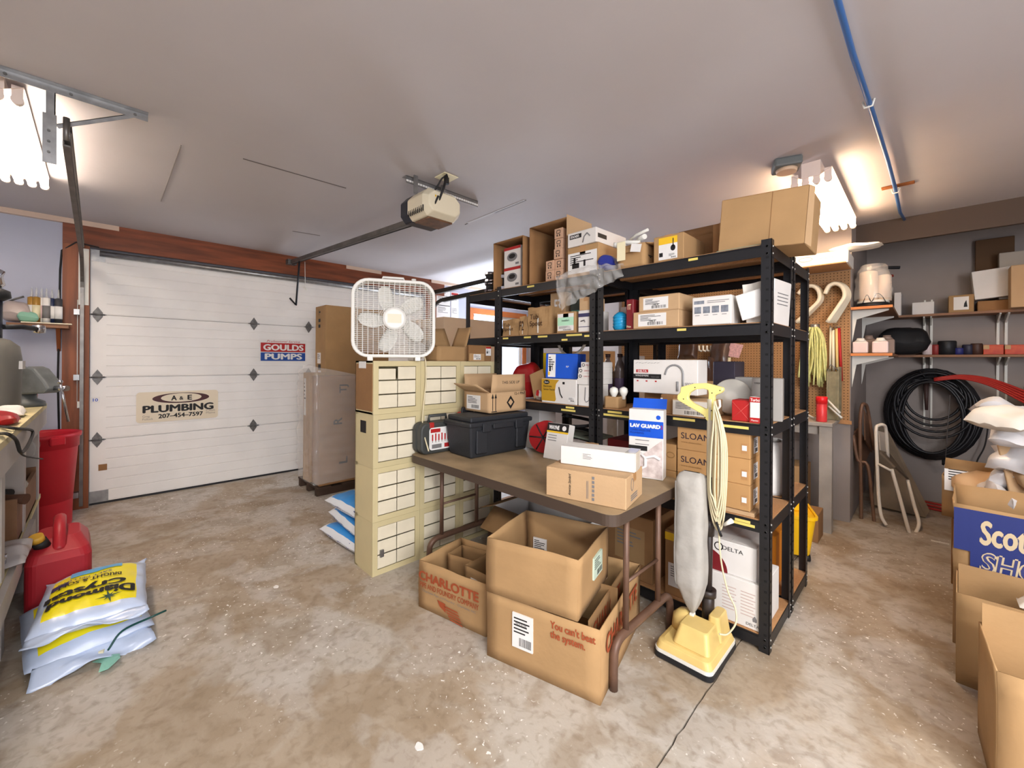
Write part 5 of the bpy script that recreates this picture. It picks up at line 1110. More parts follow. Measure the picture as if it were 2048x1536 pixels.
t = carton('carton', 'faded carton with yellow top on the bottom shelf behind the vacuum bag', 'carton', (PX(1330, 1100, y=2.30).x, 2.30, Z1), .21, .3, .36, 0, CB2, tape=False); w, d, h = DIM[t.name]; G().box(0, h*.85, 0, w, h*.97, .001, M=fmx(t, 'F')).build('yellow_stripe', YEL, t); sticker(t, 'F', .02, .05, .17, .13, WBOX, GRYI, 'lines')
t = carton('carton', 'printed brown carton on the bottom shelf behind the table legs', 'carton', (-1.43, 2.31, Z1), .30, .3, .38, 0, CB2, tape=False)
sticker(t, 'F', .05, .1, .2, .2, CB, GRYI, 'lines')
# rear rack contents seen from the right side
t = thing('paper_sack', 'white paper sack with a red mark on the rear rack near the right posts', 'sack', (-.66, 2.86, Z2)); 
def sk(u, v):
    a = 2*pi*u; r = .09*(1-.25*v**3); return Vector((r*cos(a)*1.1, r*.9*sin(a)*1.6, .30*v))+Vector((noise.noise(Vector((cos(a)*2, sin(a)*2, v*5)))*.02,)*2+(0,))
G().grid(sk, 24, 12).build('sack_body', WBOX, t, solid=.003); G().box(.095, -.03, .16, .104, .04, .21).build('red_mark', RED, t)
t = carton('carton', 'orange-brown crate on the bottom of the rear rack', 'crate', (-.95, 2.80, Z1), .34, .30, .30, 0, mat('orange_plastic', (214, 130, 30), .5), tape=False)
for i, (x, wd, h, m_, lb) in enumerate(((-2.36, .24, .30, CB, 'brown carton on the rear rack third shelf, seen left of the posts'), (-1.93, .2, .22, CBP, 'pale brown carton on the rear rack third shelf near the white hose'), (-1.68, .12, .34, WBOX, 'white carton on the rear rack third shelf beside the middle posts'), (-.98, .13, .3, mat('slate_box', (70, 64, 78), .5), 'dark slate box on the rear rack right of the white tap box'))):
    carton('carton', lb, 'carton', (x, 2.84, Z3), wd, .2, h, 0, m_, tape=False)
for i, (x, wd, h, m_, lb) in enumerate(((-2.3, .4, .22, CB2, 'long dark carton on the rear rack second shelf, left bay'), (-1.35, .3, .2, CB2, 'dark carton on the rear rack second shelf, right bay'), (-.95, .34, .12, mat('brown_bag', (90, 70, 56), .7), 'low brown bag box on the rear rack second shelf near the papers'))):
    carton('carton', lb, 'carton', (x, 2.84, Z4), wd, .22, h, 0, m_, tape=False)
# ---------------- upright vacuum ----------------
VY = 2.12
VCR = mat('vacuum_cream', (226, 196, 122), .4, var=.1, vs=12); VYL = mat('handle_pale_yellow', (240, 226, 140), .35); DKT = mat('dark_brown_tube', (52, 44, 40), .4)
t = thing('upright_vacuum', 'cream upright vacuum cleaner with grey cloth bag and yellow handle', 'vacuum', (0, 0, 0))
vx0, vx1, vy0, vy1 = -.915, -.645, 1.875, 2.225; vc = ((vx0+vx1)/2, (vy0+vy1)/2); vw, vd = vx1-vx0, vy1-vy0
G().prism(rrect(vw, vd, .03, cx=vc[0], cy=vc[1]), .006, .03).build('rubber_bumper', PLAST, t)
G().prism(rrect(vw-.006, vd-.006, .03, cx=vc[0], cy=vc[1]), .03, .045).build('white_trim', WPL, t)
def ploft(g, levels, m=0):
    n = len(levels[0][0]); vs = [(x, y, z) for pl, z in levels for x, y in pl]
    return g.add(vs, [(i*n+j, i*n+(j+1) % n, (i+1)*n+(j+1) % n, (i+1)*n+j) for i in range(len(levels)-1) for j in range(n)]+[tuple(range(n))[::-1], tuple((len(levels)-1)*n+j for j in range(n))], m, smooth=False)
ploft(G(), [(rrect(vw-.01, vd-.01, .03, cx=vc[0], cy=vc[1]), .045), (rrect(vw-.03, vd-.03, .03, cx=vc[0], cy=vc[1]), .075), (rrect(vw-.07, vd-.06, .03, cx=vc[0], cy=vc[1]), .082)]).build('base_hood', VCR, t, bevel=.003)
ploft(G(), [(rrect(.17, .16, .02, cx=vc[0]+.025, cy=vy0+.12), .08), (rrect(.13, .12, .02, cx=vc[0]+.025, cy=vy0+.135), .165)]).build('motor_cover', VCR, t, bevel=.005)
ploft(G(), [(rrect(.07, .15, .02, cx=vx1-.055, cy=vy1-.10), .08), (rrect(.05, .12, .02, cx=vx1-.06, cy=vy1-.10), .19)]).build('side_cover', VCR, t, bevel=.005)
G().lathe([(.0, .08), (.062, .08), (.055, .14), (.03, .165), (.0, .17)], 20, c=(vx0+.075, vc[1]+.02)).build('fan_housing', VCR, t)
pxb = PX(1416, 1240, y=2.14).x; pxt = PX(1422, 800, y=VY).x
A = Vector((pxb, 2.14, .10)); B = Vector((pxt, VY, 1.22)); at = lambda q: A.lerp(B, q)
G().tube([at(0), at(.16)], .028, 14).tube([at(.13), at(.16)], .036, 14).build('pivot_collar', DKT, t)
G().tube([at(.1), at(.50)], .017, 12).tube([at(.40), at(.47)], .024, 12).tube([at(.50), at(.66)], .021, 12).build('lower_tube', DKT, t)
G().tube([at(.64), at(1)], .017, 12).build('upper_tube', mat('aged_white_tube', (208, 200, 176), .45), t)
# handle grip outline set out on its own plane
out = [(1356, 799), (1356, 790), (1362, 785), (1363, 774), (1389, 767), (1414, 766), (1440, 773), (1447, 775), (1448, 781), (1442, 788), (1433, 789), (1430, 794), (1429, 841), (1414, 841), (1409, 830), (1376, 811)]
inn = [(1377, 794), (1381, 785), (1391, 779), (1408, 777), (1418, 780), (1419, 788), (1417, 817), (1412, 818), (1389, 807), (1379, 799)]
wp = lambda L_: [(lambda p: (p.x, p.z))(PX(a, b, y=VY)) for a, b in L_]
def polar(poly, c, n):
    res = []
    for i in range(n):
        a = 2*pi*i/n; d = (cos(a), sin(a)); best = 0
        for j in range(len(poly)):
            x1_, y1_ = poly[j][0]-c[0], poly[j][1]-c[1]; x2_, y2_ = poly[(j+1) % len(poly)][0]-c[0], poly[(j+1) % len(poly)][1]-c[1]
            ex, ey = x2_-x1_, y2_-y1_; den = d[0]*ey-d[1]*ex
            if abs(den) < 1e-9: continue
            tt = (x1_*ey-y1_*ex)/den; s_ = (x1_*d[1]-y1_*d[0])/den
            if tt > 0 and -1e-6 <= s_ <= 1+1e-6: best = max(best, tt)
        res.append((c[0]+d[0]*best, c[1]+d[1]*best))
    return res
c0 = wp([(1404, 794)])[0]
MY = Matrix(((1, 0, 0, 0), (0, 0, -1, VY), (0, 1, 0, 0), (0, 0, 0, 1)))
G().ring(polar(wp(out), c0, 90), polar(wp(inn), c0, 90), -.014, .014, M=MY).build('grip', VYL, t, bevel=.003)
g = G()
for a, b in ((1390, 775), (1367, 798), (1440, 781), (1424, 786), (1423, 821), (1410, 835)):
    p = PX(a, b, y=VY-.0145); g.tube([p, p+Vector((0, -.001, 0))], .0028, 8)
g.build('screw', BLK, t)['kind'] = 'stuff'
for q in ((1433, 1, .89),): 
    p = PX(1440, 812, y=VY-.02); G().tube([at(.92), p, p+Vector((0, -.01, .03))], .006, 8).build('cord_hook', WPL, t)
# cloth bag
xs0, xs1 = PX(1357, 1000, y=2.07).x, PX(1410, 1000, y=2.07).x; bcx = (xs0+xs1)/2; bw = (xs1-xs0)
def bagf(u, v):
    a = 2*pi*u; z = .165+v*.695
    k = min(1, (v/.22)**.75) if v < .22 else 1; kt = sqrt(max(0, 1-max(0, (v-.90)/.10)**2)) if v > .90 else 1
    hw_, hd_ = bw/2*k*(.55+.45*kt)+.004, .055*k*kt+.008
    c, s_ = cos(a), sin(a); e = .55
    x = bcx+(.012 if v < .2 else 0)*(1-v/.2 if v < .2 else 0)+hw_*abs(c)**e*(1 if c > 0 else -1); y = 2.07+hd_*abs(s_)**e*(1 if s_ > 0 else -1)
    P = Vector((x*20, y*20, z*9)); return Vector((x, y, z))+Vector((noise.noise(P), noise.noise(P+Vector((3, 0, 0))), 0))*.006
G().grid(bagf, 48, 60, mf=lambda u, v: 1 if .36 < u < .50 else 0).build('dust_bag', [mat('grey_bag_cloth', (176, 172, 164), .9, var=.12, vs=14, bump=.5, bs=18), mat('navy_bag_cloth', (30, 50, 120), .8)], t)
G().tube([bagf(.62, v/30)+Vector((0, -.003, 0)) for v in range(6, 29)], .004, 6).build('bag_piping', mat('bag_seam', (130, 126, 120), .9), t)
G().tube([bagf(.5, v/30) for v in range(1, 28)], .003, 6).build('bag_piping', mat('navy_bag_cloth', (30, 50, 120)), t)
zb = bagf(.75, 0); G().box(zb.x-.008, zb.y-.02, .115, zb.x+.012, zb.y+.01, .175).build('bag_clip', WPL, t, bevel=.002)
# looped cord
CORD = mat('ivory_cord', (216, 204, 168), .5)
for k in range(7):
    x0_ = PX(1433, 830, y=VY-.04).x; zt_ = 1.195+.01*(k % 3); zl = .60+.035*((k*5) % 4)
    xl, xr = PX(1417+k*2.6, 900, y=VY-.04).x, PX(1453-k*2.4, 900, y=VY-.04).x
    yy = VY-.035-.007*(k % 4); xm = PX(1436, 1050, y=VY-.04).x
    P = [(x0_-.006, yy, zt_), (xl*.5+x0_*.5, yy, zt_-.10), (xl, yy, .98), (xl-.002, yy-.004, .80), (xl*.6+xm*.4, yy, zl+.05), (xm, yy, zl), (xr*.6+xm*.4, yy, zl+.05), (xr, yy-.004, .82), (xr-.001, yy, 1.0), (xr*.5+x0_*.5, yy, zt_-.08)]
    P = [Vector(p) for p in P]; Q = P+[P[0]]
    G().tube(smooth(Q, 5), .0042, 6).build('cord_loop', CORD, t)
pe = [PX(1437, 1050, y=VY-.05), PX(1442, 1120, y=VY-.05), PX(1455, 1180, y=VY-.06), PX(1470, 1215, y=VY-.07), PX(1472, 1245, y=VY-.10), PX(1455, 1268, y=2.0), PX(1438, 1268, y=1.98)]
G().tube(smooth(pe), .0042, 6).build('cord_tail', CORD, t)
p = PX(1448, 1050, y=VY-.05); G().tube([p, p+Vector((.035, 0, .03))], [.007, .012], 8).build('plug', WPL, t); p = PX(1437, 1058, y=VY-.05); G().tube([p+Vector((-.01, 0, .03)), p+Vector((.01, -.012, -.01)), p+Vector((.012, 0, -.03))], .006, 6).build('cable_strap', PLAST, t)
# ---------------- pegboard wall bench and tools ----------------
BG = mat('bench_grey_paint', (168, 160, 150), .65, var=.2, vs=6)
t = thing('wall_bench', 'narrow grey painted wooden bench against the pegboard wall', 'bench', (-2.7, 4.22, 0))
G().box(0, 0, .875, 2.17, .42, .906).build('bench_top', BG, t, bevel=.004)
for x in (.05, 1.1, 2.08): G().box(x, .02, 0, x+.085, .10, .875).build('leg', BG, t)
G().box(0, .05, .80, 2.1, .07, .875).build('front_rail', BG, t)
PYF = PY-.016
def wp2(px, py, y=PYF): return PX(px, py, y=y)
PIPEW = mat('pipe_ivory', (236, 226, 200), .35)
def hook_pipe(name, lb, pts, r, y0, n_, dx=0, grp=None):
    t = thing(name, lb, 'pipe', (0, 0, 0), 0, grp)
    for k in range(n_):
        P = [wp2(a+dx*k*(i/len(pts)), b, y0-.02*k) for i, (a, b) in enumerate(pts)]; G().tube(smooth(P, 5), r, 8).build('bent_pipe', PIPEW, t)
    p = wp2(*pts[1], y0-.04); G().tube([(p.x-.03, p.y-.03, p.z-.02), (p.x+.03, p.y-.03, p.z+.02)], .003, 6).build('wire_tie', BLK, t)
    return t
hook_pipe('bent_pipe_bundle', 'bundle of hooked ivory pipes fanned out, hanging on the pegboard by the right edge', [(1650, 588), (1660, 572), (1676, 567), (1692, 575), (1698, 592), (1690, 610), (1668, 645)], .017, PYF-.03, 5, -4, 'hooked ivory pipes on the pegboard')
hook_pipe('bent_pipe_bundle', 'bundle of hooked ivory pipes half hidden behind the rack corner posts', [(1596, 588), (1610, 575), (1628, 572), (1641, 582), (1643, 600), (1628, 618), (1600, 645)], .017, PYF-.03, 4, -3, 'hooked ivory pipes on the pegboard')
MOPM = mat('mop_yellow_green', (226, 226, 150), .9, var=.2, vs=30)
t = thing('string_mop', 'pale yellow string mop head hanging on the pegboard', 'mop', (0, 0, 0)); 
top_ = wp2(1630, 655, PYF-.06)
g = G()
for k in range(46):
    a = random.uniform(-1, 1); y = PYF-.04-.09*random.random(); L_ = random.uniform(.42, .54)
    P = [top_+Vector((a*.03, y-top_.y, 0)), top_+Vector((a*.085, y-top_.y, -.10)), top_+Vector((a*.095+.01*sin(k), y-top_.y, -.28)), top_+Vector((a*.11+.02*sin(k*2), y-top_.y, -L_))]
    g.tube(smooth(P, 3), .008, 5)
g.build('mop_strings', MOPM, t)['kind'] = 'stuff'
G().tube([top_+Vector((0, 0, -.03)), top_+Vector((0, 0, .03))], .035, 12).build('mop_collar', GALV, t)
for i, (a, b, c, d, r, m_, lb) in enumerate(((1661, 655, 1660, 745, .008, PIPEW, 'thin cream rod, left one of the rods on the pegboard'), (1666, 660, 1667, 752, .011, PIPEW, 'thicker cream rod hanging between thin rod and red rod'), (1673, 657, 1675, 757, .010, mat('pale_wood_rod', (226, 200, 130), .6), 'pale wooden rod beside the red rod on the pegboard'), (1678, 656, 1683, 762, .011, RED, 'bright red rod hanging on the pegboard'))):
    t = thing('hanging_rod', lb, 'rod', (0, 0, 0), 0, 'rods hanging on the pegboard'); P = wp2(a, b, PYF-.03); Q = wp2(c, d, PYF-.03)
    G().tube([P, Q], r, 8).build('rod_body', m_, t); G().tube([P+Vector((0, .026, .01)), P+Vector((0, -.02, .0)), P+Vector((0, -.025, .015))], .003, 6).build('peg_hook', GALV, t)
t = thing('metal_bracket', 'worn folded metal bracket leaning on the bench below the mop', 'bracket', (wp2(1652, 846, 4.50).x, 4.50, .907), -10)
g = G().box(0, 0, 0, .015, .07, .44).box(.015, 0, .0, .075, .008, .42).box(.075, 0, 0, .09, .07, .46); g.build('channel', mat('aged_zinc', (150, 142, 112), .5, var=.3, vs=20), t, bevel=.003); G().tube([(.0, .0, .42), (.04, -.02, .48), (.085, 0, .43)], .004, 6).build('wire_handle', GALV, t)
t = thing('spray_can', 'bright red aerosol can standing on the bench by the rack', 'can', (wp2(1643, 846, 4.30).x, 4.30, .907))
G().lathe([(.036, 0), (.038, .006), (.038, .15), (.034, .155)], 20).build('can_body', mat('can_red', (222, 60, 60), .35), t); G().lathe([(.041, .15), (.041, .205), (.036, .21)], 20).build('red_cap', mat('cap_red', (230, 30, 36), .35), t)
for i, (a, b, c, d) in enumerate(((1657, 812, 1684, 836), (1655, 800, 1680, 826), (1600, 822, 1628, 836))):
    t = thing('white_strip', ['lower white strip leaning right of the red can', 'upper white strip leaning right of the red can', 'white strips poking out left of the red can'][i], 'strip', (0, 0, 0), 0, 'white strips beside the red can'); G().tube([wp2(a, b, 4.45), wp2(c, d, 4.40)], .009, 5).build('strip_body', WPL, t)
# objects hanging on the pegboard, seen through the rack
t = carton('white_carton', 'long white carton lying on top of the pegboard wall above the hooked pipes', 'box', (wp2(1600, 545).x, PY-.34, 2.232), wp2(1706, 545).x-wp2(1600, 545).x, .36, .10, 0, WBOX, tape=False, ry=1); w, d, h = DIM[t.name]
G().ring(el(w*.25, h*.6, .05, .02, 18), el(w*.25, h*.6, .046, .016, 18), 0, .001, M=fmx(t, 'F')).build('oval_logo', GRYI, t); write(t, 'F', 'WATTS REGULATOR', w*.5, h*.5, w*.25, h*.12, GRYI, bold=0)
tt = thing('folded_sheet', 'crumpled white sheet on top of the long white carton', 'sheet', (t.location.x+.42, PY-.22, 2.335)); pillow('sheet_body', PAP, tt, .34, .16, .05, seed=2, amp=.012, nu=14, nv=8)
G().box(-1.2, PY-.36, 2.222, -.46, PY+.02, 2.231).build('shelf_board', WOODC); o = bpy.data.objects['shelf_board']; tagp(o, 'thin board over the pegboard carrying the long white carton', 'shelf')
t = thing('pink_tag', 'pink and white printed price sheet hanging on the pegboard behind the rack', 'paper', (0, 0, 0)); g = G(); P = [wp2(1462, 685, 4.45), wp2(1487, 690, 4.45), wp2(1478, 716, 4.45), wp2(1452, 712, 4.45)]; g.add(P, [(0, 1, 2, 3)]); g.build('printed_sheet', mat('pink_paper', (226, 180, 180), .6, var=.3, vs=60), t, solid=.002)
P = wp2(1455, 715, 4.45); G().box(P.x-.02, 4.44, P.z-.17, P.x+.03, 4.45, P.z).build('hang_tab', CREAM, t)
t = thing('dark_bags', 'cluster of dark brown plastic parts bags hanging on the pegboard', 'bags', (wp2(1425, 730, 4.5).x, 4.52, 1.40)); DBG = mat('brown_plastic_bag', (74, 50, 36), .3, spec=.7, bump=.4, bs=15)
for k in range(6): o, _ = pillow('parts_bag', DBG, t, .20, .30, .10, seed=k, amp=.03, nu=12, nv=14); o.rotation_euler = (R(80), 0, R(random.uniform(-30, 30))); o.location = (random.uniform(-.25, .2), random.uniform(-.05, .03), random.uniform(-.25, .18))
t = thing('reed_bundle', 'dark bundle of brown rods leaning behind the dark slate box', 'rods', (wp2(1420, 800, 4.35).x, 4.35, .908)); 
for k in range(9): G().tube([(random.uniform(-.1, .1), random.uniform(-.04, .04), 0), (random.uniform(-.12, .12), .15, .45+.1*random.random())], .012, 6).build('rod', mat('dark_brown_rod', (92, 62, 44), .7), t)
t = thing('white_clips', 'row of small white clips hanging at the top of the pegboard gap', 'clips', (0, 0, 0), 0)
for k in range(8):
    P = wp2(1398+k*8, 691, 4.5); G().tube([P, P+Vector((.0, .0, -.05)), P+Vector((.03, 0, -.06))], .012, 6).build('clip', WPL, t)
for i, (px, wd, h_, m_, lb) in enumerate(((1372, .28, .30, CBP, 'pale carton on the wall bench, left of the dark bags'), (1335, .2, .42, WBOX, 'white carton standing on the wall bench behind the kitchen tap box'), (1240, .5, .50, CB, 'wide brown carton on the wall bench behind the bottles'), (1130, .6, .62, CBP, 'tall pale carton on the wall bench seen between the left rack posts'), (1490, .26, .16, mat('dark_stack', (66, 52, 46), .6), 'dark stack on the wall bench behind the white disc'))):
    carton('carton', lb, 'carton', (wp2(px, 800, 4.3).x, 4.28, .907), wd, .25, h_, 0, m_, tape=False)
t = fcart('red_tool_box', 'small red and black package on the wall bench dark stack', 'package', 4.30, 1475, 1497, 1.07, .07, .1, m=RED, tape=False)
t = thing('white_hose', 'curved white hose hanging above the rear rack cartons', 'hose', (0, 0, 0)); G().tube(smooth([PX(1115, 680, y=2.95), PX(1122, 700, y=2.95), PX(1140, 712, y=2.95), PX(1160, 702, y=2.95), PX(1172, 685, y=2.95)]), .012, 8).build('hose_run', WPL, t)
# mop bucket
BUK = mat('bucket_yellow', (240, 190, 20), .4)
p = PX(1612, 1100, z=0)
t = thing('mop_bucket', 'yellow plastic mop bucket with wringer between rack and bench', 'bucket', (-.72, 3.62, 0), 20)
ploft(G(), [(rrect(.24, .30, .05), .04), (rrect(.30, .38, .06), .32)]).build('bucket_body', BUK, t, bevel=.004); ploft(G(), [(rrect(.20, .2, .04, cy=.06), .32), (rrect(.22, .22, .05, cy=.06), .46)]).build('wringer', BUK, t, bevel=.006)
G().ring(rrect(.32, .40, .06), rrect(.29, .37, .05), .31, .33).build('rim', BUK, t); G().tube(arc((0, .33), .16, 200, 340, 10, lambda x, y: (x, -.0, y)), .005, 6).build('wire_handle', GALV, t)
for x in (-.1, .1): G().tube([(x-.02, -.12, .025), (x+.02, -.12, .025)], .025, 10).build('caster', PLAST, t)
t = carton('carton', 'brown carton standing under the wall bench near the leg', 'carton', (-.95, 4.28, 0), .22, .3, .50, 0, CB, tape=False)
t = carton('carton', 'short brown carton in front under the wall bench, beside the yellow bucket', 'carton', (-.73, 3.95, 0), .15, .22, .22, 0, CB2, tape=False)
# ---------------- alcove shelves ----------------
SHW = mat('shelf_board_brown', (150, 108, 78), .6, var=.2, vs=5); SHO = mat('shelf_edge_lit', (206, 130, 74), .6)  # orange edge colour holds the warm light on the board ends
for z, n_ in ((1.885, 'upper'), (1.485, 'lower')):
    t = thing('wall_shelf', f'{n_} side shelf board on white brackets beside the pegboard', 'shelf', (-.46, 4.62, z)); G().box(.002, 0, -.022, .27, 1.10, 0).build('shelf_board', SHW, t); G().box(.002, -.004, -.022, .27, 0, 0).build('front_edge', SHO, t)
    for y in (.10, .9):
        G().prism([(.0, -.022), (.24, -.022), (.24, -.034), (.03, -.10), (.0, -.30)], y, y+.022, M=Matrix(((1, 0, 0, .002), (0, 0, 1, 0), (0, 1, 0, 0), (0, 0, 0, 1)))).build('bracket', WPL, t)
    t = thing('wall_shelf', f'{n_} long shelf board along the back wall of the alcove', 'shelf', (-.455, BY-.28, z)); G().box(.0, 0, -.022, 2.6, .278, 0).build('shelf_board', SHW, t)
    for x in (.44, .93, 1.7):
        for dx in (0, .05): G().prism([(0, -.022), (.24, -.022), (.24, -.03), (.03, -.10), (.0, -.30)], x+dx, x+dx+.012, M=Matrix(((0, 0, 1, 0), (-1, 0, 0, .276), (0, 1, 0, 0), (0, 0, 0, 1)))).build('bracket', WPL, t)
for x in (-.01, .48, 1.25):
    t = thing('pilaster_strip', {-.01: 'left', .48: 'middle', 1.25: 'right'}[x]+' white slotted strip pair on the alcove back wall', 'bracket strip', (x, BY, .75), 0, 'shelf strips on the back wall')
    for dx in (0, .05): G().box(dx, -.008, 0, dx+.014, -.0005, 1.3).build('strip', WPL, t)
SZ = 1.886; SL = 1.486
def alc(name, lb, cat, px0, px1, pyt, z, m_, d=.18, y=5.76, **k):
    return fcart(name, lb, cat, y, px0, px1, z, H(px0, pyt, y, z), d, m=m_, tape=False, pyref=640, **k)
alc('white_box', 'narrow upright white box in the corner of the upper alcove shelf', 'box', 1788, 1802, 586, SZ, WBOX)
alc('white_box', 'low white box on the upper alcove shelf, left of the label carton', 'box', 1824, 1868, 606, SZ, WBOX)
t = alc('carton', 'brown carton with shiny tap label on the upper alcove shelf', 'carton', 1897, 1948, 592, SZ, CB); w, d, h = DIM[t.name]; G().box(w*.2, h*.15, 0, w*.8, h*.9, .001, M=fmx(t, 'F')).build('shiny_label', MATS['shiny_label'], t); G().prism([(w*.6, h*.3), (w*.75, h*.3), (w*.7, h*.7), (w*.62, h*.5)], .001, .002, M=fmx(t, 'F')).build('tap_picture', BLK, t)
t = alc('carton', 'long low brown carton at the right of the upper alcove shelf', 'carton', 1955, 2060, 603, SZ, CB2); zz = DIM[t.name][2]
t = carton('white_box', 'square white box tilted on the long low carton, upper alcove shelf', 'box', (PX(1950, 600, y=5.74).x, 5.75, SZ+zz+.016), .26, .16, .26, 0, WBOX, tape=False, ry=-5)
t = carton('carton', 'dark tall carton at the back of the upper alcove shelf under the ceiling', 'carton', (PX(1952, 560, y=5.85).x, 5.93, SZ+zz+.3), .24, .05, .30, 0, mat('dark_carton', (92, 66, 42), .8), tape=False)
t = carton('carton', 'pale carton overlapping the right edge of the upper alcove shelf', 'carton', (PX(2020, 600, y=5.60).x, 5.55, SZ+.001), .30, .17, .36, 0, CBP, tape=False)
t = carton('white_box', 'grey-white printed box behind the pale carton on the upper alcove shelf', 'box', (PX(1998, 560, y=5.8).x, 5.80, SZ+zz+.01), .17, .1, .42, 0, mat('dull_white', (170, 160, 146), .6), tape=False)
# coffee urn / roll dispenser in a plastic cover
t = thing('covered_machine', 'white cylindrical appliance with black base under clear plastic, side shelf', 'appliance', (-.325, 4.78, SZ+.001), 0)
G().lathe([(.10, .0), (.115, .01), (.10, .035)], 28).build('black_base', PLAST, t); G().lathe([(.11, .035), (.105, .055), (.07, .06)], 28).build('white_rim', WPL, t)
G().lathe([(.062, .055), (.064, .06), (.064, .30), (.055, .315), (.02, .32)], 28, c=(-.03, 0)).build('cylinder', mat('roll_cream', (236, 214, 190), .4), t); G().lathe([(.05, .055), (.05, .27), (.04, .28)], 24, c=(.07, .05)).build('second_cylinder', mat('roll_cream', (236, 214, 190)), t)
G().grid(lambda u, v: Vector(((.125-.045*v**3)*cos(2*pi*u), (.125-.045*v**3)*sin(2*pi*u), .07+.30*v))*1.0+Vector((noise.noise(Vector((cos(2*pi*u)*4, sin(2*pi*u)*4, v*6)))*.02, 0, 0)), 30, 18).build('plastic_cover', MATS['clear_bag_film'], t)
G().tube(smooth([(-.06, -.10, .03), (-.03, -.115, .10), (.0, -.118, .04), (.03, -.115, .10), (.06, -.1, .09), (.09, -.09, .03)]), .003, 6).build('wire', BLK, t)
t = thing('hand_tool', 'dark pliers-like tool sticking out above the covered appliance', 'tool', (-.36, 4.82, 2.20)); G().tube([(-.02, 0, 0), (.08, .1, .05), (.20, .14, .04)], .014, 8).build('upper_handle', PLAST, t); G().tube([(-.02, 0, -.02), (.08, .08, -.05), (.16, .1, -.03)], .012, 8).build('lower_handle', mat('red_grip', (120, 40, 30), .5), t)
JAR = mat('jar_pinkish_white', (232, 210, 204), .4)
for i, (x, y, m_, lb) in enumerate(((-.40, 4.72, JAR, 'white jar at the left front of the lower side shelf'), (-.27, 4.72, JAR, 'white jar right of another at the front of the lower side shelf'), (-.36, 4.92, mat('dull_jar', (140, 120, 108), .4), 'dull jar behind the left white jar'), (-.24, 4.95, MATS['dull_jar'] if 'dull_jar' in MATS else JAR, 'dull jar behind the right white jar'))):
    t = thing('jar', lb, 'jar', (x, y, SL+.001), 0, 'jars on the lower side shelf'); sc = 1 if i < 2 else 1.25
    G().box(-.052, -.045, .0, .052, .045, .10*sc).build('jar_body', m_, t, bevel=.01, seg=2); G().lathe([(.045, .10*sc), (.028, .118*sc), (.026, .13*sc)], 18).build('lid', WPL if i < 2 else m_, t)
t = thing('black_mound', 'heap of black bags on the lower alcove shelf corner', 'bag', (-.16, 5.72, SL+.001)); pillow('bag_body', RUB, t, .40, .30, .27, seed=4, amp=.02, nu=14, nv=14)
for i, (px, r, h_, m_, lb) in enumerate(((1855, .04, .10, JAR, 'small pale can at the left of the lower alcove shelf'), (1871, .035, .095, mat('red_can_dull', (150, 50, 44), .5), 'small red and white can on the lower alcove shelf'), (1894, .065, .13, PLAST, 'black can on the lower alcove shelf'), (1917, .04, .06, mat('dull_blue', (40, 44, 110), .5), 'small blue tin on the lower alcove shelf'), (1936, .04, .09, mat('dark_blue_tin', (40, 40, 60), .5), 'dark tin right of the small blue tin'), (1953, .04, .10, mat('brown_tin', (70, 44, 34), .5), 'brown tin left of the orange packets'))):
    t = thing('tin_can', lb, 'can', (PX(px, 705, y=5.82).x, 5.82, SL+.001), 0, 'cans on the lower alcove shelf'); G().lathe([(r*.9, 0), (r, .004), (r, h_-.006), (r*.95, h_)], 18).build('can_body', m_, t); G().lathe([(r*.96, h_), (r*.9, h_+.004)], 18).build('lid', m_, t)
for i, px in enumerate((1967, 2010)):
    t = alc('orange_packet', ['left', 'right'][i]+' orange and white packet on the lower alcove shelf', 'packet', px, px+41, 690, SL+.001, mat('orange_packet', (206, 84, 40), .5, var=.4, vs=25, col2=(190, 60, 36)), y=5.8); w, d, h = DIM[t.name]; G().box(0, h*.55, 0, w*.3, h*.98, .001, M=fmx(t, 'F')).build('pale_corner', CBP, t)
# hose coil and pipes on the back wall
CO = mat('black_poly_pipe', (22, 22, 26), .4)
t = thing('pipe_coil', 'big coil of black plastic pipe hanging on the back wall', 'pipe coil', (0, 0, 0)); cc = PX(1862, 830, y=5.85)
for k in range(11):
    rx_ = .345-.010*k*random.random()-.005*k; rz_ = .45-.010*k; cz = cc.z+(.46-rz_)*.2-.004*k; dy = 5.93-.017*k
    P = [(cc.x+.01*sin(k*3)+rx_*cos(R(a)), dy, cz+rz_*sin(R(a))) for a in range(0, 360, 12)]; G().tube(P, .0135, 8, closed=True).build('coil_turn', CO, t)
for k in range(4):
    rx_ = .20+.025*k; zc_ = cc.z+.44-.02-rx_*1.15
    P = [(cc.x+.01+rx_*cos(R(a)), 5.80-.016*k, zc_+rx_*1.15*sin(R(a))) for a in range(0, 360, 12)]; G().tube(P, .012, 8, closed=True).build('inner_turn', CO, t)
p = PX(1855, 760, y=5.8); g = G()
for k in range(7): a = R(random.uniform(100, 200)) if k < 5 else R(30); g.tube([p, p+Vector((cos(a)*.15, -.02*k*.3, sin(a)*.11))], .008, 6)
g.build('pipe_end', CO, t)['kind'] = 'stuff'
t = thing('hanging_tool', 'dark file hanging inside the black coil', 'tool', (0, 0, 0)); p = PX(1852, 765, y=5.9); q = PX(1853, 820, y=5.9); G().tube([p, q], [.022, .012], 8).build('tool_body', mat('rusty_iron', (70, 50, 46), .6), t)
REDP = mat('red_pex', (176, 50, 44), .35)
t = thing('red_pipe_bundle', 'bundle of red plastic pipes bowed across the back wall above the black case', 'pipe', (0, 0, 0))
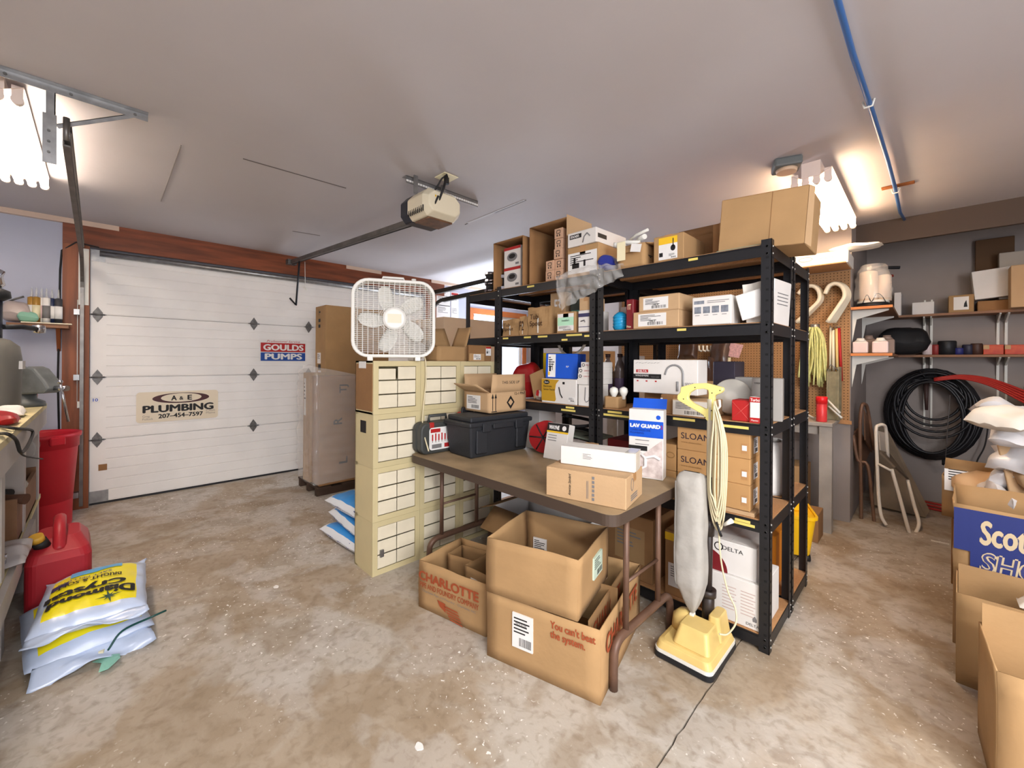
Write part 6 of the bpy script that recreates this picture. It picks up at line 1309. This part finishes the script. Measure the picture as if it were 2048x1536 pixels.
for k in range(5):
    P = [PX(1868, 757+k, y=5.75), PX(1920, 751+k*1.5, y=5.72), PX(1975, 757+k*3, y=5.65), PX(2030, 775+k*5, y=5.55), PX(2100, 805+k*7, y=5.40)]; G().tube(smooth(P), .010, 8).build('pipe_run', REDP, t)
t = thing('red_pipe_bundle', 'red pipes lying on the floor along the back wall right of the chairs', 'pipe', (0, 0, 0))
for k in range(3): G().tube(smooth([(-.30, 5.72+.03*k, .012+.02*k), (.2, 5.60+.03*k, .012+.02*k), (.8, 5.45+.03*k, .012+.018*k)]), .011, 8).build('pipe_run', REDP, t)
t = thing('wall_wire', 'thin cable and plug hanging in front of the black coil', 'cable', (0, 0, 0)); G().tube([PX(1900, 790, y=5.7), PX(1897, 830, y=5.7), PX(1891, 915, y=5.7)], .004, 6).build('cable_run', mat('grey_cable', (90, 84, 82), .5), t); p = PX(1891, 920, y=5.7); G().tube([p, p-Vector((0, 0, .05))], .025, 8).build('plug', PLAST, t)
t = carton('black_case', 'black plastic case standing against the back wall beside a cable', 'case', (.62, 5.60, .52), .7, .2, .68, 0, PLAST, tape=False)
t2 = carton('storage_box', 'dark open box standing under the black case at the back wall', 'box', (.55, 5.40, 0), .9, .42, .50, 0, mat('dark_cardboard', (84, 70, 60), .8), open_=True, flaps={'F': 60}, fl=.2)
t.location.z = .52; DIM[t2.name]
t = thing('case_cable', 'black cable arching beside the black case on the back wall', 'cable', (0, 0, 0)); G().tube(smooth([PX(1998, 807, y=5.9), PX(1985, 812, y=5.9), PX(1978, 840, y=5.9), PX(1970, 890, y=5.9), PX(1955, 920, y=5.9), PX(1950, 940, y=5.9)]), .006, 6).build('cable_run', BLK, t)
# folding chairs leaning in the alcove corner
BRC = mat('brown_chair_steel', (128, 96, 76), .4, metal=.2, var=.2, vs=10); WCH = mat('ivory_chair_steel', (240, 232, 218), .35)
def P3(a, b, y): return PX(a, b, y=y)
t = thing('folding_chair', 'ivory metal folding chair leaning folded in the alcove corner, nearest of two', 'chair', (0, 0, 0)); y = 4.75
G().tube(smooth([P3(1772, 1050, y), P3(1762, 1030, y), P3(1757, 990, y), P3(1754, 920, y), P3(1752, 860, y), P3(1757, 851, y+.02), P3(1767, 850, y+.05), P3(1772, 862, y+.1), P3(1776, 920, y+.18)], 4), .013, 8).build('back_frame', WCH, t)
G().tube(smooth([P3(1783, 938, y), P3(1798, 990, y), P3(1820, 1070, y), P3(1825, 1074, y+.02), P3(1838, 1048, y+.12), P3(1828, 1010, y+.2), P3(1815, 960, y+.28)], 4), .013, 8).build('rear_leg_frame', WCH, t)
G().tube([P3(1757, 928, y-.015), P3(1783, 942, y-.015)], .010, 8).build('link_bar', WCH, t)
G().add([P3(1760, 905, y+.02), P3(1790, 935, y+.02), P3(1816, 958, y+.30), P3(1776, 905, y+.30)], [(0, 1, 2, 3)]).build('seat', mat('chair_seat_dark', (110, 96, 80), .6), t, solid=.015)
G().add([P3(1757, 862, y+.02), P3(1772, 866, y+.12), P3(1776, 905, y+.2), P3(1760, 900, y+.02)], [(0, 1, 2, 3)]).build('backrest', mat('chair_back', (190, 180, 166), .5), t, solid=.008)
t = thing('folding_chair', 'brown metal folding chair leaning folded beside the pegboard wall end', 'chair', (0, 0, 0)); y = 4.86
G().tube(smooth([P3(1722, 1050, y), P3(1722, 980, y), P3(1720, 860, y), P3(1723, 815, y), P3(1729, 808, y+.05), P3(1736, 822, y+.15), P3(1748, 900, y+.2)], 4), .014, 8).build('back_frame', BRC, t)
G().tube(smooth([P3(1706, 870, y), P3(1716, 920, y), P3(1735, 930, y), P3(1744, 1000, y), P3(1750, 1064, y)], 4), .014, 8).build('leg_frame', BRC, t)
G().add([P3(1705, 868, y+.03), P3(1716, 856, y+.1), P3(1740, 900, y+.3), P3(1724, 935, y+.03)], [(0, 1, 2, 3)]).build('seat', BRC, t, solid=.015); G().add([P3(1728, 820, y+.04), P3(1738, 840, y+.2), P3(1744, 905, y+.25), P3(1730, 880, y+.05)], [(0, 1, 2, 3)]).build('backrest', BRC, t, solid=.01)
t = thing('folded_tarp', 'tall grey-brown folded board leaning on the back wall behind the ivory chair', 'board', (0, 0, 0)); g = G(); P = [P3(1745, 1010, 5.3), P3(1752, 850, 5.7), P3(1775, 862, 5.75), P3(1858, 1022, 5.35), P3(1850, 1036, 5.3)]; g.add(P, [(0, 1, 2, 3, 4)]); g.build('board_panel', mat('canvas_grey', (140, 124, 104), .9, var=.2, vs=6), t, solid=.04)
t = thing('paper_scrap', 'small white paper scrap on the floor near the right cartons', 'scrap', PX(1880, 1085, z=0)[:]); G().box(-.05, -.012, 0, .05, .012, .004).build('scrap_body', WHT, t)
for i, (a, b) in enumerate(((552, 1174), (838, 1494), (1450, 1195))):
    p = PX(a, b, z=0); 
    if i < 2: t = thing('paper_scrap', ['round white scrap on the floor left of the cabinets', 'torn white scrap on the floor at the bottom centre'][i], 'scrap', p[:]); G().prism([(.018*cos(k)*(1+.2*sin(k*3)), .014*sin(k)) for k in [j*.52 for j in range(12)]], 0, .003).build('scrap_body', WHT, t)
# ---------------- cartons at the right edge ----------------
A = PX(1913, 1364, z=0)
t = carton('carton', 'plain open brown carton on the floor at the right edge, middle of three', 'carton', (A.x, A.y, 0), .52, .30, .395, -2, CB, open_=True, crumple=.004, seed=11)
G().box(.005, .285, .1, .515, .29, .43).build('inner_flap', CB, t)
q = thing('white_roll', 'white rounded packing sheet inside the middle right carton', 'packing', (A.x+.33, A.y+.10, .34)); pillow('sheet_body', PAP, q, .30, .10, .1, seed=3, amp=.01, nu=12, nv=8)
B = PX(1985, 1270, y=2.09)
t = carton('carton', 'plain open brown carton nearest the camera at the lower right corner', 'carton', (.168, 2.03, 0), .45, .34, .42, 3, CB, open_=True, crumple=.004, seed=14)
G().box(.005, .325, .2, .445, .33, .50).build('inner_flap', CB, t)
A2 = PX(1906, 1140, y=3.10)
t = carton('towel_carton', 'open paper towel carton with navy band and cream lettering at the right edge', 'carton', (A2.x, 3.04, 0), .60, .50, .70, -3, CB, open_=True, crumple=.016, seed=21); w, d, h = DIM[t.name]; F = fmx(t, 'F')
NV = mat('towel_navy', (38, 50, 112), .55); TGY = mat('towel_cream', (206, 186, 150), .6)
def fsub(x0, z0, x1_, z1_, m_, nm, n=.012):
    G().grid(lambda u, v: Vector((x0+(x1_-x0)*u, -n, z0+(z1_-z0)*v)), 6, 4).build(nm, m_, t)
fsub(.0, .48, .055, .685, NV, 'navy_band', .012); fsub(.055, .37, w, .685, NV, 'navy_band', .0125)
write(t, 'F', 'Scott', .085, .525, .175, .12, TGY, bold=.04, n=.014, shear=.1); write(t, 'F', 'SHOP', .085, .395, .26, .10, TGY, bold=.06, n=.014, shear=.15)
write(t, 'F', 'SHOP', .090, .401, .25, .088, mat('towel_blue', (60, 66, 120), .5), bold=.0, n=.0155, shear=.15)
write(t, 'F', 'Towels', .06, .22, .08, .04, BLK, bold=.0, n=.013)
for c_ in t.children: pass
A3 = PX(1880, 935, y=3.9)
t = carton('carton', 'open carton with white label corner behind the paper towel carton', 'carton', (A3.x+.01, 3.86, .42), .60, .45, .26, -6, CB, open_=True, flaps={'F': 10}, fl=.12, crumple=.006, seed=31); w, d, h = DIM[t.name]; sticker(t, 'F', .01, .17, .22, .16, WHT, BLK, 'lines', n=.011); write(t, 'F', 'FORT &\nMACHINE', .26, .20, .18, .07, BRWN, bold=.01, n=.011)
t = carton('carton', 'large brown carton under the carton with white label corner', 'carton', (A3.x+.05, 3.84, 0), .60, .48, .415, -6, CB2, tape=False)
# heaped waste over the right cartons
t = thing('waste_heap', 'heap of crumpled plastic, paper and torn card piled at the far right edge', 'rubbish', (.30, 3.62, .45)); PLW = mat('crumple_white', (216, 214, 214), .35, bump=.6, bs=12, spec=.7)
for k in range(16):
    x, y, z = random.uniform(-.06, .35), random.uniform(-.2, .3), .08+random.random()*.55
    x += .02; o, _ = pillow('crumpled_piece', (PLW, PAP, CBP, PLW)[k % 4], t, .24, .2, .10, seed=k, amp=.05, nu=10, nv=10); o.location = (x, y, z-.0); o.rotation_euler = (random.uniform(-1, 1), random.uniform(-1, 1), random.uniform(0, 6))
t = carton('carton', 'brown carton half buried under the heap of waste at the right edge', 'carton', (.24, 3.60, 0), .5, .24, .50, 0, CB2, tape=False)
t = carton('long_board', 'tall torn piece of card standing in the waste heap at the right edge', 'cardboard', (.36, 3.62, .56), .25, .02, .50, 10, CBP, tape=False, ry=-10)
# ---------------- workbench side ----------------
BX0, BX1, BYF = -4.80, -1.2, -.283
BT = mat('bench_top_yellow', (222, 208, 160), .6, var=.25, vs=5); APR = mat('apron_grey', (190, 184, 180), .6, var=.15, vs=4)
t = thing('workbench', 'long wooden workbench with pale top and grey apron along the left edge', 'workbench', (0, 0, 0))
G().box(BX0, -.97, 1.02, BX1, BYF, 1.05).build('bench_top', BT, t); G().box(BX0, BYF-.025, .90, BX1, BYF-.001, 1.019).build('apron', APR, t)
G().box(BX0, -.95, .33, BX1, BYF-.03, .36).build('lower_shelf', BT, t); G().box(BX0+.7, BYF-.029, .25, BX1, BYF-.005, .355).build('lower_apron', APR, t)
for x in (-4.7, -3.9, -3.1, -1.9): G().box(x, BYF-.12, 0, x+.09, BYF-.031, 1.02).build('leg', APR, t)
# red trash can
RC = mat('trash_red', (190, 24, 40), .45, bump=.05, bs=20)
p = (-5.05, -.165)
t = thing('trash_can', 'red round plastic trash can between the workbench and garage door', 'trash can', (-5.14, -.34, 0))
prof = [(.20, 0), (.205, .02), (.215, .50), (.232, .52), (.238, .66), (.25, .66), (.252, .74), (.265, .745), (.268, .775), (.258, .78), (.25, .76), (.2, .1)]
G().lathe(prof, 36).build('can_body', RC, t)
for a in (40, 220): G().box(.262, -.05, .70, .30, .05, .765, M=Matrix.Rotation(R(a-15), 4, 'Z')).build('handle', RC, t, bevel=.008)
t.scale = (.9, .9, 1)
# gas can
GR = mat('gas_can_red', (172, 36, 46), .4, var=.1, vs=3)
t = thing('fuel_can', 'large red plastic fuel can on the floor behind the salt bags', 'fuel can', (-3.63, -.16, 0), 2); t.scale = (1.0, 1.0, .9)
def rb(w, d, c=(0, 0)): return rrect(w, d, .045, 5, *c)
ploft(G(), [(rb(.42, .25), 0), (rb(.43, .26), .02), (rb(.43, .26), .30), (rb(.40, .24, (-.01, 0)), .345), (rb(.25, .17, (-.06, 0)), .40)]).build('can_body', GR, t, bevel=.012, seg=2)
G().tube(smooth([(-.17, 0, .33), (-.165, 0, .42), (-.10, 0, .475), (-.01, 0, .475), (.07, 0, .44), (.15, 0, .34)]), .028, 12).build('carry_handle', GR, t)
G().tube([(.10, -.06, .36), (.125, -.08, .42)], .034, 16).build('collar', BLK, t); G().tube([(.125, -.08, .415), (.14, -.09, .455)], .03, 16).build('yellow_cap', mat('amber_cap', (214, 166, 60), .4), t)
# grey tote by the lower left corner
t = thing('grey_tote', 'dark grey plastic tote on the floor at the lower left edge', 'tote', (-2.62, -.62, 0), 0)
GT = mat('tote_grey', (74, 78, 90), .4)
g = G(); o_, i_ = rrect(.62, .40, .04), rrect(.59, .37, .035); g.ring(o_, i_, .0, .27).prism(i_, 0, .01); g.build('tote_body', GT, t); G().ring(rrect(.66, .44, .05), i_, .26, .285).build('rim', GT, t)
# lower shelf: wooden crate with tools
WCR = mat('crate_wood', (150, 112, 84), .75, var=.3, vs=4)
t = thing('wooden_crate', 'rough wooden crate of black tools on the lower bench shelf', 'crate', (-4.55, -.80, .361))
G().box(0, .0, 0, .95, .02, .22).box(0, .46, 0, .95, .48, .22).box(0, 0, 0, .95, .48, .015).build('crate_sides', WCR, t); G().box(.95, 0, 0, .97, .48, .25).build('crate_end', WCR, t); G().box(-.02, 0, 0, 0, .48, .25).build('crate_end', WCR, t)
for k in range(7):
    q = thing('tool', ['long black tool at the front of the wooden crate', 'black wrench across the wooden crate', 'dark blue grip lying in the wooden crate', 'chrome bar in the wooden crate', 'black drill body in the wooden crate', 'small black handle at the crate end', 'brown leather pouch in the crate'][k], 'tool', (-4.45+k*.12, -.45-.03*(k % 3), .60+.02*(k % 2)), 20+k*7, 'tools heaped in the wooden crate')
    m_ = [PLAST, PLAST, mat('navy_grip', (30, 36, 60), .4), CHROME, PLAST, PLAST, mat('leather', (90, 60, 44), .7)][k]
    G().tube([(-.17, 0, 0), (-.05, .01, .01), (.10, 0, 0), (.18, .0, -.01)], [.025, .03, .022, .030], 10).build('tool_body', m_, q); G().tube([(.05, 0, .0), (.07, -.07, .01)], .018, 8).build('grip', PLAST, q)
t = thing('plastic_bag', 'crumpled clear plastic bag over the tools under the bench', 'plastic bag', (-4.75, -.44, .66)); pillow('film', MATS['clear_bag_film'], t, .5, .24, .14, seed=12, amp=.06, nu=22, nv=18)
t = thing('plastic_bag', 'grey plastic bag hanging over the lower bench shelf edge near the fuel can', 'plastic bag', (-3.30, -.36, .375)); pillow('film', mat('grey_film', (190, 186, 188), .25, spec=.8, alpha=.8, bump=.4, bs=12), t, .40, .22, .06, seed=13, amp=.03, nu=22, nv=18)
t = thing('chrome_fittings', 'pile of chrome plumbing fittings on the lower bench shelf at the left edge', 'fittings', (-3.05, -.42, .362), 0)
for k in range(12):
    a = random.uniform(0, 6.28); c = Vector((random.uniform(-.2, .12), random.uniform(-.06, .08), .03+.09*random.random())); G().tube([c, c+Vector((cos(a)*.06, sin(a)*.06, .02)), c+Vector((cos(a)*.06, sin(a)*.06, .06))], .014, 8).build('elbow', [CHROME, WPL, HG][k % 3], t)
# vise
VG = mat('vise_grey', (116, 120, 120), .5, metal=.2, var=.3, vs=15)
t = thing('bench_vise', 'grey steel bench vise with round jaws at the far end of the workbench', 'vise', (-4.58, -.37, 1.051), 45); t.scale = (1.1, 1.1, 1.1)
G().lathe([(.09, 0), (.085, .03), (.05, .05), (.045, .09)], 20).build('swivel_base', VG, t)
def prz(poly, a, b, nm, m_=VG, bev=.012): return G().prism(poly, a, b, M=Matrix(((1, 0, 0, 0), (0, 0, -1, 0), (0, 1, 0, 0), (0, 0, 0, 1)))).build(nm, m_, t, bevel=bev, seg=2)
prz([(-.19, .08), (-.02, .08), (-.012, .24), (-.06, .265), (-.10, .25), (-.15, .20), (-.19, .14)], -.055, .055, 'rear_jaw'); prz([(.012, .08), (.17, .09), (.20, .12), (.17, .17), (.10, .25), (.06, .265), (.012, .24)], -.05, .05, 'front_jaw')
prz([(-.03, .06), (.03, .06), (.03, .11), (-.03, .11)], -.03, .03, 'slide_bar'); prz([(-.012, .15), (.012, .15), (.02, .2), (0, .24), (-.02, .2)], -.06, .06, 'jaw_plate', CHROME, .002)
G().tube([(.19, 0, .12), (.27, 0, .12)], .018, 10).build('screw', CHROME, t); G().tube([(.255, -.03, .16), (.255, .02, -.10)], .007, 8).build('handle_bar', CHROME, t); G().lathe([(.012, -.01), (.014, 0), (.01, .01)], 12, M=Matrix.Translation((.255, -.03, .165))).build('handle_ball', CHROME, t)
# drill press / grinder at the left edge
t = thing('drill_press', 'grey bench drill press with black arm and chrome knob at the left edge', 'drill press', (-4.02, -.47, 1.051), 0); DG = mat('press_grey', (104, 102, 96), .45, metal=.15, var=.15, vs=6)
G().prism(rrect(.30, .22, .05), 0, .03).build('base_plate', DG, t, bevel=.004); 
G().lathe([(.10, .03), (.125, .06), (.13, .34), (.12, .42), (.08, .46), (.05, .47)], 28).build('motor_housing', DG, t); G().box(-.09, .118, .28, .05, .134, .33).build('name_plate', mat('silver_plate', (170, 168, 166), .4), t)
G().tube([(0, 0, .46), (0, 0, .70)], .05, 18).build('column', mat('press_dark', (40, 44, 56), .4), t); G().lathe([(.055, .70), (.085, .72), (.08, .76), (.04, .78)], 20).build('black_cap', PLAST, t)
G().lathe([(.045, .78), (.06, .80), (.05, .85), (.06, .88), (.03, .90)], 18).build('chrome_head', CHROME, t); G().tube([(0, .05, .54), (-.10, .12, .55), (-.2, .17, .545)], .016, 10).build('feed_arm', PLAST, t); G().lathe([(.0, -.03), (.03, -.025), (.034, 0), (.03, .025), (0, .03)], 16, M=Matrix.Translation((-.23, .18, .545))).build('chrome_knob', CHROME, t)
# small things on the bench
def benchp(px, py): return PX(px, py, z=1.05)
for i, (px, py, lb, cat) in enumerate(((42, 812, 'small red and white carton on the workbench in front of the vise', 'carton'), (30, 834, 'crumpled white packet on the workbench front edge', 'packet'), (14, 850, 'dark red rag on the workbench at the left edge', 'rag'))):
    p = benchp(px, py)
    if i == 0:
        t = carton('small_carton', lb, cat, (p.x-.03, p.y-.06, 1.051), .12, .09, .085, 35, mat('red_carton', (176, 60, 50), .5), tape=False); sticker(t, 'F', .02, .01, .08, .06, n=.001)
    else:
        t = thing(['', 'paper_packet', 'rag'][i], lb, cat, (p.x, p.y-.02, 1.052)); pillow('packet_body', [WBOX, WBOX, RDP][i], t, .20, .12, .06, seed=i, amp=.03, nu=12, nv=10)
t = thing('bench_cable', 'black cable looping over the workbench front edge', 'cable', (0, 0, 0))
G().tube(smooth([benchp(0, 857)+Vector((0, 0, .01)), benchp(30, 862)+Vector((0, 0, .012)), PX(65, 862, y=BYF+.02), PX(56, 890, y=BYF+.03), PX(42, 905, y=BYF+.03), PX(32, 880, y=BYF+.02), PX(15, 868, y=BYF+.01), benchp(0, 872)+Vector((0, 0, .01))]), .007, 8).build('cable_run', BLK, t)
G().tube(smooth([PX(36, 900, y=BYF+.02), PX(50, 912, y=BYF+.03), PX(85, 918, y=BYF+.05)]), .004, 6).build('cable_tail', BLK, t)
# wall shelf with sealant tubes
sx = GX+.24; a = PX(12, 650, x=sx).y; b = PX(137, 650, x=sx).y; zs_ = PX(100, 648, x=sx).z
t = thing('wall_shelf', 'small brown shelf on the grey-blue wall left of the garage door', 'shelf', (0, 0, 0)); G().box(GX, a, zs_-.03, sx, b, zs_).build('shelf_board', SHW, t)
G().prism([(0, 0), (.16, 0), (0, -.2)], b-.08, b-.055, M=Matrix(((1, 0, 0, GX+.001), (0, 0, 1, 0), (0, 1, 0, zs_-.03), (0, 0, 0, 1)))).build('bracket', WOOD, t)
t2 = G().box(sx-.05, PX(42, 645, x=sx).y, zs_+.001, sx+.02, b+.02, zs_+.01); tagp(t2.build('lath', mat('pale_lath', (238, 226, 196), .6), bevel=.001), 'thin pale lath lying along the front of the small wall shelf', 'lath')
tm = [mat('gold_tube', (168, 126, 52), .35), MATS['gold_tube'] if 'gold_tube' in MATS else None, WHT, WHT, mat('navy_tube', (40, 50, 80), .4), mat('black_white_tube', (60, 60, 64), .4)]
names = ['gold sealant tube at the left of the row on the wall shelf', 'second gold sealant tube from the left', 'white sealant tube beside the gold ones', 'second white sealant tube in the row', 'narrow navy sealant tube in the row', 'dark sealant tube nearest the wooden jamb']
for i, px in enumerate((63, 73, 83, 93, 104, 117)):
    p = PX(px, 645, x=GX+.13); q = thing('sealant_tube', names[i], 'tube', (GX+.13+.02*(i % 2), p.y, zs_+.012), 0, 'sealant tubes on the wall shelf'); r = .025
    G().lathe([(r, 0), (r, .215), (r*.5, .222)], 16).build('tube_body', tm[i], q); G().lathe([(.009, .22), (.004, .30)], 10).build('nozzle', CLEAR, q); G().lathe([(r+.0006, .04), (r+.0006, .15)], 16).build('label_band', (WHT, CREAM, mat('pale_pink', (220, 190, 186), .5), GRYI, WHT, WHT)[i], q)
p = PX(56, 640, x=GX+.2); t = thing('green_putty', 'lump of pale green putty on the wall shelf', 'putty', (GX+.18, p.y, zs_+.012)); pillow('putty_body', mat('mint_putty', (140, 190, 166), .7), t, .10, .12, .09, seed=6, amp=.015, nu=12, nv=12)
p = PX(30, 640, x=GX+.2); t = thing('plastic_bag', 'clear plastic bag of parts at the left of the wall shelf', 'plastic bag', (GX+.14, p.y, zs_+.012)); pillow('film', mat('hazy_film', (190, 176, 170), .3, alpha=.8, bump=.3, bs=20), t, .16, .17, .17, seed=8, amp=.03, nu=14, nv=14)
t = thing('hook_rod', 'thin grey rod sticking out over the bag on the wall shelf', 'rod', (0, 0, 0)); G().tube([PX(12, 605, x=GX+.15), PX(30, 598, x=GX+.15), PX(48, 593, x=GX+.15)], .008, 8).build('rod_body', HG, t)
